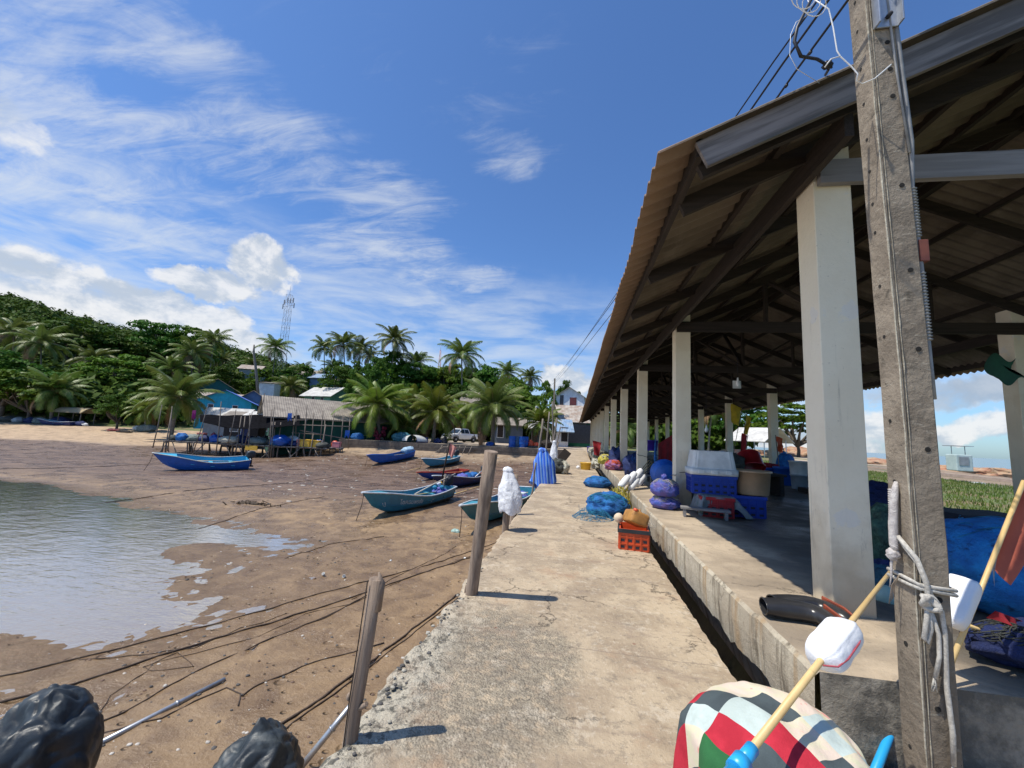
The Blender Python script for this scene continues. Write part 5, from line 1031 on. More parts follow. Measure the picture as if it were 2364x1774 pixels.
# ------------------------------------------------------------------ patchwork cover over a mound
def quilt():
    cols = [pm('quilt_cream', (0.62, 0.58, 0.40), (0.66, 0.54, 0.44), 16, .95, .5, 90, det=2, spots=(9, (0.70, 0.34, 0.28), .62, .66), bdist=.006, spec=.1), pm('quilt_red', (0.50, 0.035, 0.055), (0.38, 0.025, 0.04), 8, .95, .5, 90, bdist=.006, spec=.1), pm('quilt_grey', (0.075, 0.095, 0.10), (0.06, 0.075, 0.08), 8, .95, .5, 90, bdist=.006, spec=.1), pm('quilt_pale', (0.52, 0.60, 0.56), (0.42, 0.48, 0.44), 8, .95, .5, 90, bdist=.006, spec=.1), pm('quilt_green', (0.02, 0.125, 0.035), (0.015, 0.10, 0.03), 8, .9, .25, 160)]
    c = Vector((.83, 1.98, 0)); mb = MB(); CA, CB, SUBN = .165, .20, 8; NA, NBc = 11, 9; vs = []; na, nb = NA * SUBN, NBc * SUBN
    A = Vector((.85, .52)).normalized(); B = Vector((.55, -.83)).normalized()
    def surf(a, b_):
        u, v = A.x * a + B.x * b_, A.y * a + B.y * b_; r = math.hypot(u / .95, v) + 1e-6; th = r / .44; rx, ry, top = .335, .33, .555
        if th < 1.25: h = top - .17 * (1 - math.cos(th)) * 1.25; rr = math.sin(th) / math.sin(1.25)
        else: h = top - .17 * (1 - math.cos(1.25)) * 1.25 - (th - 1.25) * .40; rr = 1 + .12 * (th - 1.25)
        ph = math.atan2(v, u); fold = 1 + (.07 * math.sin(ph * 7 + .5) + .09 * mnoise.noise(Vector((math.cos(ph) * 2.3, math.sin(ph) * 2.3, 3)))) * min(1, max(0, th - .7)); h += .014 * mnoise.noise(Vector((u * 4, v * 4, 2))) - .030 * max(0, .35 - abs(mnoise.noise(Vector((u * 2.6 + v, v * 1.3, 8))))) * 2.2 + .010 * mnoise.noise(Vector((u * 13, v * 7, 4))) + .035 * mnoise.noise(Vector((u * 1.6, v * 1.6, 5)))
        return c + Vector((math.cos(ph) * rx * rr * fold, math.sin(ph) * ry * rr * fold, max(h, .012 + .01 * mnoise.noise(Vector((u * 9, v * 9, 0))))))
    for j in range(nb + 1):
        for i in range(na + 1): vs.append(surf((i / SUBN - NA / 2) * CA, (j / SUBN - NBc / 2) * CB))
    fs = []; mi = []
    PAT = ['41213021113', '12132120312', '31121002021', '12032003121', '21413200241', '13121030214', '31421203214', '12312031123', '41231021312']
    for j in range(nb):
        for i in range(na):
            fs.append((j * (na + 1) + i, j * (na + 1) + i + 1, (j + 1) * (na + 1) + i + 1, (j + 1) * (na + 1) + i)[::-1]); mi.append(int(PAT[j // SUBN][i // SUBN]))
    mb.add(vs, fs, True); mb.mi = mi
    return one('patchwork_cover', mb, cols, 'patchwork blanket of red, grey, cream and green squares over a rounded heap', 'blanket', c)
quilt()
# ------------------------------------------------------------------ black covered outboards at lower left
def covered(c, r, seed, label, peak):
    root = thing('covered_outboard', label, 'outboard motor', (c[0], c[1], -1.5), 'outboards under black vinyl covers'); mb = MB(); nu, nv = 90, 60; rnd = random.Random(seed)
    def fn(a, t):
        ph = 2 * PI * a; th = PI * t * .62
        d = Vector((math.sin(th) * math.cos(ph), math.sin(th) * math.sin(ph), math.cos(th))); o_ = Vector((seed * 3.3, 0, seed))
        k = 1 + .20 * mnoise.noise(d * 1.2 + o_) + .085 * (1 - abs(mnoise.noise(d * 1.7 + o_)) * 2.6) + .012 * mnoise.noise(d * 6 + o_)
        x, y, z = d.x * r[0] * k, d.y * r[1] * k, d.z * r[2] * k
        cr = .012 * max(0, .25 - abs(mnoise.noise(d * 3.3 + o_ * 2))) * 4; x -= d.x * cr; y -= d.y * cr; z -= d.z * cr
        if t > .8: q = (t - .8) / .2; z -= .14 * q; x *= 1 - .18 * q; y *= 1 - .18 * q
        z += peak * max(0, 1 - th * 2.2) ** 1.4
        return Vector(c) + Vector((x, y, z))
    mb.grid(fn, nu, nv); part('cover', mb, M_BLACKP, root)
    mb = MB(); mb.tube([Vector(c) + Vector((0, 0, .05)), Vector(c) + Vector((0, -.05, -.5)), Vector((c[0], c[1] - .1, -1.72))], [.09, .08, .05], 10); mb.box((c[0], c[1] - .12, -1.55), (.06, .28, .16)); part('leg', mb, M_GRYP, root)
covered(tuple(D(85, 1655, 2.35)), (.25, .24, .36), 3, 'left black vinyl-covered outboard motor at the bottom corner', .03)
covered(tuple(D(545, 1700, 2.35)), (.265, .24, .28), 7, 'right black vinyl-covered outboard motor with a peaked top', .06)
def pipe(a, b_, r, label): mb = MB(); mb.tube([a, Vector(a).lerp(Vector(b_), .5), b_], r, 10); mb.tube([Vector(a).lerp(Vector(b_), .62), Vector(a).lerp(Vector(b_), .64)], r * 1.25, 10); one('metal_pipe', mb, M_STEEL, label, 'pipe', Vector(a), 'grey metal pipes')
pipe(W(150, 1640, -1.76), W(485, 1468, -1.745), .028, 'grey metal pipe sticking out beyond the left covered outboard'); pipe(W(640, 1670, -1.76), W(762, 1520, -1.2), .030, 'grey metal pipe between the right covered outboard and the nearest post')
# ------------------------------------------------------------------ ropes and litter on the mud
def mud_rope(pts, r, label, seed=0, tight=.0, curl=0.0):
    P_ = [W(px, py, -1.72) for px, py in pts]; o_ = []
    for i in range(len(P_) - 1):
        n = max(3, int((P_[i + 1] - P_[i]).length / .18))
        for j in range(n):
            q = P_[i].lerp(P_[i + 1], j / n); q.x += .025 * mnoise.noise(Vector((i * 7 + j * .35, seed, 0))); q.y += .03 * mnoise.noise(Vector((i * 7 + j * .35, seed, 5))); q.z = ground_z(q.x, q.y, True) + r * .5; o_.append(q)
    q = P_[-1]; q.z = ground_z(q.x, q.y, True) + r; o_.append(q)
    mb = MB(); mb.tube(o_, r * .68, 6); one('mooring_rope', mb, M_DROPE, label, 'rope', o_[0], 'muddy mooring ropes')
mud_rope([(0, 1450), (180, 1410), (500, 1330), (700, 1275), (900, 1225), (1080, 1172)], .016, 'upper long dark mooring rope across the mud to the pier', 1)
mud_rope([(0, 1505), (150, 1470), (390, 1395), (560, 1345), (700, 1305), (830, 1262), (1040, 1195)], .020, 'second dark mooring rope running from the lower left to the pier', 2)
mud_rope([(210, 1555), (270, 1530), (430, 1440), (560, 1385), (700, 1330), (830, 1262)], .014, 'third mooring rope passing above the metal pipe', 3)
mud_rope([(205, 1540), (240, 1490), (320, 1440), (330, 1425), (385, 1400), (420, 1432), (330, 1440), (310, 1432), (345, 1420), (560, 1370), (660, 1320), (760, 1300)], .008, 'thin looped line curled on the mud between the mooring ropes', 4)
mud_rope([(215, 1575), (350, 1545), (420, 1510), (490, 1480), (520, 1495), (515, 1520)], .012, 'short knotted rope lying behind the metal pipe', 5)
mud_rope([(525, 1498), (560, 1475), (650, 1435), (790, 1395), (830, 1385)], .014, 'knotted rope going right to the nearest post', 6)
mud_rope([(580, 1575), (700, 1500), (830, 1400), (930, 1330), (985, 1285)], .022, 'thick double rope running along the pier edge', 7); mud_rope([(600, 1575), (720, 1495), (850, 1395), (940, 1330), (990, 1290)], .014, 'thin rope beside the thick double rope', 8)
mud_rope([(170, 1415), (320, 1404), (420, 1390), (520, 1350), (620, 1320)], .008, 'faint thin line between the two long ropes', 9)
mud_rope([(640, 1355), (760, 1300), (880, 1245), (1030, 1195), (1075, 1180)], .009, 'thin line joining the ropes near the tall leaning post', 10)
mud_rope([(300, 1155), (420, 1140), (560, 1100), (700, 1075)], .016, 'rope in the middle distance left of the teal boat', 11); mud_rope([(620, 1200), (720, 1170), (830, 1158)], .014, 'short rope on the mud below the teal boat', 12)
mud_rope([(0, 1015), (200, 1010), (420, 1000), (600, 985)], .02, 'far thin rope across the flat behind the blue boat', 13); mud_rope([(760, 1290), (860, 1240), (950, 1200), (985, 1180)], .010, 'rope leading to the boat beside the white sack', 14)
mud_rope([(200, 1085), (420, 1060), (620, 1045), (740, 1030)], .02, 'rope across the flat in front of the blue boat', 15)
mb = MB(); rnd = random.Random(5); p0 = W(538, 1090, -1.74)
for k in range(60):
    q = p0 + Vector((rnd.gauss(0, .42), rnd.gauss(0, .16), 0)); q.z = -1.76; mb.tube([q, q + Vector((rnd.uniform(-.2, .2), rnd.uniform(-.1, .1), rnd.uniform(.02, .16))), q + Vector((rnd.uniform(-.3, .3), rnd.uniform(-.1, .1), rnd.uniform(0, .08)))], [.02, .025, .006], 5)
mb.blob((p0.x, p0.y, -1.74), (.5, .2, .10), 5, .5); one('seaweed_clump', mb, pm('seaweed', (0.075, 0.05, 0.028), (0.04, 0.028, 0.018), 9, .9, .5, 30), 'dark brown seaweed clump lying alone on the mud', 'seaweed', p0)
mb = MB()
for (px, py) in ((925, 1364), (590, 1060), (745, 1243), (1004, 1205), (845, 1208), (520, 990), (700, 1240)):
    q = W(px, py, -1.72); q.z = ground_z(q.x, q.y) + .02; mb.cur = 0; 
    one('litter', (lambda m_: (m_.lathe([(.03, 0), (.035, .05), (.03, .05), (.025, .01)], 12, Matrix.Translation(q) @ Matrix.Rotation(px * .01, 4, 'X')), m_)[1])(MB()), M_WHT, {925: 'small white plastic cup on the mud by the broken pier edge', 590: 'pale scrap on the mud right of the seaweed clump', 745: 'pale scrap on the mud behind the nearest post', 1004: 'pale scrap below the boat by the white sack', 845: 'pale scrap in front of the teal boat', 520: 'pale scrap beyond the blue boat', 700: 'pale scrap between the two nearest posts'}[px], 'litter', q, 'bits of pale litter on the mud')

# pebbles and broken bits
def G0(px, py):
    z = -1.7
    for _ in range(10): p = W(px, py, z); z = .5 * z + .5 * ground_z(p.x, p.y)
    return p
def pebbles():
    rnd = random.Random(12); mb = MB()
    for k in range(420):
        if k < 230: px, py = rnd.uniform(180, 900), rnd.uniform(1230, 1640); p = W(px, py, -1.74); r = rnd.uniform(.008, .03)
        elif k < 330: px, py = rnd.uniform(300, 1150), rnd.uniform(1020, 1250); p = W(px, py, -1.74); r = rnd.uniform(.015, .04)
        else: p = Vector((-1.12 + abs(rnd.gauss(0, .07)), rnd.uniform(1.9, 5.0), .0)); r = rnd.uniform(.006, .02)
        p.z = ground_z(p.x, p.y, True) if k < 330 else .004
        if k < 330 and (p.x > -1.4 or p.x < shore_x(p.y)): continue
        mb.cur = rnd.choice((0, 0, 1, 2)) if k < 330 else rnd.choice((0, 3)); mb.blob(p, (r, r * rnd.uniform(.6, 1), r * .55), k, .35, 2, 8, 5)
    for k in range(620):
        px, py = rnd.uniform(560, 1160), 985 + 105 * rnd.random() ** 1.5; p = G0(px, py); r = rnd.uniform(.02, .075) * (.6 if rnd.random() < .7 else 1.2)
        if p.x > -1.6: continue
        mb.cur = rnd.choice((2, 2, 3, 1, 0)); mb.blob(p, (r * rnd.uniform(.8, 2.4), r, r * .4), k, .35, 2, 7, 4)
    M3 = [pm('pebble_dark', (0.09, 0.085, 0.08), None, 9, .8), pm('pebble_brown', (0.16, 0.10, 0.07), None, 9, .8), pm('pebble_pale', (0.52, 0.48, 0.42), None, 9, .8), pm('pebble_lime', (0.42, 0.39, 0.32), None, 9, .9)]
    o = struct('pebbles', mb, M3, 'stuff', 'scattered dark and pale pebbles on the mud and along the pier lip', 'pebbles')
pebbles()
# ================================================================== boats
M_GUN = pm('gunwale_white', (0.66, 0.70, 0.72), (0.52, 0.58, 0.62), 6, .5, .1, 20, spots=(8, (0.30, 0.30, 0.28), .6, .72))
def hull_mat(name, c, foul=(0.085, 0.075, 0.045), fz=.22):
    def ex(b, co, col):
        x, y, z = b.sep(co); g = b.sstep(b.m('ADD', z, b.m('ADD', b.m('MULTIPLY', b.noise(co, 4, 5), .10), b.m('MULTIPLY', x, .03))), fz + .12, fz + .03)
        col = b.mix(g, col, foul); st = b.noise(b.map(co, (6, 6, .6)), 1.2, 6, .7); return b.mix(b.m('MULTIPLY', b.sstep(st, .56, .72), .35), col, tuple(q * .5 + .05 for q in c))
    return pm(name, c, tuple(q * .8 for q in c), 3, .42, .08, 18, extra=ex)
H_TEAL = hull_mat('hull_teal', (0.030, 0.21, 0.32)); H_BLUE = hull_mat('hull_blue', (0.012, 0.105, 0.42), (0.012, 0.07, 0.28)); H_NAVY = hull_mat('hull_navy', (0.012, 0.025, 0.12), (0.008, 0.015, 0.06)); H_RED = hull_mat('hull_red_blue', (0.02, 0.07, 0.32), (0.02, 0.05, 0.22))
I_TEAL = pm('lining_teal', (0.05, 0.30, 0.40), (0.04, 0.22, 0.30), 5, .55, .1, 20, spots=(6, (0.16, 0.14, 0.10), .6, .75)); I_CYAN = pm('lining_cyan', (0.05, 0.42, 0.62), (0.05, 0.36, 0.55), 5, .5, .1, 20); I_RED = pm('lining_red', (0.40, 0.035, 0.025), (0.28, 0.03, 0.02), 5, .6); I_BLUE = pm('lining_blue', (0.02, 0.11, 0.30), (0.02, 0.07, 0.2), 5, .6)
def motor(root, M4, cover=None, big=1.0):
    k = big; mb = MB(); T = lambda x, y, z: M4 @ Vector((x * k, y * k, z * k))
    def cw_(a, t):
        ph = 2 * PI * a; th = PI * t; q = [math.sin(th) * math.cos(ph), math.sin(th) * math.sin(ph), math.cos(th)]; q = [math.copysign(abs(v) ** .62, v) for v in q]; e = 1 + (.10 * mnoise.noise(Vector(q) * 2.2) if cover else 0)
        return T(-.02 + q[0] * .27 * e, q[1] * .19 * e, .24 + q[2] * .23 * e)
    mb.tube([T(-.06, 0, .05), T(-.08, 0, -.35), T(-.08, 0, -.62)], [.07 * k, .06 * k, .035 * k], 10); mb.box(T(-.08, 0, -.60), (.26 * k, .035 * k, .05 * k)); mb.tube([T(-.20, 0, -.62), T(.06, 0, -.62)], [.05 * k, .02 * k], 8)
    mb.box(T(.05, 0, -.03), (.1 * k, .22 * k, .2 * k)); mo = part('outboard_motor', mb, M_DARKC, root)
    for a in range(3): an = a * 2.1; mb.add([T(-.22, 0, -.62), T(-.23, .11 * math.cos(an), -.62 + .11 * math.sin(an)), T(-.20, .10 * math.cos(an + .7), -.62 + .10 * math.sin(an + .7))], [(0, 1, 2), (2, 1, 0)])
    mb = MB(); mb.grid(cw_, 30, 18, flip=True); part('cowling', mb, cover or M_BLACKP, mo); mb = MB(); mb.tube([T(.12, 0, .10), T(.5, .05, .22)], .02 * k, 8); part('tiller', mb, M_DARKC, mo)
def boat(bow, stern, B, H, hullm, inm, gunm, label, mot=True, roll=0, cover=None, mark=None, seats=(.22, .48, .72), cargo=None, bowrise=.32, band=None):
    bow, stern = Vector(bow), Vector(stern); ax = (bow - stern); L = ax.length; yaw_ = math.atan2(ax.y, ax.x); root = thing('fishing_boat', label, 'boat', stern, 'small wooden boats resting on the mud')
    pitch = math.asin((bow.z - stern.z) / L); M4 = Matrix.Translation(stern) @ Matrix.Rotation(yaw_, 4, 'Z') @ Matrix.Rotation(-pitch, 4, 'Y') @ Matrix.Rotation(roll, 4, 'X')
    root.matrix_world = M4
    def hb(t): return B / 2 * (.80 + .20 * math.sin(min(1, t / .42) * PI / 2)) * (1 if t < .42 else max(0.0, 1 - ((t - .42) / .58) ** 2.3) ** .9)
    def sheer(t): return H * (.86 - .16 * math.sin(PI * min(1, t / .85)) + bowrise * max(0, (t - .42) / .58) ** 1.8)
    def keel(t): return H * (.02 + .42 * max(0, (t - .80) / .20) ** 2.2)
    nt = 34
    def pt(t, v, s_, inset=0.0):
        b_ = max(0.0, hb(t) - inset); z0, z1 = keel(t) + inset, sheer(t)
        if v < .35: y = b_ * (.05 + .67 * (v / .35)); z = z0 + (z1 - z0) * .13 * (v / .35)
        else: q = (v - .35) / .65; y = b_ * (.72 + .28 * q ** .75); z = z0 + (z1 - z0) * (.13 + .87 * q)
        rake = .16 * L * max(0, (t - .6) / .4) ** 2 * v
        return Vector((t * L * .84 + rake + (.0 if t > .01 else -.05 * v), s_ * y, z))
    vv = [0, .18, .35, .36, .55, .75, .76, 1.0]
    def shell(inset, flip, t0=0.0, t1=1.0):
        mb = MB()
        for s_ in (-1, 1): mb.grid(lambda a, c: pt(t0 + (t1 - t0) * a, vv[int(round(c * 7))] * (1 if inset == 0 else .97), s_, inset), nt, 7, flip=(s_ < 0) == flip)
        return mb
    def P(name, mb, mat, parent=root, **k): me = mb.mesh(name, mlist(mat)); o = bpy.data.objects.new(name, me); COL.objects.link(o); o.parent = parent; return o
    mb = shell(0, False); a0 = [pt(0, v, -1) for v in vv]; a1 = [pt(0, v, 1) for v in vv]; n = len(vv); mb.add(a0 + a1, [(i, i + 1, n + i + 1, n + i) for i in range(n - 1)]); 
    mb.tube([Vector((.1, 0, -.01)), Vector((L * .70, 0, -.0)), pt(.97, 0, 1) + Vector((0, 0, -.01))], .03, 6); P('hull', mb, hullm)
    mb = shell(.035, True, .01, .97); P('lining', mb, inm); mb = MB(); mb.add([pt(.012, v, s_, .03) for s_ in (-1, 1) for v in (.35, 1)] , [(0, 2, 3, 1)]); P('transom_board', mb, inm)
    mb = MB(); tl = [i / 30 for i in range(31)]
    for s_ in (-1, 1): mb.tube([pt(t, 1, s_) + Vector((0, s_ * .012, .0)) for t in tl], .030, 6)
    mb.tube([pt(0, 1, -1), pt(0, 1, 1)], .030, 6); P('gunwale', mb, gunm)
    mb = MB()
    for s_ in (-1, 1): mb.tube([pt(t, .55, s_) + Vector((0, s_ * .006, 0)) for t in tl[:-2]], .014, 5)
    P('rubbing_strake', mb, band or hullm)
    mb = MB(); mb.grid(lambda a, c: pt(.84 + .15 * c, .985, 1).lerp(pt(.84 + .15 * c, .985, -1), a) + Vector((0, 0, .01 * math.sin(PI * a))), 8, 8, flip=True); P('foredeck', mb, inm)
    for q in seats:
        y = hb(q) - .03; z = keel(q) + (sheer(q) - keel(q)) * .62; mb = MB(); mb.box((q * L * .84, 0, z), (.22, 2 * y, .035)); P('seat', mb, inm)
    if mot:
        mm = Matrix.Translation((-.10, 0, H * .86)) @ Matrix.Rotation(.12, 4, 'Z'); motor_parts(root, mm, cover)
    if mark:
        for (txt, t, v, sz, sk) in mark:
            cu = bpy.data.curves.new('lettering', 'FONT'); cu.body = txt; cu.size = sz; cu.extrude = .001; cu.align_x = 'LEFT'; to = bpy.data.objects.new('t', cu); COL.objects.link(to); dg = bpy.context.evaluated_depsgraph_get(); dg.update(); me = bpy.data.meshes.new_from_object(to.evaluated_get(dg)); bpy.data.objects.remove(to)
            if not len(me.vertices): continue
            # wrap the letters onto the port side: text x runs from bow towards stern
            for vt in me.vertices:
                tt = t - vt.co.x / (L * .9); vz = v + vt.co.y / (sheer(tt) - keel(tt)) / .87 * .65; p = pt(tt, max(.36, min(.97, vz)), sk); vt.co = p + Vector((0, sk * (.008 + vt.co.z), 0))
            me.materials.clear(); me.materials.append(M_GUN); o = bpy.data.objects.new('lettering', me); COL.objects.link(o); o.parent = root
    mb = MB(); y = hb(.62) - .1; mb.tube([Vector((L * .12, .12, H * .62)), Vector((L * .66, -.1, H * .66))], .022, 6); mb.box((L * .10, .12, H * .61), (.5, .13, .02)); P('oar', mb, M_BAMB)
    mb = MB(); mb.blob((L * .60, .05, H * .30), (.26, .22, .10), 4, .35, fold=.2); mb.tube([pt(.99, 1, 1) + Vector((.02, 0, -.02)), pt(.99, 1, 1) + Vector((.10, .04, -H * .55)), pt(.99, 1, 1) + Vector((.35, .1, -H * 1.18))], .014, 5); P('bow_rope', mb, M_DROPE)
    if cargo: cargo(root, M4, P, pt, L)
    return root, M4
def motor_parts(root, mm, cover):
    inv = mm
    class _R: pass
    k = 1.0; T = lambda x, y, z: mm @ Vector((x, y, z))
    def P(name, mb, mat, parent): me = mb.mesh(name, mlist(mat)); o = bpy.data.objects.new(name, me); COL.objects.link(o); o.parent = parent; return o
    mb = MB(); mb.tube([T(-.06, 0, .05), T(-.10, 0, -.35), T(-.12, 0, -.60)], [.07, .06, .04], 10); mb.box(T(-.12, 0, -.58), (.28, .04, .05)); mb.tube([T(-.26, 0, -.62), T(.04, 0, -.62)], [.05, .02], 8); mb.box(T(.05, 0, -.03), (.12, .22, .22)); mo = P('outboard_motor', mb, M_DARKC, root)
    def cw_(a, t):
        ph = 2 * PI * a; th = PI * t; q = [math.sin(th) * math.cos(ph), math.sin(th) * math.sin(ph), math.cos(th)]; q = [math.copysign(abs(v) ** .62, v) for v in q]; e = 1 + (.13 * mnoise.noise(Vector(q) * 2.2) if cover else 0); return T(-.02 + q[0] * .29 * e, q[1] * .20 * e, .24 + q[2] * .26 * e)
    mb = MB(); mb.grid(cw_, 30, 18, flip=True); P('cowling', mb, cover or M_BLACKP, mo); mb = MB(); mb.tube([T(.12, 0, .10), T(.55, .05, .22)], .02, 8); P('tiller', mb, M_DARKC, mo)
def G(px, py):
    "photo point projected on the ground"
    z = -1.78
    for _ in range(12): p = W(px, py, z); z = .5 * z + .5 * ground_z(p.x, p.y)
    return p
def bowst(pb, ps, zb=None, zs=None):
    "keel ends on the ground from photo points of the lowest bow and stern"
    a, b_ = W(pb[0], pb[1], -1.75), W(ps[0], ps[1], -1.75); a.z = ground_z(a.x, a.y) - .02; b_.z = ground_z(b_.x, b_.y) - .02
    return a, b_
def fixd(pb, pst, L, rise=0, z=-1.78, off=0.0):
    "place a boat: bow keel at pb (photo), stern towards image point pst, given length"
    a = G(*pb); s_ = G(*pst); L = L or (s_ - a).length; print('boat length', round(L, 2)); d = (s_ - a); d.z = 0; d.normalize(); st = a + d * L; a.z = ground_z(a.x, a.y) - .02 + rise; st.z = ground_z(st.x, st.y) - .02
    return a, st
def teal_cargo(root, M4, P, pt, L):
    mb = MB(); mb.tube([Vector((.9, .3, .55)), Vector((2.9, -.25, .75))], .035, 8) if False else None
    mb = MB(); mb.blob((.75, .1, .42), (.42, .36, .22), 3, .3, fold=.15); P('net_pile', mb, M_NETP)
    for i, (x, y, z) in enumerate(((.9, .25, .70), (.62, -.1, .80), (1.05, -.05, .66))): mb = MB(); mb.blob((x, y, z), (.11, .11, .10), i, .05); P('float', mb, [M_NETT, M_FOAM, M_NETT][i])
    mb = MB(); mb.tube([Vector((.35, 0, .3)), Vector((.32, .03, 1.25))], .055, 8); P('mast_stub', mb, M_STICK)
    mb = MB(); mb.tube([Vector((2.6, -.12, .50)), Vector((1.2, .0, .86)), Vector((-.55, .1, 1.22))], .028, 8); P('long_pole', mb, pm('pale_pole', (0.62, 0.56, 0.46), (0.5, 0.44, 0.36), 6, .6))
    mb = MB(); mb.blob((.05, -.32, .72), (.08, .08, .08), 3, .1); P('float', mb, M_YEL)
bw, st = fixd((773, 1124), (962, 1077), None); boat(bw, st, 1.35, .78, H_TEAL, I_TEAL, M_GUN, 'teal boat with white lettering on its bow, centre of the mud', roll=-.06, cover=M_DARKC, mark=[('โชคธนพรชัย', .80, .60, .26, 1), ('ป', .925, .50, .24, 1), ('มมย', .44, .70, .09, 1), ('ทพร', .45, .56, .09, 1)], cargo=teal_cargo, bowrise=.42, band=M_GUN if False else None)
def white_cargo(root, M4, P, pt, L):
    mb = MB(); mb.blob((2.9, .05, .50), (.55, .42, .32), 9, .2, fold=.1); P('net_pile', mb, M_NETB); mb = MB(); mb.blob((2.0, -.1, .78), (.13, .13, .12), 1, .05); P('float', mb, M_YEL)
    mb = MB(); mb.box((2.1, 0, .62), (.5, .9, .05)); P('deck_board', mb, M_GUN); mb = MB(); mb.blob((1.3, 0, .4), (.3, .35, .2), 4, .3); P('net_pile', mb, M_NETP)
bw, st = fixd((990, 1158), (1140, 1080), None); boat(bw, st, 1.45, .78, H_TEAL, I_TEAL, M_GUN, 'teal boat with white rim moored beside the white sack and pier', mot=False, roll=.03, cargo=white_cargo, bowrise=.38)
def navy_cargo(root, M4, P, pt, L):
    for i, (x, y, m_) in enumerate(((3.2, .1, M_NETP), (2.5, 0, M_NETB), (1.7, .1, M_NETB), (1.0, -.1, M_NETG))): mb = MB(); mb.blob((x, y, .50), (.40, .38, .26), i + 3, .25, fold=.1); P('net_pile', mb, m_)
    mb = MB(); mb.blob((.5, .2, .5), (.3, .25, .18), 9, .3); P('net_pile', mb, net('coral_net', (0.45, 0.12, 0.07), (0.3, 0.08, 0.06)))
    mb = MB(); mb.tube([Vector((2.2, .5, .5)), Vector((.2, .3, 1.0)), Vector((-.5, .25, 1.15))], .03, 8); P('long_pole', mb, M_STEEL)
bw, st = fixd((932, 1062), (1043, 1040), None); b_, m4 = boat(bw, st, 1.4, .72, H_NAVY, I_BLUE, M_GUN, 'navy boat with white rim loaded with blue and mauve nets', roll=.03, cargo=navy_cargo, bowrise=.36)
bw, st = fixd((898, 1040), (1002, 1026), None); boat(bw, st, 1.2, .52, H_RED, I_RED, pm('gunwale_red', (0.42, 0.06, 0.03), (0.3, 0.04, 0.02), 5, .6), 'low blue boat with red inside, behind the navy boat', mot=False, bowrise=.28)
bw, st = fixd((910, 1013), (984, 999), None); boat(bw, st, 1.5, .74, H_TEAL, I_TEAL, M_GUN, 'small teal boat with black outboard in front of the sea wall', bowrise=.34)
def cover_cargo(root, M4, P, pt, L): mb = MB(); mb.blob((.35, .0, .78), (.62, .45, .30), 6, .25, fold=.15); P('pale_cover', mb, pm('pale_blue_sheet', (0.36, 0.50, 0.60), (0.28, 0.42, 0.55), 5, .6, .3, 14))
bw, st = fixd((792, 1007), (887, 988), None); boat(bw, st, 1.45, .80, H_BLUE, I_BLUE, H_BLUE, 'plain blue boat with a pale sheet over its stern, near the beach', mot=False, cargo=cover_cargo, bowrise=.32)
bw, st = fixd((322, 1017), (533, 1013), None); boat(bw, st, 1.6, .95, H_BLUE, I_CYAN, pm('gunwale_grey', (0.50, 0.50, 0.48), (0.40, 0.41, 0.40), 6, .6), 'long royal blue boat with cyan inside lying alone on the flat', roll=-.17, bowrise=.36)
# flag mast standing in the navy boat
p0, p1 = D(952, 1048, 22.5), D(971, 958, 22.5); root = thing('flag_mast', 'dark pole with a faded pink flag standing in the navy boat', 'flag', p0)
mb = MB(); mb.tube([p0, p1], .045, 8); part('pole', mb, M_DARKX, root); mb = MB(); mb.grid(lambda u, t: p1 + RH * (.42 * u * (1 - .5 * t)) + Vector((0, .08 * math.sin(u * 6), -.62 * t - .2 * u)), 10, 10); mb.grid(lambda u, t: p1 + RH * (.42 * u * (1 - .5 * t)) + Vector((0, .01 + .08 * math.sin(u * 6), -.62 * t - .2 * u)), 10, 10, flip=True); part('cloth', mb, pm('pink_cloth', (0.66, 0.30, 0.24), (0.55, 0.24, 0.2), 6, .85, trans=.2), root)
# oars / loose poles
for a, b_, lab in (((878, 1018), (922, 1008), 'long thin pole lying by the small teal boat'), ((968, 1072), (1040, 1050), 'pale pole lying behind the teal boat with lettering')):
    p, q = W(a[0], a[1], -1.6), W(b_[0], b_[1], -1.5); mb = MB(); mb.tube([p, q], .03, 6); one('loose_pole', mb, M_BAMB, lab, 'pole', p, 'loose poles between the boats')
mb = MB(); q = W(985, 1150, -1.72); mb.blob(q, (.16, .12, .10), 4, .3); one('plastic_jug', mb, pm('jug_green', (0.33, 0.48, 0.42), (0.25, 0.36, 0.33), 6, .4), 'pale green crushed jug on the mud left of the tall leaning post', 'jug', q)
mb = MB(); q = W(983, 1068, -1.72); mb.blob(q, (.10, .10, .09), 2, .1); one('float_ball', mb, M_NETT, 'small turquoise float ball on the mud right of the lettered boat', 'float', q, 'loose float balls')
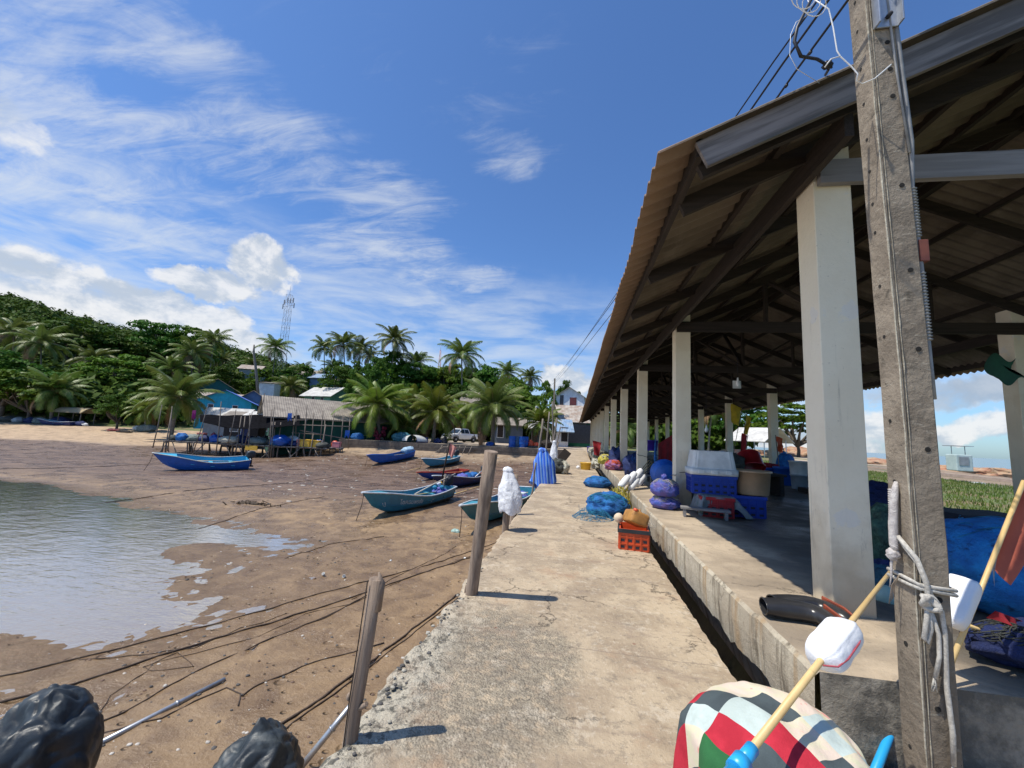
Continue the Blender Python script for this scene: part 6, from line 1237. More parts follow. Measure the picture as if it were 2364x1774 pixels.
# ================================================================== vegetation
rng = np.random.default_rng(11)
def leafmat(name, c, c2, tr=.25, rough=.5, var=.5, spec=.14):
    m = bpy.data.materials.new(name); m.use_nodes = True; t = m.node_tree; b = NB(t); bs = t.nodes['Principled BSDF']
    P = b.n('ShaderNodeNewGeometry').outputs['Position']; ri = b.n('ShaderNodeObjectInfo').outputs['Random']; isl = b.n('ShaderNodeNewGeometry').outputs['Random Per Island']
    col = b.mix(b.sstep(b.noise(P, .45, 4, .6), .35, .65), c, c2); col = b.mix(b.m('MULTIPLY', isl, var), col, tuple(q * .45 for q in c)); hs = b.n('ShaderNodeHueSaturation'); b.put(hs.inputs['Hue'], b.m('ADD', .48, b.m('MULTIPLY', ri, .035))); b.put(hs.inputs['Value'], b.m('ADD', .75, b.m('MULTIPLY', ri, .5))); b.put(hs.inputs['Color'], col)
    b.put(bs.inputs['Base Color'], hs.outputs[0]); bs.inputs['Roughness'].default_value = rough; bs.inputs['Specular IOR Level'].default_value = spec
    tl = b.n('ShaderNodeBsdfTranslucent'); b.put(tl.inputs[0], hs.outputs[0]); mx = b.n('ShaderNodeMixShader'); mx.inputs[0].default_value = tr; t.links.new(bs.outputs[0], mx.inputs[1]); t.links.new(tl.outputs[0], mx.inputs[2]); t.links.new(mx.outputs[0], t.nodes['Material Output'].inputs[0]); return m
M_LEAF = leafmat('leaf_dark', (0.046, 0.112, 0.014), (0.085, 0.160, 0.020), spec=.08); M_LEAF2 = leafmat('leaf_bright', (0.080, 0.175, 0.016), (0.14, 0.23, 0.024), spec=.08); M_FOR = leafmat('forest_leaf', (0.050, 0.108, 0.016), (0.090, 0.150, 0.022), .15, spec=.04)
M_PALM = leafmat('palm_leaf', (0.105, 0.165, 0.030), (0.17, 0.21, 0.048), .22, .42, .45, .25); M_PALMY = leafmat('palm_leaf_young', (0.115, 0.195, 0.022), (0.19, 0.225, 0.034), .3, .4, .45, .25)
M_RACH = pm('palm_rachis', (0.26, 0.24, 0.09), (0.19, 0.17, 0.07), 5, .5); M_DEADP = pm('palm_dead', (0.26, 0.15, 0.07), (0.18, 0.10, 0.05), 5, .8); M_TRUNK = pm('palm_trunk', (0.24, 0.21, 0.17), (0.16, 0.135, 0.11), 3, .9, .6, 14, vec='World', stretch=(1, 1, 6)); M_BARK = pm('bark', (0.13, 0.105, 0.08), (0.085, 0.068, 0.05), 4, .9, .6, 14)
def rand_unit(n):
    v = rng.normal(size=(n, 3)); return v / np.linalg.norm(v, axis=1, keepdims=True)
def leaf_quads(cen, nrm, size, asp=.55):
    n = len(cen); t = np.cross(nrm, rand_unit(n)); t /= np.linalg.norm(t, axis=1, keepdims=True) + 1e-9; b = np.cross(nrm, t); s_ = size[:, None] if np.ndim(size) else size
    co = np.stack([cen - t * s_, cen + b * s_ * asp, cen + t * s_, cen - b * s_ * asp], 1).reshape(-1, 3); return co, np.arange(n * 4).reshape(-1, 4)
def crown_mesh(name, nclump, nleaf, rad, csize, lsize, seed, mat, hollow=.45, low=-.5):
    global rng; rng = np.random.default_rng(seed); d = rand_unit(nclump * 3); d = d[d[:, 2] > low][:nclump]; n = len(d)
    r = hollow + (1 - hollow) * rng.random(n) ** .5; bump = 1 + .22 * np.array([mnoise.noise(Vector(q) * 1.7 + Vector((seed, 0, 0))) for q in d]) * 1.6; C_ = d * (r * bump)[:, None] * np.array(rad)
    cs = csize * (.65 + .7 * rng.random(n)); ld = rand_unit(n * nleaf); ld[:, 2] = np.abs(ld[:, 2]) * .9 - .25; cen = np.repeat(C_, nleaf, 0) + ld * (np.repeat(cs, nleaf) * rng.random(n * nleaf) ** .35)[:, None] * np.array([1, 1, .62])
    nr = ld * .7 + rand_unit(n * nleaf) * .6 + np.array([0, 0, .55]); nr /= np.linalg.norm(nr, axis=1, keepdims=True); co, q = leaf_quads(cen, nr, lsize * (.6 + .8 * rng.random(n * nleaf))); me = np_mesh(name, co, q); me.materials.append(mat); return me, C_
CROWNS = [crown_mesh('crown', 70, 90, (1, 1, .80), .26, .050, s_, M_LEAF if s_ % 2 else M_LEAF2) for s_ in (1, 2, 3, 4, 5)]
def limbs(tr, C_, c, sc, seed):
    rnd = random.Random(seed); mb = tr
    for k in rnd.sample(range(len(C_)), min(11, len(C_))):
        e = Vector([C_[k][i] * sc[i] * .8 for i in range(3)]) + c; s0 = Vector((c.x, c.y, c.z - sc[2] * .75)); mb.tube([s0, s0.lerp(e, .5) + Vector((rnd.uniform(-.1, .1) * sc[0], rnd.uniform(-.1, .1) * sc[0], -.05 * sc[2])), e], [.045 * sc[0], .028 * sc[0], .008 * sc[0]], 6, cap=False)
def tree(base, h, w_, var, label, zf=.62, seed=0, lean=0):
    base = Vector(base); root = thing('broadleaf_tree', label, 'tree', base, 'broadleaf trees behind the beach'); me, C_ = CROWNS[var]; c = base + Vector((lean, 0, h * (1 - zf / 2))); sc = (w_ / 2, w_ / 2, h * zf / 2 / .8)
    o = bpy.data.objects.new('crown', me); COL.objects.link(o); o.parent = root; o.location = c - base; o.scale = sc; o.rotation_euler = (0, 0, seed * 1.7)
    mb = MB(); top = c - Vector((0, 0, sc[2] * .6)); mb.tube([base - Vector((0, 0, .8)), base.lerp(top, .5) + Vector((.02 * h, 0, 0)), top], [.035 * h, .026 * h, .02 * h], 8); limbs(mb, C_, c, sc, seed); part('trunk', mb, M_BARK, root); return root
def frond(L, e0, az_, droop, seed, nl=26, lw=.055, ll=.34, dead=False):
    "vertices and quads for one feather frond"
    rnd = np.random.default_rng(seed); n = 14; P = [np.zeros(3)]; e = e0; pts = [P[0]]; ca, sa = math.cos(az_), math.sin(az_); twist = rnd.uniform(-.4, .4)
    for i in range(n):
        e -= droop / n * (0.5 + 1.3 * i / n); pts.append(pts[-1] + L / n * np.array([math.cos(e) * ca, math.cos(e) * sa, math.sin(e)]))
    pts = np.array(pts); tt = np.linspace(.14, .985, nl); co = []; q = []; side0 = np.array([-sa, ca, 0.0])
    for s_ in (-1, 1):
        for t in tt:
            f = t * n; i = min(int(f), n - 1); p = pts[i] * (1 - (f - i)) + pts[i + 1] * (f - i); tg = pts[i + 1] - pts[i]; tg = tg / np.linalg.norm(tg); up = np.cross(side0, tg); ln = L * ll * (math.sin(PI * min(1, .12 + t * .88)) ** .6) * rnd.uniform(.85, 1.1) * (.55 if t > .95 else 1)
            d = side0 * s_ * .80 + tg * (.42 + .4 * t) + up * (.18 * s_ * twist + .10) + np.array([0, 0, -.10]); d /= np.linalg.norm(d); d2 = d * .72 + np.array([0, 0, -.62]) + tg * .12; d2 /= np.linalg.norm(d2); w_ = lw * rnd.uniform(.8, 1.2); wv = tg * w_
            a, b_, c = p, p + d * ln * .5, p + d * ln * .5 + d2 * ln * .5; k = len(co); co += [a - wv * .5, a + wv * .5, b_ + wv * .6, b_ - wv * .6, c + wv * .08, c - wv * .08]; q += [(k, k + 1, k + 2, k + 3), (k + 3, k + 2, k + 4, k + 5)]
    return np.array(co), np.array(q), pts
def palm_crown(name, nf, L, seed, mat, young=False, lw=.05, deadn=1):
    rnd = random.Random(seed); CO, Q, MI = [], [], []; k = 0; rmb = MB()
    for i in range(nf):
        a = i * 2.399 + rnd.uniform(-.3, .3); f = i / (nf - 1)
        e0 = (1.45 - 1.75 * f if not young else 1.5 - 1.75 * f) + rnd.uniform(-.12, .12); dr = (.9 + 1.0 * f if not young else .75 + 1.0 * f) + rnd.uniform(-.15, .2); l = L * (rnd.uniform(.85, 1.05)) * (.72 if f < .12 else 1)
        dead = i >= nf - deadn; co, q, pts = frond(l, e0, a, dr, seed * 100 + i, 28 if not young else 42, lw * L / 4, .24 if not young else .25); CO.append(co); Q.append(q + k); k += len(co); MI += [1 if dead else 0] * len(q); rmb.tube([Vector(p) for p in pts[::2]], [.035 * L / 4 * (1 - j / 8.5) + .006 for j in range(len(pts[::2]))], 4, cap=False)
    vs = np.array([tuple(v) for v in rmb.v]); CO.append(vs); Q.append(np.array(rmb.f) + k); MI += [2] * len(rmb.f); me = np_mesh(name, np.concatenate(CO), np.concatenate(Q), mi=MI); [me.materials.append(m_) for m_ in (mat, M_DEADP, M_RACH)]; return me
PC = [palm_crown('crown', 28, 4.2, s_, M_PALM, lw=.085, deadn=2) for s_ in (1, 2, 3, 4)]; PY = [palm_crown('crown', 34, 4.2, s_, M_PALMY if s_ != 8 else M_PALM, True, .062, 1 if s_ != 9 else 3) for s_ in (7, 8, 9)]
def palm(px, py, bx, by, r, label, var=0, young=False, dep=None, gz=None, lf=1.0, grp='coconut palms above the beach'):
    "crown centre, trunk foot and frond reach in photo pixels"
    dep = dep or 4.1 * F / (r * S); c = D(px, py, dep); g = D(bx, by, dep); g.z = ground_z(g.x, g.y) - .2 if gz is None else gz; k = r * S / F * dep / 3.0 * lf
    root = thing('coconut_palm', label, 'palm tree', g, grp); me = (PY if young else PC)[var]; o = bpy.data.objects.new('crown', me); COL.objects.link(o); o.parent = root; o.location = c - g; o.scale = (k, k, k); o.rotation_euler = (0, 0, px * .37 + var)
    mb = MB(); n = 10; lean = c - g; pts = [g + Vector((lean.x * (t ** 1.6), lean.y * (t ** 1.6), lean.z * t)) for t in [i / n for i in range(n + 1)]]; r0 = (.20 if young else .17) * (1 if not young else 1.2); mb.tube(pts, [r0 * (1.5 if i == 0 else 1 - .035 * i) for i in range(n + 1)], 9); part('trunk', mb, M_TRUNK, root)
    if not young:
        mb = MB(); rnd = random.Random(px)
        for i in range(7): a = i * .9; mb.blob(c + Vector((.28 * math.cos(a) * k, .28 * math.sin(a) * k, -.30 * k - .1 * rnd.random())), (.14 * k, .14 * k, .16 * k), i, .02, nu=10, nv=8)
        part('coconuts', mb, M_PALMY, root)
    return root
# front row at the sea wall
palm(815, 880, 816, 975, 72, 'bushy bright palm with red rags round its foot left of the yellow-green palm', 0, True, 45, 0.2)
palm(942, 893, 936, 950, 62, 'yellow-green young palm left of the white pickup truck', 2, True, 46, .35); palm(1066, 882, 1064, 955, 70, 'dark arching palm right of the white pickup truck', 1, True, 45, .35)
palm(1168, 915, 1165, 955, 46, 'small young palm beside the orange sacks near the far pole', 0, True, 47, .35, .9); palm(872, 925, 868, 968, 44, 'short stemless palm between the red-footed palm and the yellow-green one', 1, True, 46, .3)
palm(888, 880, 880, 960, 48, 'dense middle palm behind the short stemless one', 0, True, 52, .35); palm(1005, 905, 1000, 950, 44, 'low palm behind the white pickup truck', 2, True, 62, .35)
for a in [(700, 752, 698, 880, 31, 'slim tall palm leftmost of the group above the grey roof', 0), (742, 745, 748, 850, 36, 'tall palm with a full crown left of centre on the skyline', 1), (778, 752, 775, 850, 33, 'tall palm touching the full-crowned one on its right', 2), (853, 735, 838, 880, 40, 'highest palm on the skyline above the bushy one', 3),
          (898, 786, 882, 900, 38, 'palm with drooping fronds between the two tallest ones', 1), (997, 768, 998, 900, 48, 'big drooping-crowned palm left of the red mast', 0), (1096, 806, 1100, 900, 32, 'palm with an open crown right of the big drooping one', 2), (1145, 816, 1148, 880, 27, 'rightmost palm on the skyline near the white house', 3),
          (595, 752, 584, 860, 32, 'single palm standing in front of the lattice tower', 1), (462, 738, 450, 830, 34, 'slender palm left of the bare leaning trunk', 2), (415, 765, 408, 880, 42, 'palm with a straight pale trunk above the teal house', 3), (201, 778, 195, 890, 42, 'palm with a pale straight trunk near the beach hut', 0),
          (88, 742, 85, 860, 48, 'palm half hidden in the trees at the far left', 2), (30, 720, 20, 850, 46, 'leftmost palm, cut by the edge of the picture', 1), (372, 800, 372, 880, 44, 'pale-fronded palm behind the stilt jetty palm', 1), (628, 838, 625, 875, 36, 'low dense palm between the grey houses', 0), (500, 820, 500, 860, 28, 'small palm on the slope above the green gabled house', 3),
          (800, 770, 800, 870, 24, 'small dark palm tucked under the highest one', 2), (545, 790, 545, 850, 24, 'small palm beside the bare leaning trunk', 0), (265, 745, 262, 860, 30, 'palm half hidden on the wooded slope at left', 3),
          (722, 800, 722, 880, 30, 'short palm under the slim tall leftmost one', 2), (765, 822, 768, 900, 30, 'dark palm just above the long grey roof', 0), (915, 830, 915, 900, 32, 'palm between the drooping one and the red mast', 3), (960, 815, 962, 900, 30, 'slim palm right below the red mast', 2), (1035, 822, 1035, 900, 30, 'palm filling the gap right of the big drooping one', 1), (1065, 828, 1064, 900, 28, 'small palm above the dark arching one', 0), (1122, 842, 1122, 900, 26, 'small palm between the two rightmost skyline palms', 1),
          (655, 800, 655, 880, 24, 'slender palm above the mint green house', 3), (828, 800, 826, 890, 30, 'palm directly behind the bushy red-footed one', 1), (1100, 870, 1098, 930, 34, 'leaning-leaved palm behind the arching palm', 2), (975, 868, 975, 930, 34, 'broad palm behind the pickup, left side', 3), (905, 868, 905, 930, 30, 'palm behind the yellow-green one', 0), (715, 850, 716, 900, 26, 'palm at the right end of the slope houses', 1), (480, 780, 480, 850, 26, 'dark palm behind the green gabled house', 2), (160, 730, 160, 830, 34, 'palm in the middle of the left slope', 1), (335, 750, 335, 850, 30, 'palm on the slope above the jetty palm', 0)]: palm(*a[:6], a[6])
palm(385, 862, 372, 925, 66, 'large low palm with long arching fronds at the left of the stilt jetty', 1, True, 50); palm(118, 848, 108, 918, 52, 'leaning palm over the dark boat on the beach', 1, True, 60); palm(318, 888, 315, 920, 36, 'small palm shrub left of the stilt jetty palm', 0, True, 56)
# bare leaning trunk
mb = MB(); mb.tube([D(560, 880, 78), D(553, 800, 78), D(548, 760, 78), D(549, 745, 78)], [.28, .24, .2, .12], 8); one('dead_palm_trunk', mb, M_TRUNK, 'bare crooked palm trunk without a crown above the grey roofs', 'tree', D(560, 880, 78))
# broadleaf trees one can tell apart
def treeat(px, ptop, pw, dep, var, label, seed=0, zf=.7, pbase=None):
    g = D(px, 900, dep); g.z = ground_z(g.x, g.y) - .3; top = D(px, ptop, dep).z; return tree(g, max(3, top - g.z), PX(dep, pw), var, label, zf, seed)
for i, a in enumerate([(0, 760, 190, 62, 0, 'dark leafy tree at the left edge overhanging the beach'), (60, 800, 150, 60, 1, 'low dark tree behind the beached dark boat'), (150, 690, 170, 105, 2, 'tall rounded tree high on the slope at left'), (250, 770, 140, 75, 3, 'dark tree right of the pale-trunked palm'), (330, 690, 130, 120, 4, 'round-topped tree on the slope skyline above the teal house'), (400, 700, 100, 125, 1, 'bushy skyline tree left of the slender palm'),
                       (230, 715, 120, 110, 0, 'yellowish bushy tree in the middle of the slope'), (255, 850, 70, 56, 4, 'bright round bush behind the beach hut'), (330, 790, 110, 80, 1, 'dark tree behind the pale-fronded palm'), (795, 770, 75, 74, 0, 'dark round tree with a bare stem left of the bushy palm'), (765, 800, 50, 80, 2, 'smaller dark tree by the grey roof end'),
                       (830, 775, 90, 90, 3, 'mixed leafy tree under the highest palm'), (940, 790, 110, 95, 1, 'broad tree below the red mast'), (1030, 790, 90, 92, 4, 'leafy tree right of the big drooping palm'), (1120, 840, 110, 80, 1, 'bright green tree behind the small young palm'), (1180, 830, 46, 60, 3, 'narrow vine-covered tree beside the far utility pole'), (1215, 822, 44, 90, 0, 'small skyline tree above the white house'), (60, 700, 170, 120, 4, 'large tree high on the left slope'),
                       (470, 790, 80, 95, 2, 'dark tree behind the green gabled house'), (640, 790, 90, 110, 0, 'rounded tree behind the grey slope houses'), (560, 800, 70, 108, 3, 'dark tree behind the bare leaning trunk'), (700, 800, 80, 120, 4, 'tree behind the slim tall palm'), (1240, 850, 40, 75, 2, 'small tree peeping behind the hall roof end'), (870, 830, 80, 72, 1, 'dark bushy tree behind the front palms'), (985, 830, 90, 70, 0, 'dark tree right behind the pickup truck'), (1075, 850, 80, 66, 2, 'dark tree behind the arching palm'), (905, 800, 110, 100, 2, 'wide leafy tree filling the skyline left of the red mast'), (1000, 812, 120, 100, 3, 'wide leafy tree filling the skyline behind the drooping palm'), (1095, 835, 110, 95, 1, 'low wide tree on the skyline before the white house'), (745, 815, 90, 105, 3, 'wide tree below the full-crowned palm'), (690, 830, 70, 110, 1, 'tree behind the mint green house'), (1150, 855, 70, 70, 0, 'dark bush left of the far utility pole'), (735, 778, 100, 92, 4, 'tall leafy tree between the slim palm and the full-crowned palm'), (850, 762, 110, 92, 0, 'tall leafy tree right under the highest palm crown'), (908, 785, 100, 90, 4, 'tall leafy tree beneath the palm with drooping fronds'), (972, 782, 100, 92, 1, 'tall leafy tree just right of the red mast'), (1048, 798, 100, 90, 2, 'tall leafy tree between the big drooping palm and the open-crowned palm'), (1112, 822, 90, 88, 3, 'leafy tree below the rightmost skyline palm')]): treeat(*a[:5], a[5], i, .78)
# trees seen through and beyond the hall, on the right
def treexy(px, ptop, pw, dep, var, label, seed, zf=.7): return treeat(px, ptop, pw, dep, var, label, seed, zf)
for i, a in enumerate([(1720, 868, 150, 62, 1, 'spreading dark green tree beside the near column, sea behind it'), (1600, 870, 130, 75, 0, 'leafy tree behind the white-roofed shelter'), (1520, 880, 120, 80, 3, 'tree seen through the hall left of the shelter'), (1440, 880, 90, 90, 2, 'tree seen through the hall behind the hanging red cloth'), (1370, 890, 80, 95, 4, 'farthest tree seen between the columns')]): treeat(*a[:5], a[5], 40 + i, .8)
for k, (px, py, lab) in enumerate(((1540, 880, 'leaning palm seen through the hall left of the yellow flags'), (1350, 925, 'low palm seen between the first far columns'))): palm(px, py, px - 10, 960, 46, lab, k, False, 66, .1)
# forest on the hillside: nobody could count it
def forest():
    global rng; rng = np.random.default_rng(5); T = []
    for s_ in range(4):
        d = rand_unit(110); d = d[d[:, 2] > -.15]; cen = d * (.75 + .35 * rng.random(len(d)))[:, None] * np.array([1, 1, .85]); sub = np.repeat(cen, 3, 0) + rng.normal(size=(len(cen) * 3, 3)) * .13; nr = np.repeat(d, 3, 0) + rand_unit(len(sub)) * .5 + np.array([0, 0, .3]); nr /= np.linalg.norm(nr, axis=1, keepdims=True); co, q = leaf_quads(sub, nr, .14 * (.6 + .8 * rng.random(len(sub))), .8); T.append(co)
    CO = []
    def put(l, d_, r):
        x = FH.x * d_ + RH.x * l; y = FH.y * d_ + RH.y * l; z = ground_z(x, y); t = T[rng.integers(4)]; a = rng.random() * 6.28; c, s_ = math.cos(a), math.sin(a); k = np.array([r, r, r * (.85 + .5 * rng.random())]); q = t * k; q = np.stack([q[:, 0] * c - q[:, 1] * s_, q[:, 0] * s_ + q[:, 1] * c, q[:, 2]], 1) + np.array([x, y, z + r * .55]); CO.append(q)
    for u in np.arange(-1.55, .55, .0165):
        d_ = 68.0
        while d_ < 284:
            uu = u + rng.uniform(-.014, .014); dd = d_ + rng.uniform(-3, 3); hh = interp(HILL, uu)
            if (uu > -.02 and dd > 150) or (-.80 < uu < -.38 and dd < 122) : d_ += 6.5 if hh > 20 else 10; continue
            if uu > .12 and dd < 75: d_ += 8; continue
            put(uu * dd, dd, rng.uniform(1.8, 4.2) * (1.0 if dd < 150 else 1.25)); d_ += (4.8 if dd < 120 else 6.0) * (1 if hh > 20 else 1.7)
    co = np.concatenate(CO); me = np_mesh('forest', co, np.arange(len(co)).reshape(-1, 4)); me.materials.append(M_FOR); o = bpy.data.objects.new('hillside_forest', me); COL.objects.link(o); o['kind'] = 'stuff'; o['label'] = 'dense green forest covering the hillside behind the village'; o['category'] = 'forest'; print('forest', len(co) // 4)
forest()
# ================================================================== buildings
def paint(name, c, r=.85): return pm(name, c, tuple(q * .82 for q in c), 2, r, .15, 12, vec='World', spots=(1.2, tuple(q * .6 for q in c), .58, .75))
def corr(name, c, c2=None): return pm(name, c, c2 or tuple(q * .75 for q in c), 1.2, .8, .2, 8, vec='World', spots=(1.0, tuple(q * .6 for q in c), .52, .68))
R_GREY = corr('roof_grey', (0.30, 0.26, 0.21), (0.19, 0.16, 0.13)); R_BLUE = corr('roof_blue', (0.10, 0.20, 0.62)); R_WHITE = corr('roof_pale', (0.62, 0.60, 0.55)); R_RUST = corr('roof_rusty', (0.45, 0.40, 0.34), (0.28, 0.20, 0.15)); R_SKY = corr('roof_pale_blue', (0.20, 0.33, 0.50), (0.32, 0.36, 0.40))
M_WIN = pm('window_dark', (0.035, 0.03, 0.035), (0.06, 0.04, 0.05), 5, .25)
def house(px0, px1, pye, pyb, dep, wallm, roofm, label, turn=0.0, depth=7.0, rise=1.3, ridge='x', over=.5, wins=(), name='village_house', shed=False, gz=None, grp=None, cat='house', wd=None):
    "front wall from px0..px1 in the photo, eaves at pye, foot at pyb"
    a, b_ = D(px0, pye, dep), D(px1, pye, dep); wd = wd or (b_ - a).length; ctr = (a + b_) / 2; ze = ctr.z; zb = D((px0 + px1) / 2, pyb, dep).z; root = thing(name, label, cat, (ctr.x, ctr.y, zb), grp); Rm = Matrix.Rotation(YAW + turn, 3, 'Z')
    L = lambda x, y, z: Vector((ctr.x, ctr.y, z)) + Rm @ Vector((x, y, 0)); w2 = wd / 2; mb = MB(); zf = zb - 2.5
    v = [L(-w2, 0, zf), L(w2, 0, zf), L(w2, depth, zf), L(-w2, depth, zf), L(-w2, 0, ze), L(w2, 0, ze), L(w2, depth, ze), L(-w2, depth, ze)]; mb.add(v, [(0, 1, 5, 4), (1, 2, 6, 5), (2, 3, 7, 6), (3, 0, 4, 7)])
    if not shed:
        if ridge == 'y': mb.add([L(-w2, 0, ze), L(w2, 0, ze), L(0, 0, ze + rise), L(-w2, depth, ze), L(w2, depth, ze), L(0, depth, ze + rise)], [(0, 1, 2), (4, 3, 5)])
        else: mb.add([L(-w2, 0, ze), L(-w2, depth, ze), L(-w2, depth / 2, ze + rise), L(w2, 0, ze), L(w2, depth, ze), L(w2, depth / 2, ze + rise)], [(1, 0, 2), (3, 4, 5)])
    part('wall', mb, wallm, root)
    def sheet(p, q, r_, s_):   # p,q lower edge; r_,s_ upper edge, corrugated across
        mb = MB(); n = max(8, int((q - p).length / .11)); vs = []
        nrm = (q - p).cross(s_ - p).normalized(); nrm = nrm if nrm.z > 0 else -nrm
        for i in range(n + 1):
            t = i / n; e = nrm * (.03 * (i % 2)); rg = Vector((0, 0, .04 * mnoise.noise(Vector((t * 9, p.x, 0))))); vs += [p.lerp(q, t) + e + rg, s_.lerp(r_, t) + e]
        mb.add(vs, [(2 * i, 2 * i + 2, 2 * i + 3, 2 * i + 1) for i in range(n)]); vs2 = [x - nrm * .05 for x in vs]; mb.add(vs2, [(2 * i + 1, 2 * i + 3, 2 * i + 2, 2 * i) for i in range(n)]); mb.add([p, q, q - nrm * .12, p - nrm * .12], [(0, 3, 2, 1)]); return mb
    o = over; k = rise / (w2 if ridge == 'y' else depth / 2)
    if shed: part('roof', sheet(L(-w2 - o, -o, ze - .05), L(w2 + o, -o, ze - .05), L(w2 + o, depth + o, ze + rise), L(-w2 - o, depth + o, ze + rise)), roofm, root)
    elif ridge == 'x':
        part('roof', sheet(L(-w2 - o, -o, ze - o * k), L(w2 + o, -o, ze - o * k), L(w2 + o, depth / 2, ze + rise + .03), L(-w2 - o, depth / 2, ze + rise + .03)), roofm, root); part('roof', sheet(L(w2 + o, depth + o, ze - o * k), L(-w2 - o, depth + o, ze - o * k), L(-w2 - o, depth / 2, ze + rise + .03), L(w2 + o, depth / 2, ze + rise + .03)), roofm, root)
    else:
        part('roof', sheet(L(-w2 - o, depth + o, ze - o * k), L(-w2 - o, -o, ze - o * k), L(0, -o, ze + rise + .03), L(0, depth + o, ze + rise + .03)), roofm, root); part('roof', sheet(L(w2 + o, -o, ze - o * k), L(w2 + o, depth + o, ze - o * k), L(0, depth + o, ze + rise + .03), L(0, -o, ze + rise + .03)), roofm, root)
    for wn in wins:
        fx, fz, ww, wh = wn[:4]; x = -w2 + wd * fx; z = zb + (ze - zb) * fz; nm = wn[4] if len(wn) > 4 else 'window'; m_ = wn[5] if len(wn) > 5 else M_WIN
        mb = MB(); mb.box(L(x, -.02, z), (ww, .06, wh), Rm); fr = part(nm, mb, wn[6] if len(wn) > 6 else M_GUN, root); mb = MB()
        mb.box(L(x, -.055, z), (ww - .14, .04, wh - .14), Rm); part('pane' if nm == 'window' else 'door_leaf', mb, m_, fr)
    return root, L
P_TEAL = paint('wall_teal', (0.02, 0.34, 0.52)); P_GREEN = paint('wall_green', (0.03, 0.22, 0.15)); P_DKGREEN = paint('wall_dark_green', (0.015, 0.12, 0.12)); P_GREYW = paint('wall_grey', (0.33, 0.34, 0.35)); P_WHITEW = paint('wall_white', (0.70, 0.72, 0.76)); P_DKGR2 = paint('wall_deep_green', (0.012, 0.085, 0.058)); P_SLATE = paint('wall_slate', (0.085, 0.11, 0.14)); P_DARKW = paint('wall_dark', (0.018, 0.018, 0.02)); P_BLUEW = paint('wall_blue_grey', (0.14, 0.20, 0.30)); P_MINT = paint('wall_mint', (0.16, 0.36, 0.27)); P_TANW = paint('wall_tan', (0.40, 0.33, 0.24))
house(438, 535, 866, 900, 66, P_TEAL, R_BLUE, 'bright teal house with a blue roof behind the stilt jetty', .45, 8, 1.7, 'y', .6, [(.25, .55, .8, 1.0), (.70, .55, .8, 1.0)], grp='village houses on the slope')
house(438, 500, 838, 866, 84, P_DKGREEN, R_GREY, 'dark green gabled house above the bright teal one', .5, 9, 1.8, 'y', .6, grp='village houses on the slope'); house(432, 505, 862, 876, 74, P_GREYW, R_RUST, 'low grey-roofed house between the teal and the dark green ones', .4, 5, 1.2, 'x', .6, grp='village houses on the slope')
house(522, 572, 862, 890, 76, P_BLUEW, R_GREY, 'blue-grey house with a grey gable roof behind the bare trunk', .45, 7, 1.5, 'y', .6, [(.3, .4, .9, 1.2), (.7, .4, .9, 1.2)], grp='village houses on the slope')
house(562, 592, 827, 856, 92, P_WHITEW, R_GREY, 'plain pale box house under the single tower palm', .2, 4, .5, 'x', .3, shed=True, grp='village houses on the slope')
house(650, 722, 852, 876, 86, P_MINT, R_WHITE, 'mint green house with a pale sloping roof right of the low palm', -.35, 6, 1.8, 'x', .8, [(.35, .5, .9, 1.2), (.7, .5, .9, 1.2)], grp='village houses on the slope'); house(668, 712, 815, 832, 108, P_BLUEW, R_SKY, 'small pale blue roofed house high on the slope', -.2, 5, 1.2, 'x', .6, grp='village houses on the slope')
house(640, 690, 808, 820, 118, P_GREYW, R_GREY, 'highest grey roofed house on the slope near the palms', -.3, 5, 1.3, 'x', .6, grp='village houses on the slope'); house(520, 560, 796, 806, 130, P_GREYW, R_RUST, 'small brown roofed house half hidden left of the tower palm', .2, 5, 1.3, 'x', .6, grp='village houses on the slope')
house(705, 745, 884, 900, 66, P_BLUEW, R_SKY, 'low pale blue shed left of the bushy palm', -.1, 5, .8, 'x', .4, shed=True, grp='village houses on the slope'); house(715, 745, 826, 850, 100, P_GREEN, R_GREY, 'green house sliver behind the dark round tree', 0, 5, 1, 'x', .4, grp='village houses on the slope')
house(1200, 1262, 857, 875, 70, P_WHITEW, R_WHITE, 'white upper house with a reddish window above the green building', -.3, 8, 1.6, 'y', .5, [(.22, .5, .8, 2.0), (.62, .42, 1.3, 1.5, 'window', pm('reddish_curtain', (0.16, 0.03, 0.03), (0.08, 0.02, 0.02), 5, .5))])
house(1206, 1275, 905, 945, 60, P_GREEN, R_RUST, 'green two-storey building with a weathered roof at the pier end', -.15, 7, 2.2, 'x', .9, [(.70, .62, 1.6, 1.6, 'window', P_TANW)])
mb = MB(); mb.box(D(1240, 937, 58.5), (5.6, .1, 2.7), Matrix.Rotation(YAW, 3, 'Z')); one('shade_net_screen', mb, M_DARKC, 'black shade net screen below the green building', 'screen', D(1240, 950, 58.5))
house(1195, 1228, 925, 950, 54, P_WHITEW, R_SKY, 'small stall with a blue corrugated roof by the green building', .0, 3.5, 1.2, 'x', .7, [(.75, .45, 1.0, 2.0, 'doorway', P_DARKW)], name='small_stall', cat='stall')
house(1150, 1196, 922, 948, 58, P_DARKW, R_WHITE, 'dark open stall with red goods left of the blue-roofed one', .0, 3.5, .8, 'x', .6, name='small_stall', cat='stall'); house(1068, 1130, 915, 945, 60, P_SLATE, R_GREY, 'grey shed with double doors behind the blue drums', .0, 4, .9, 'x', .6, [(.22, .42, 1.0, 2.0, 'doorway', M_DARKX)], name='storage_shed', cat='shed')
house(1000, 1050, 870, 900, 66, P_GREYW, R_GREY, 'grey roof peeping between the front palms', 0, 6, 2.0, 'x', .6, grp='village houses on the slope')
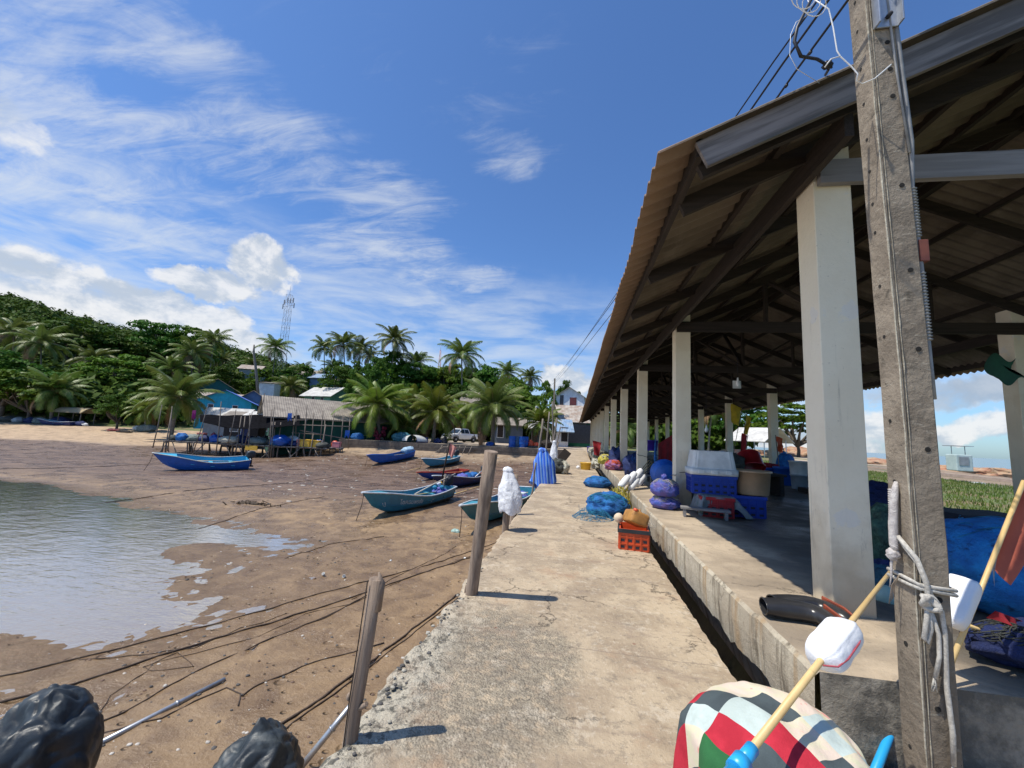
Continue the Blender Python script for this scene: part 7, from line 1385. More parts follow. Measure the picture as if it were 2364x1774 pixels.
house(960, 1065, 930, 948, 70, P_DARKW, R_GREY, 'dark house front behind the pickup truck', 0, 5, 1.2, 'x', .6, grp='village houses on the slope')
# long jetty house on the waterfront
house(545, 625, 892, 952, 43, P_DKGR2, R_GREY, 'long dark green waterfront house whose grey gable faces the jetty', -.95, 13, 1.75, 'y', 1.0, [(.30, .50, 1.3, 1.1, 'window', M_WIN), (.72, .45, 1.2, 1.8, 'doorway', P_DARKW)], wd=7.4, name='waterfront_house')
house(488, 560, 905, 940, 45, P_DARKW, R_GREY, 'dark open wing with a low pale roof left of the gabled waterfront house', .05, 4, .8, 'x', .8, [(.3, .45, .9, 1.0), (.62, .40, .9, 1.7, 'doorway', M_NETN)], name='waterfront_house'); house(445, 515, 898, 925, 52, P_GREYW, R_WHITE, 'low pale-roofed shed left of the waterfront house', .1, 4, 1.0, 'x', .8, name='storage_shed', cat='shed')  # open wing: near-black wall colour stands in for the shade inside
mb = MB()
a, b_, c, d_ = D(508, 905, 44), D(628, 899, 44), D(645, 889, 46.5), D(540, 889, 46.5)
mb.add([a, b_, c, d_] + [q - Vector((0, 0, .06)) for q in (a, b_, c, d_)], [(0, 1, 2, 3), (7, 6, 5, 4), (0, 4, 5, 1), (1, 5, 6, 2), (2, 6, 7, 3), (3, 7, 4, 0)]); one('awning_roof', mb, R_WHITE, 'pale flat awning sheet in front of the dark open wing', 'awning', a)
# stilt jetty
DK = 37.5
jt = thing('stilt_jetty', 'rickety plank jetty on crooked stilts carrying nets and boxes', 'jetty', D(520, 985, DK)); zd = D(520, 960, DK).z
c0, c1 = D(352, 955, DK), D(705, 973, DK); 
def jp(t, y, z): p = c0.lerp(c1, t); return Vector((p.x, p.y, zd + z)) + FH * y
mb = MB(); rnd = random.Random(2)
for i in range(64): t = i / 63; mb.beam(jp(t, -.1 + rnd.uniform(-.15, .1), .0 + rnd.uniform(-.02, .02)), jp(t, 3.6, rnd.uniform(-.02, .02)), .19, .04)
part('deck', mb, M_GREY, jt)
for y in (.05, 1.8, 3.4): mb = MB(); mb.tube([jp(t, y, -.09 + .04 * math.sin(t * 9 + y)) for t in np.linspace(0, 1, 14)], .06, 6); part('bearer', mb, M_STICK, jt)
for i in range(34):
    t = (i + rnd.uniform(-.3, .3)) / 33; y = rnd.choice((.0, .15, 1.8, 3.2)); hgt = rnd.choice((0, 0, 1.3, 2.2, 2.6)) if y < 1 else 0; b_ = jp(t, y, 0); ln = rnd.uniform(-.10, .10); mb = MB(); g = Vector((b_.x - ln * 3, b_.y, ground_z(b_.x, b_.y) - .3)); mb.tube([g, b_ + Vector((0, 0, -.1)), b_ + RH * (.5 * ln + rnd.uniform(-.15, .15)) * (hgt > 0) + Vector((0, 0, hgt))], [.075 + .04 * (y > 1), .06, .04], 6); part('stilt', mb, M_STICK, jt)
for i in range(12): t = rnd.random(); b_ = jp(t, .05, -.1); mb = MB(); mb.tube([b_, jp(min(1, max(0, t + rnd.choice((-.06, .06)))), -.3, -.1 - 1.15)], .045, 6); part('brace', mb, M_STICK, jt)
# frame of thin poles with cross bars right of the jetty
fr = thing('drying_rack', 'frame of thin crooked poles and cross bars in front of the waterfront house', 'frame', D(680, 975, 39))
for k, (x, x2, y) in enumerate(((655, 662, 890), (672, 678, 892), (690, 698, 888), (712, 722, 893), (735, 742, 897), (752, 756, 905), (640, 640, 885), (700, 702, 905))): mb = MB(); p = D(x, 972, 39 + (k % 3)); p.z = ground_z(p.x, p.y) - .2; mb.tube([p, D(x2, y, 39 + (k % 3))], .045, 6); part('upright', mb, M_STICK, fr)
for k, (a, b_) in enumerate((((640, 918), (755, 922)), ((648, 930), (745, 948)), ((630, 935), (700, 940)), ((626, 908), (665, 908)))): mb = MB(); mb.tube([D(a[0], a[1], 39), D(b_[0], b_[1], 39.6)], .05, 6); part('cross_bar', mb, M_STICK, fr)
# tall free poles on the jetty front
for k, (x, y, x2, y2, lab) in enumerate(((330, 968, 350, 875, 'leftmost leaning pole at the jetty end'), (362, 975, 372, 878, 'second pole at the left end of the jetty'), (415, 985, 448, 880, 'strongly leaning pole left of the black awning'), (466, 985, 478, 868, 'tall pole by the left edge of the black awning'), (492, 960, 510, 885, 'leaning pole under the black awning'), (535, 985, 540, 893, 'left pole of the crossed pair on the jetty'), (530, 960, 545, 890, 'right pole of the crossed pair on the jetty'),
                                                 (584, 992, 592, 880, 'tall pole before the dark open wing'), (580, 990, 587, 885, 'pole next to the tall one before the dark open wing'), (655, 965, 663, 875, 'pole at the right end of the jetty'), (562, 890, 572, 850, 'thin mast on the awning'))): mb = MB(); p = D(x, y, 37.2); mb.tube([p, p.lerp(D(x2, y2, 37.2), .5) + RH * .05, D(x2, y2, 37.2)], [.05, .045, .035], 6); one('leaning_pole', mb, M_STICK, lab, 'pole', p, 'leaning poles along the jetty')
# black awning
def awn(u, t): p = D(432 + 215 * u, 897 + 14 * t + 8 * math.sin(u * 3.2) * t + 10 * max(0, u - .75) * t * 4, 37.4 + 3.5 * (1 - t)); return p + Vector((0, 0, -.35 * math.sin(PI * u) * t + .10 * mnoise.noise(Vector((u * 6, t * 4, 0)))))
mb = MB(); mb.grid(awn, 36, 12); mb.grid(lambda u, t: awn(u, t) - Vector((0, 0, .02)), 36, 12, flip=True); one('black_awning', mb, pm('black_sheet', (0.007, 0.007, 0.008), (0.012, 0.012, 0.014), 4, .9, .2, 9, spec=0.0), 'sagging black shade sheet over the jetty', 'awning', D(540, 905, 38))
def onj(px, w_, h, y, mat, name, label, cat, seed=0, grp='things piled on the jetty'):
    t = (px - 352) / (705 - 352); c = jp(t, y, .03); r = PX(DK, w_) / 2; mb = MB(); mb.blob((c.x, c.y, c.z + PX(DK, h) * .4), (r, r * .7, PX(DK, h) * .55), seed, .25, 1.8, 26, 16, flat=-PX(DK, h) * .4, fold=.1); one(name, mb, mat, label, cat, c, grp)
for i, a in enumerate([(362, 20, 12, .6, M_NETG, 'dark net heap at the left end of the jetty'), (382, 26, 18, .5, M_NETB, 'bright blue net heap near the left end of the jetty'), (402, 40, 16, .9, M_NETS, 'broad grey green net heap on the jetty'), (430, 26, 14, .6, M_NETN, 'navy net heap between grey and blue ones on the jetty'), (455, 26, 16, .5, M_BLUEP, 'blue sack heap behind the leaning jetty pole'), (487, 46, 16, .5, M_NETC, 'cream net heap in the middle of the jetty'), (512, 50, 18, 1.2, M_NETN, 'wide navy net heap behind the cream one'),
                       (548, 44, 16, .6, M_NETS, 'dull green net heap beside the crossed poles'), (575, 30, 14, .7, M_NETG, 'dark flat net heap right of the dull green one'), (598, 44, 24, .4, M_BLUEP, 'big bright blue sack heap on the jetty'), (590, 22, 10, .2, M_NETT, 'small turquoise bundle at the foot of the big blue heap'), (612, 40, 22, 1.4, M_WHT, 'white sacks stacked behind the big blue heap'), (628, 30, 12, .6, M_NETN, 'dark navy lump between blue heap and coolers'), (692, 34, 12, .4, M_NETG, 'dark green blue net bundle left of the pink cooler')]): onj(*a[:5], 'net_heap', a[5], 'net', 70 + i)
for i, a in enumerate([(440, 16, 14, 2.2, M_ORG, 'small orange sack behind the navy heap on the jetty'), (476, 18, 18, 2.6, M_BLUEP, 'blue sack deep under the black awning'), (520, 16, 16, 2.6, M_WHT, 'white sack deep under the black awning'), (538, 14, 20, 2.4, M_NETG, 'dark upright bundle behind the crossed poles'), (560, 16, 18, 2.4, M_NETC, 'cream bundle right of the crossed poles'), (636, 16, 14, 2.2, M_NETT, 'turquoise bundle behind the coral fish box'), (663, 18, 16, 2.4, M_BLUEP, 'blue bundle behind the left yellow fish box'), (700, 16, 16, 2.2, M_ORG, 'orange bundle behind the right end of the jetty'), (375, 14, 12, 2.4, M_NETC, 'cream bundle behind the left end of the jetty'), (415, 14, 20, 2.6, M_REDP, 'dark red bundle behind the grey green heap')]): onj(*a[:5], 'sack', a[5], 'sack', 120 + i)
def cooler(px, y, w_, h, mat, lab, z=.02):
    t = (px - 352) / (705 - 352); c = jp(t, y, z); Rm = Matrix.Rotation(YAW + .05 * (px % 5), 3, 'Z'); root = thing('cooler_box', lab, 'cooler', c, 'plastic fish boxes on the jetty'); ww, hh = PX(DK, w_), PX(DK, h); mb = MB(); mb.box(c + Vector((0, 0, hh * .42)), (ww, ww * .7, hh * .84), Rm); part('body', mb, mat, root, bev=.03); mb = MB(); mb.box(c + Vector((0, 0, hh * .93)), (ww * 1.04, ww * .74, hh * .15), Rm); part('lid', mb, mat, root, bev=.02)
M_PINK = plast('pink_plastic', (0.62, 0.24, 0.28)); M_CORAL = plast('coral_plastic', (0.62, 0.16, 0.14))
for a in ((643, .5, 16, 16, M_CORAL, 'coral red fish box at the left of the yellow one'), (655, .45, 22, 16, M_YEL, 'left yellow fish box on the jetty'), (675, .5, 20, 15, M_YEL, 'right yellow fish box on the jetty'), (500, 2.4, 20, 16, M_WHT, 'white box under the black awning'), (468, 2.3, 12, 14, M_CORAL, 'small orange box under the black awning'), (583, 2.2, 14, 13, M_TAN, 'tan box behind the crossed poles'), (395, 2.2, 16, 18, M_CORAL, 'orange and grey box near the left net heaps')): cooler(*a)
p = D(727, 962, 39.5); cooler_root = thing('cooler_box', 'pink fish box on a small stand at the right end of the jetty', 'cooler', p, 'plastic fish boxes on the jetty'); mb = MB(); Rm = Matrix.Rotation(YAW, 3, 'Z'); mb.box(p + Vector((0, 0, .0)), (.72, .5, .45), Rm); part('body', mb, M_PINK, cooler_root, bev=.03); mb = MB(); mb.box(p + Vector((0, 0, .27)), (.75, .53, .09), Rm); part('lid', mb, M_PINK, cooler_root, bev=.02)
mb = MB(); mb.box(p + Vector((0, 0, -.28)), (1.2, .8, .06), Rm); [mb.tube([p + Rm @ Vector((x, y, -.3)), p + Rm @ Vector((x, y, -1.3))], .04, 6) for x in (-.5, .5) for y in (-.3, .3)]; one('plank_stand', mb, M_GREY, 'small plank stand carrying the pink fish box', 'stand', p - Vector((0, 0, .3)))
mb = MB(); p = D(543, 968, 37.2); mb.box(p, (1.1, .1, .42), Rm); one('yellow_panel', mb, M_YEL, 'faded yellow crate panel hanging under the jetty edge', 'panel', p)
cloth_hang(D(416, 887, 39), D(424, 887, 39), 1.1, pm('magenta_cloth', (0.30, 0.02, 0.16), (0.2, 0.01, 0.12), 5, .8), 'magenta cloth hanging at the left of the black awning', 3); cloth_hang(D(622, 893, 38), D(631, 893, 38), .8, M_BLUEP, 'blue garment hanging by the dark open wing', 2); cloth_hang(D(746, 930, 40), D(756, 930, 40), .8, M_BLUEP, 'blue cloth hanging at the right end of the pole frame', 6)
# sea wall
WL = lambda l, d_, z: Vector((FH.x * d_ + RH.x * l, FH.y * d_ + RH.y * l, z))
mb = MB(); l = -17.4
while l < 5.6:
    for r_ in range(3):
        off = .35 * (r_ % 2); mb.box(WL(l + off + .34, WALL_D + .15, .28 - .21 - .43 * r_), (.66, .5 + .04 * mnoise.noise(Vector((l * 3, r_, 0))), .41), Matrix.Rotation(YAW, 3, 'Z'))
    l += .68
mb.box(WL(-5.9, WALL_D + .2, -1.35), (23.2, .3, .7), Matrix.Rotation(YAW, 3, 'Z')); mb.box(WL(-5.9, WALL_D + .3, .31), (23.2, .5, .09), Matrix.Rotation(YAW, 3, 'Z')); one('sea_wall', mb, conc('wall_blocks', (0.16, 0.13, 0.10), (0.10, 0.08, 0.065), (0.045, 0.036, 0.03), 0, .6, 1.8), 'low dark block sea wall between beach and yard', 'wall', WL(-6, WALL_D, -1))
# things along the wall
def drum(px, dep, mat, lab, r=.30, h=.95, z=.35):
    p = D(px, 960, dep); p.z = z; mb = MB(); pr = [(r * .97, 0), (r, .02), (r, h * .3), (r * 1.05, h * .33), (r, h * .36), (r, h * .64), (r * 1.05, h * .67), (r, h * .7), (r, h - .03), (r * .95, h), (.001, h)]; mb.lathe(pr, 22, Matrix.Translation(p)); one('plastic_drum', mb, mat, lab, 'drum', p, 'plastic drums on the sea wall')
for a in ((1106, 43.2, M_BLUEP, 'leftmost blue drum on the sea wall', .36, 1.15), (1117, 43.4, plast('slate_plastic', (0.04, 0.09, 0.17)), 'dull slate drum between two blue ones', .36, 1.15), (1128, 43.2, M_BLUEP, 'second blue drum from the right on the sea wall', .36, 1.15), (1134, 43.7, M_BLUEP, 'rightmost blue drum, partly behind its neighbour', .36, 1.15)): drum(*a)
mb = MB(); p = D(895, 962, 42.8); p.z = .5; mb.grid(lambda u, t: p + RH * (math.cos(PI * u) * 1.35 * math.sin(PI * (.05 + .9 * t)) ** .5 * 1.0) + Vector((0, 0, .62 * math.sin(PI * u))) + FH * (2.4 * (t - .5)), 24, 16); one('upturned_skiff', mb, M_WHT, 'white round-bottomed skiff upturned on the sea wall', 'boat', p, bev=0)
mb = MB(); mb.blob(D(890, 968, 42.2), (.7, .4, .3), 3, .3); one('blue_bundle', mb, M_NETN, 'dark blue bundle under the upturned white skiff', 'net', D(890, 968, 42.2))
lump(tuple(D(868, 958, 43)[:2]) + (.33,), (1.1, .7, .55), net('teal_tarp', (0.02, 0.14, 0.18), (0.01, 0.07, 0.10)), 'net_heap', 'dark teal net pile on the sea wall between the palms', seed=81); lump(tuple(D(770, 962, 43)[:2]) + (.33,), (.7, .5, .4), M_NETB, 'net_heap', 'blue net heap on the wall left of the red-footed palm', seed=82)
cr = D(912, 950, 43.5); cr.z = .34; crate(tuple(cr), (1.1, .7, .55), YAW, M_NAVY, 'plastic_crate', 'navy crate on the sea wall right of the upturned skiff', ribs=5)
mb = MB(); rnd = random.Random(8); pb = D(817, 975, 44.6); pb.z = -.9
for k in range(46): a = rnd.uniform(0, 2 * PI); mb.tube([pb + Vector((.35 * math.cos(a), .35 * math.sin(a), 1.6)), pb + Vector((.7 * math.cos(a), .7 * math.sin(a), .7)), pb + Vector((1.3 * math.cos(a) * rnd.uniform(.5, 1), 1.2 * math.sin(a), 0))], [.03, .05, .02], 5)
one('root_mass', mb, M_STICK, 'grey dangling root mass below the red-footed palm', 'roots', pb); mb = MB()
for k in range(40): a = rnd.uniform(0, 2 * PI); z = rnd.uniform(.9, 2.6); mb.blob(pb + Vector((.55 * math.cos(a), .55 * math.sin(a), z)), (.17, .17, .20), k, .4, nu=8, nv=6)
one('red_rags', mb, MATS['coral_net'] if False else pm('wine_cloth', (0.26, 0.02, 0.05), (0.15, 0.012, 0.03), 6, .85), 'wine red rags tied round the trunk of the bushy palm', 'rags', pb + Vector((0, 0, 1)))
mb = MB(); rnd = random.Random(9); p = D(980, 975, 41.2); p.z = -.55
for k in range(9): z = .08 * k; mb.tube([p + RH * (-1.9 + .1 * k) + Vector((0, 0, z)) - FH * .3, p + RH * (1.6 + .1 * k) + Vector((0, 0, z + rnd.uniform(-.05, .1)))], .045, 6)
for k in range(6): mb.tube([p + RH * (-1.5 + .6 * k) - FH * .5 + Vector((0, 0, -.1)), p + RH * (-1.2 + .6 * k) + Vector((0, 0, .8))], .04, 6)
one('pole_rack', mb, M_STICK, 'rack of criss-crossed sticks leaning on the sea wall below the truck', 'rack', p)
for px, lab, m_ in ((1039, 'brown dry frond bundle standing on the sea wall', M_DEADP),): p = D(px, 965, 42.6); p.z = .0; mb = MB(); [mb.tube([p + RH * rnd.uniform(-.2, .2), p + RH * rnd.uniform(-.5, .6) + Vector((0, 0, rnd.uniform(1.5, 3.4)))], [.05, .015], 5) for k in range(26)]; one('dry_fronds', mb, m_, lab, 'dry fronds', p)
for i, (px, w_, h, m_, lab) in enumerate(((1146, .35, .75, M_ORG, 'orange sack by the small young palm'), (1158, .3, .6, M_ORG, 'second orange sack right of the small young palm'), (1152, .8, .25, M_NETG, 'dark clutter between the two orange sacks'), (1058, .4, .4, M_BLUEP, 'small blue tub at the foot of the arching palm'), (1180, .6, .9, M_DARKX, 'dark brown clutter below the far pole'), (960, .3, .7, M_DARKC, 'dark figure-like bundle left of the truck'), (945, .4, .5, M_NETN, 'navy bundle by the yellow-green palm'))): p = D(px, 960, 43.8); lump((p.x, p.y, .33), (w_, w_ * .8, h * .6), m_, 'bundle', lab, 'bundle', 90 + i, .3, grp='bundles along the sea wall')
for i, (px, y, c, lab) in enumerate(((780, 945, M_YEL, 'yellow plastic chair left'), (790, 945, pm('lime_plastic', (0.36, 0.46, 0.06), (0.3, 0.4, 0.05), 5, .4), 'lime plastic chair'), (760, 948, M_YEL, 'yellow barrel-like tub'))):
    p = D(px, y, 45); p.z = .35
    if i == 2: basin(tuple(p), .28, 1.0, M_YEL, 'round_tub', 'tall yellow tub beside the waterfront house', 'tub'); continue
    root = thing('plastic_chair', ('yellow' if i == 0 else 'lime green') + ' plastic chair standing by the waterfront house', 'chair', p); mb = MB(); mb.box(p + Vector((0, 0, .45)), (.45, .45, .05), Rm); part('seat', mb, c, root, bev=.01); mb = MB(); mb.box(p + Rm @ Vector((0, .2, .72)), (.45, .05, .5), Rm); part('backrest', mb, c, root, bev=.01)
    for sx in (-1, 1):
        for sy in (-1, 1): mb = MB(); mb.tube([p + Rm @ Vector((sx * .18, sy * .18, .44)), p + Rm @ Vector((sx * .22, sy * .22, 0))], .03, 6); part('leg', mb, c, root)
# beach clutter at far left
def onb(px, py, dep, r, mat, name, label, cat, seed, grp='things lying along the beach top'):
    dep += 6.5; p = D(px, py, dep); p.z = ground_z(p.x, p.y); mb = MB(); mb.blob((p.x, p.y, p.z + r[2] * .6), r, seed, .25, 1.8, 24, 14, flat=-r[2] * .6); one(name, mb, mat, label, cat, p, grp)
for i, a in enumerate([(18, 912, 54, (2.4, 1, .55), M_NETG, 'long dark heap at the left edge of the beach'), (38, 914, 53, (.9, .5, .5), M_GRYP, 'pale grey box-like heap at the left beach edge'), (66, 915, 53, (1.0, .6, .55), M_NETN, 'dark blue net heap on the beach at left'), (84, 914, 53, (1.1, .6, .6), M_NETS, 'round grey net mound on the beach'), (172, 915, 52, (.9, .5, .45), M_NETN, 'navy heap by the beach hut'), (182, 918, 52, (.6, .4, .3), M_WHT, 'white bag right of the beach hut'),
                       (246, 925, 48, (1.0, .4, .2), M_CORAL, 'pinkish rags lying on the sand'), (268, 928, 47, (1.2, .4, .15), M_DARKX, 'dark driftwood pieces on the sand'), (300, 915, 50, (.9, .4, .4), M_WHT, 'white basin heap near the small palm shrub'), (318, 920, 49, (1.4, .8, .6), M_NETS, 'grey net and stick heap left of the jetty'), (130, 905, 54, (2.0, .8, .7), M_NETN, 'dark covered pile beneath the leaning palm')]): onb(a[0], a[1], a[2], a[3], a[4], 'beach_heap', a[5], 'heap', 100 + i)
p = D(122, 920, 58); p.z = ground_z(p.x, p.y); bw = p - RH * 3.0; st = p + RH * 2.4; bw.z = st.z = p.z - .1; boat(bw, st, 1.5, .8, H_NAVY, I_TEAL, M_GUN, 'dark blue boat beached at far left below the leaning palm', mot=False, bowrise=.3); p = D(165, 905, 60); p.z = ground_z(p.x, p.y); hut = thing('beach_hut', 'small open hut with a straw roof behind the beached dark boat', 'hut', p)
for sx in (-1.6, 1.6):
    for sy in (-1, 1): mb = MB(); mb.tube([p + Rm @ Vector((sx, sy, -.2)), p + Rm @ Vector((sx, sy, 1.9))], .06, 6); part('post', mb, M_STICK, hut)
mb = MB(); mb.grid(lambda u, t: p + Rm @ Vector((-2.1 + 4.2 * u, -1.5 + 3 * t, 1.9 + .7 * math.sin(PI * t) + .05 * mnoise.noise(Vector((u * 9, t * 9, 0))))), 20, 10); mb.grid(lambda u, t: p + Rm @ Vector((-2.15 + 4.3 * u, -1.55 + 3.1 * t, 1.80 + .7 * math.sin(PI * t))), 20, 10, flip=True); part('roof', mb, pm('straw', (0.42, 0.33, 0.19), (0.30, 0.23, 0.13), 12, .9, .8, 40), hut)
# pickup truck
def truck():
    g = D(993, 957, 52.5); g.z = .36; root = thing('pickup_truck', 'white double-cab pickup truck parked in the yard between the palms', 'pickup truck', g); a = YAW + math.radians(180 + 52); Rm = Matrix.Rotation(a, 3, 'Z')
    T = lambda x, y, z: g + Rm @ Vector((x, y, z)); M_CAR = pm('car_white', (0.74, 0.75, 0.75), (0.70, 0.71, 0.71), 2, .25, 0); M_GLS = pm('car_glass', (0.02, 0.03, 0.035), (0.03, 0.04, 0.045), 2, .08); M_TYR = pm('tyre', (0.02, 0.02, 0.02), (0.03, 0.03, 0.03), 9, .8)
    # side outline, x forward
    secs = [(-2.55, .50, 1.08, .84), (-2.50, .48, 1.10, .88), (-1.2, .45, 1.12, .91), (-.95, .42, 1.13, .92), (.95, .40, 1.10, .92), (1.2, .42, 1.10, .91), (2.1, .45, 1.02, .88), (2.45, .50, .93, .80), (2.58, .55, .80, .70)]
    mb = MB(); vs = []
    for x, z0, z1, w_ in secs: vs += [T(x, -w_ * .94, z0), T(x, -w_, z0 + .15), T(x, -w_, z1 - .18), T(x, -w_ * .93, z1), T(x, w_ * .93, z1), T(x, w_, z1 - .18), T(x, w_, z0 + .15), T(x, w_ * .94, z0)]
    k = 8; mb.add(vs, [(i * k + j, i * k + (j + 1) % k, (i + 1) * k + (j + 1) % k, (i + 1) * k + j) for i in range(len(secs) - 1) for j in range(k)] + [tuple(range(k)), tuple(reversed(range((len(secs) - 1) * k, len(secs) * k)))]); part('body', mb, M_CAR, root, bev=.03)
    cab = [(-.98, 1.10, .88), (-.80, 1.66, .70), (-.60, 1.74, .68), (.25, 1.76, .68), (.48, 1.70, .69), (1.30, 1.08, .86)]; mb = MB(); vs = []
    for x, z, w_ in cab: vs += [T(x, -w_, z), T(x, w_, z)]
    base = [T(-.98, -.88, 1.08), T(-.98, .88, 1.08)]; n = len(cab); mb.add(vs, [(2 * i, 2 * i + 1, 2 * i + 3, 2 * i + 2)[::-1] for i in range(n - 1)] + [tuple(2 * i for i in range(n)), tuple(2 * i + 1 for i in reversed(range(n)))]); part('cab', mb, M_CAR, root, bev=.03)
    mb = MB(); mb.add([T(.56, -.62, 1.64), T(.56, .62, 1.64), T(1.24, .76, 1.14), T(1.24, -.76, 1.14)], [(0, 3, 2, 1)]); mb.v = [tuple(Vector(q) + Rm @ Vector((.02, 0, .02))) for q in mb.v]; part('windscreen', mb, M_GLS, root)
    for s_ in (-1, 1):
        for (x0, x1, x2, x3) in ((-.82, -.68, -.02, -.02), (.06, .06, .42, 1.0)):
            mb = MB(); zt, zb_ = 1.64, 1.16; wt, wb = .705, .862; mb.add([T(x0, s_ * (wb + .012), zb_), T(x1, s_ * (wt + .018), zt), T(x2, s_ * (wt + .018), zt), T(x3, s_ * (wb + .012), zb_)], [(0, 1, 2, 3), (3, 2, 1, 0)]); part('side_window', mb, M_GLS, root)
        for x in (-1.62, 1.58):
            wT = Matrix.Translation(T(x, s_ * .80, .38)) @ (Rm @ Matrix.Rotation(math.radians(90), 3, 'X')).to_4x4(); mb = MB(); mb.lathe([(.22, -.12), (.36, -.12), (.385, -.08), (.385, .08), (.36, .12), (.22, .12)], 26, wT); wh = part('wheel', mb, M_TYR, root); mb = MB(); mb.lathe([(.001, -.125), (.06, -.13), (.20, -.10), (.23, -.125), (.23, .125), (.2, .10), (.06, .13), (.001, .125)], 20, wT); part('rim', mb, M_STEEL, wh)
            mb = MB(); mb.tube([T(x + .45 * math.cos(q), s_ * .915, .40 + .45 * math.sin(q)) for q in np.linspace(0, PI, 14)], .045, 6); part('wheel_arch', mb, M_TYR, root)
        mb = MB(); mb.box(T(2.42, s_ * .64, .86), (.2, .34, .17), Rm); part('headlight', mb, M_GLS, root, bev=.02); mb = MB(); mb.box(T(.92, s_ * 1.0, 1.16), (.12, .2, .16), Rm); part('mirror', mb, M_CAR, root, bev=.02)
        mb = MB(); mb.box(T(.1, s_ * .93, .92), (.18, .02, .03), Rm); part('door_handle', mb, M_STEEL, root)
    mb = MB(); mb.box(T(2.56, 0, .80), (.06, .95, .20), Rm); part('grille', mb, M_GLS, root); mb = MB(); mb.box(T(2.58, 0, .50), (.16, 1.5, .2), Rm); part('bumper', mb, M_CAR, root, bev=.03); mb = MB(); mb.box(T(-1.77, 0, 1.10), (1.45, 1.5, .05), Rm); part('bed_floor', mb, M_DARKC, root); mb = MB(); mb.box(T(1.75, 0, 1.10), (.5, .5, .07), Rm); part('bonnet_scoop', mb, M_GLS, root, bev=.02)
truck()
# far utility pole and street lamp arm
mb = MB(); mb.box((FP.x, FP.y, (FP.z + FPT.z) / 2), (.26, .26, FPT.z - FP.z), None, .7); one('utility_pole', mb, M_POLE, 'distant concrete utility pole at the far end of the pier', 'utility pole', FP); mb = MB(); mb.tube([D(1192, 905, 49.8), D(1160, 880, 48)], .05, 6); mb.tube([D(1162, 882, 48), D(1158, 879, 47.8)], .12, 6); one('lamp_arm', mb, M_STEEL, 'slanting pale lamp arm left of the distant utility pole', 'street lamp', D(1192, 905, 49.8))
# lattice masts
def mast(px, pt, pb, wpx, dep, m1, label, segs=9, redw=None):
    root = thing('lattice_mast', label, 'mast', D(px, pb, dep)); a = D(px, pb, dep); b_ = D(px, pt, dep); b_.x, b_.y = a.x, a.y; w_ = PX(dep, wpx) / 2; H_ = b_.z - a.z; C4 = [(-1, -1), (1, -1), (1, 1), (-1, 1)]
    def q(i, t): k = w_ * (1 - .25 * t) if redw is None else w_ * (1 - .75 * t); return a + RH * (C4[i][0] * k) + FH * (C4[i][1] * k) + Vector((0, 0, H_ * t))
    for i in range(4): mb = MB(); mb.tube([q(i, 0), q(i, 1)], .065 * dep / 180, 5); part('leg', mb, m1, root)
    mb = MB()
    for s_ in range(segs):
        for i in range(4): t0, t1 = s_ / segs, (s_ + 1) / segs; j = (i + 1) % 4; mb.tube([q(i, t0), q(j, t1)], .03 * dep / 180, 4); mb.tube([q(j, t0), q(i, t1)], .03 * dep / 180, 4); mb.tube([q(i, t1), q(j, t1)], .04 * dep / 180, 4)
    part('bracing', mb, m1, root)
    if redw is None:
        for i, (x, t) in enumerate(((-1.5, .90), (-.4, .93), (.5, .92), (1.5, .93), (1.9, .86), (-1.8, .84))): mb = MB(); p = a + RH * (x * w_) + Vector((0, 0, H_ * t)); mb.box(p, (.4, .25, 2.2)); mb.tube([p, a + Vector((0, 0, H_ * t))], .08, 5); part('antenna', mb, m1, root)
    mb = MB(); mb.tube([b_, b_ + Vector((0, 0, H_ * .12))], .06 * dep / 180, 5); part('lightning_rod', mb, m1, root)
mast(606, 630, 800, 13, 180, pm('mast_grey', (0.30, 0.31, 0.34), (0.24, 0.25, 0.28), 5, .6), 'tall grey lattice tower with antennas rising behind the palms'); mast(945, 755, 850, 9, 200, pm('mast_red', (0.55, 0.25, 0.24), (0.6, 0.5, 0.48), .4, .6, vec='World'), 'small red and white lattice mast on the skyline', 7, True)
# ------------------------------------------------------------------ right-hand side beyond the hall
def rock(px, py, dep, r, seed, label, z=None): p = D(px, py, dep); p.z = -.1 if z is None else z; mb = MB(); mb.blob(p, r, seed, .4, 1.5, 40, 24, pw=.8); one('shore_rock', mb, pm('red_rock', (0.36, 0.17, 0.10), (0.42, 0.30, 0.19), 1.6, .9, .7, 5, vec='World', spots=(2, (0.10, 0.06, 0.045), .55, .68)), label, 'rock', p, 'reddish rocks along the shore')
for i, a in enumerate([(1898, 1000, 46, (3.4, 3, .95), 'rounded reddish rock just right of the near column'), (2075, 1005, 44, (2.6, 3, .65), 'low reddish rock behind the grey metal box'), (2135, 1006, 43, (3.6, 3, .62), 'flat brown rock in the middle of the shore'), (2185, 1008, 41, (3.2, 3, .75), 'pale-footed rock at the right edge of the shore'), (1735, 990, 70, (5, 4, 1.7), 'dark rock shelf below the spreading tree'), (1760, 985, 78, (6, 4, 1.8), 'long dark rock further out below the spreading tree'), (1625, 985, 66, (5, 3, 1.3), 'pale rock pile under the white-roofed shelter')]): rock(a[0], a[1], a[2], a[3], i + 3, a[4])
sh = thing('open_shelter', 'open shelter with a pale gabled roof on thin posts beyond the hall', 'shelter', D(1640, 980, 52)); a = D(1640, 975, 52); a.z = .1; Rm = Matrix.Rotation(YAW + .5, 3, 'Z')
for sx in (-2.4, 2.4):
    for sy in (-2.0, 2.0): mb = MB(); mb.tube([a + Rm @ Vector((sx, sy, 0)), a + Rm @ Vector((sx, sy, 2.5))], .06, 6); part('post', mb, M_GUN, sh)
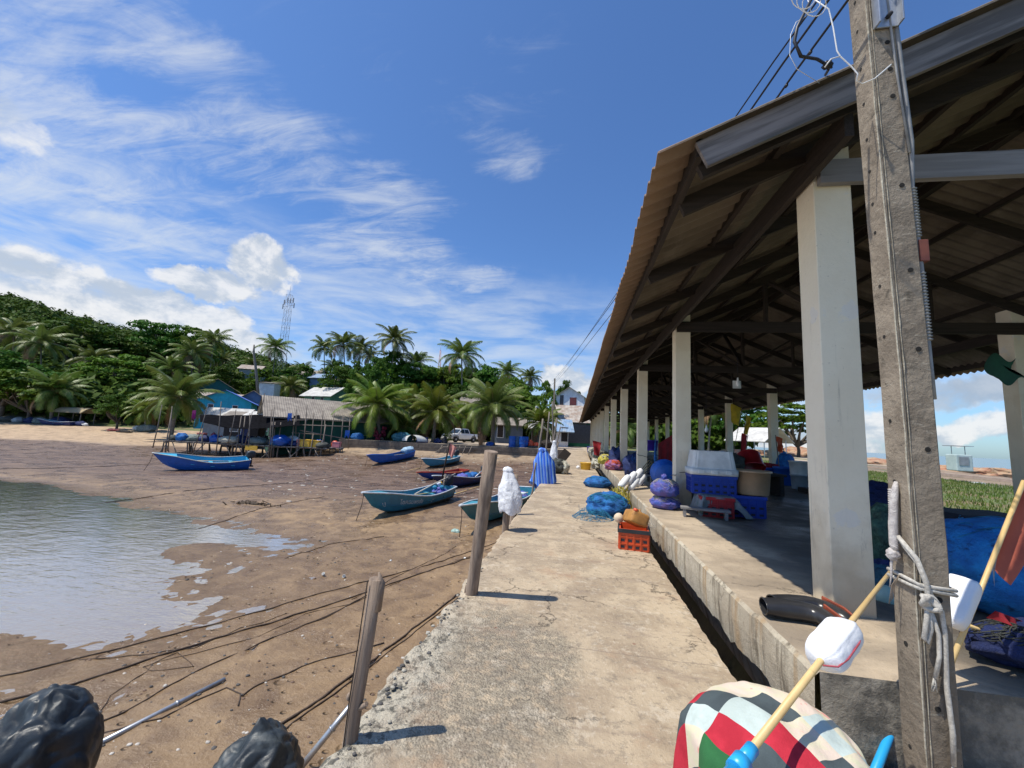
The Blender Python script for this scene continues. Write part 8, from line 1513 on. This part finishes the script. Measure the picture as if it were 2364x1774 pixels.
for s_ in (-1, 1): mb = MB(); q = [a + Rm @ Vector(v) for v in ((s_ * 3.3, -2.6, 2.2), (s_ * 3.3, 2.6, 2.2), (0, 2.6, 4.0), (0, -2.6, 4.0))]; mb.add(q + [v - Vector((0, 0, .07)) for v in q], [(0, 1, 2, 3), (7, 6, 5, 4), (0, 4, 5, 1), (3, 2, 6, 7), (0, 3, 7, 4), (1, 5, 6, 2)]); part('roof', mb, R_WHITE, sh)
mb = MB(); mb.box(a + Vector((0, 0, .35)), (4.6, 1.5, .08), Rm); part('bench', mb, M_GREY, sh)
bx = thing('metal_cart', 'pale green metal-framed cart box standing on the grass right of the utility pole', 'cart', D(2072, 1005, 25)); a = D(2072, 1000, 25); Rm = Matrix.Rotation(YAW - .2, 3, 'Z'); mb = MB(); mb.box(a, (.85, .8, 1.0), Rm); part('body', mb, pm('cart_green', (0.50, 0.60, 0.58), (0.42, 0.52, 0.51), 4, .4), bx, bev=.05); mb = MB(); mb.box(a + Rm @ Vector((-.05, -.415, .12)), (.5, .03, .5), Rm); part('window', mb, M_GRYP, bx)
for sx in (-1, 1): mb = MB(); mb.tube([a + Rm @ Vector((sx * .35, 0, .45)), a + Rm @ Vector((sx * .35, 0, 1.0))], .02, 5); part('roof_post', mb, M_STEEL, bx)
mb = MB(); mb.box(a + Vector((0, 0, 1.02)), (1.0, .9, .03), Rm); part('top_rack', mb, M_STEEL, bx); mb = MB(); mb.bbox((28.2, 8, .02), (28.6, 70, .30)); one('low_kerb_wall', mb, paint('kerb_pink', (0.42, 0.33, 0.27)), 'long low pale wall along the shore path', 'wall', (28.4, 30, 0))
for k, (px, py, dep, lab) in enumerate(((2114, 1040, 14, 'small white slab lying on the grass near the cart'),)): p = W(px, 1062 * 1.0, .1); p = D(px, 1050, 24); p.z = .12; mb = MB(); mb.box(p, (.5, .3, .08)); one('white_slab', mb, M_WHT, lab, 'slab', p, bev=.01)
# grass blades on the lawn
def lawn():
    global rng; rng = np.random.default_rng(3); n = 26000; y = rng.uniform(6, 46, n); x = rng.uniform(9.3, 24, n); z = np.array([ground_z(a, b_) for a, b_ in zip(x, y)]); h = rng.uniform(.05, .16, n); a = rng.uniform(0, 6.28, n); w_ = .02; dx_, dy_ = np.cos(a) * w_, np.sin(a) * w_; lx, ly = rng.normal(0, .03, n), rng.normal(0, .03, n)
    co = np.stack([np.stack([x - dx_, y - dy_, z - .01], 1), np.stack([x + dx_, y + dy_, z - .01], 1), np.stack([x + lx + dx_ * .2, y + ly + dy_ * .2, z + h], 1), np.stack([x + lx - dx_ * .2, y + ly - dy_ * .2, z + h], 1)], 1).reshape(-1, 3); me = np_mesh('lawn_grass', co, np.arange(n * 4).reshape(-1, 4)); me.materials.append(leafmat('grass_blade', (0.10, 0.17, 0.03), (0.16, 0.19, 0.05), .2, .6, .3)); o = bpy.data.objects.new('lawn_grass', me); COL.objects.link(o); o['kind'] = 'stuff'; o['label'] = 'short green grass beyond the far side of the hall'; o['category'] = 'grass'
lawn()
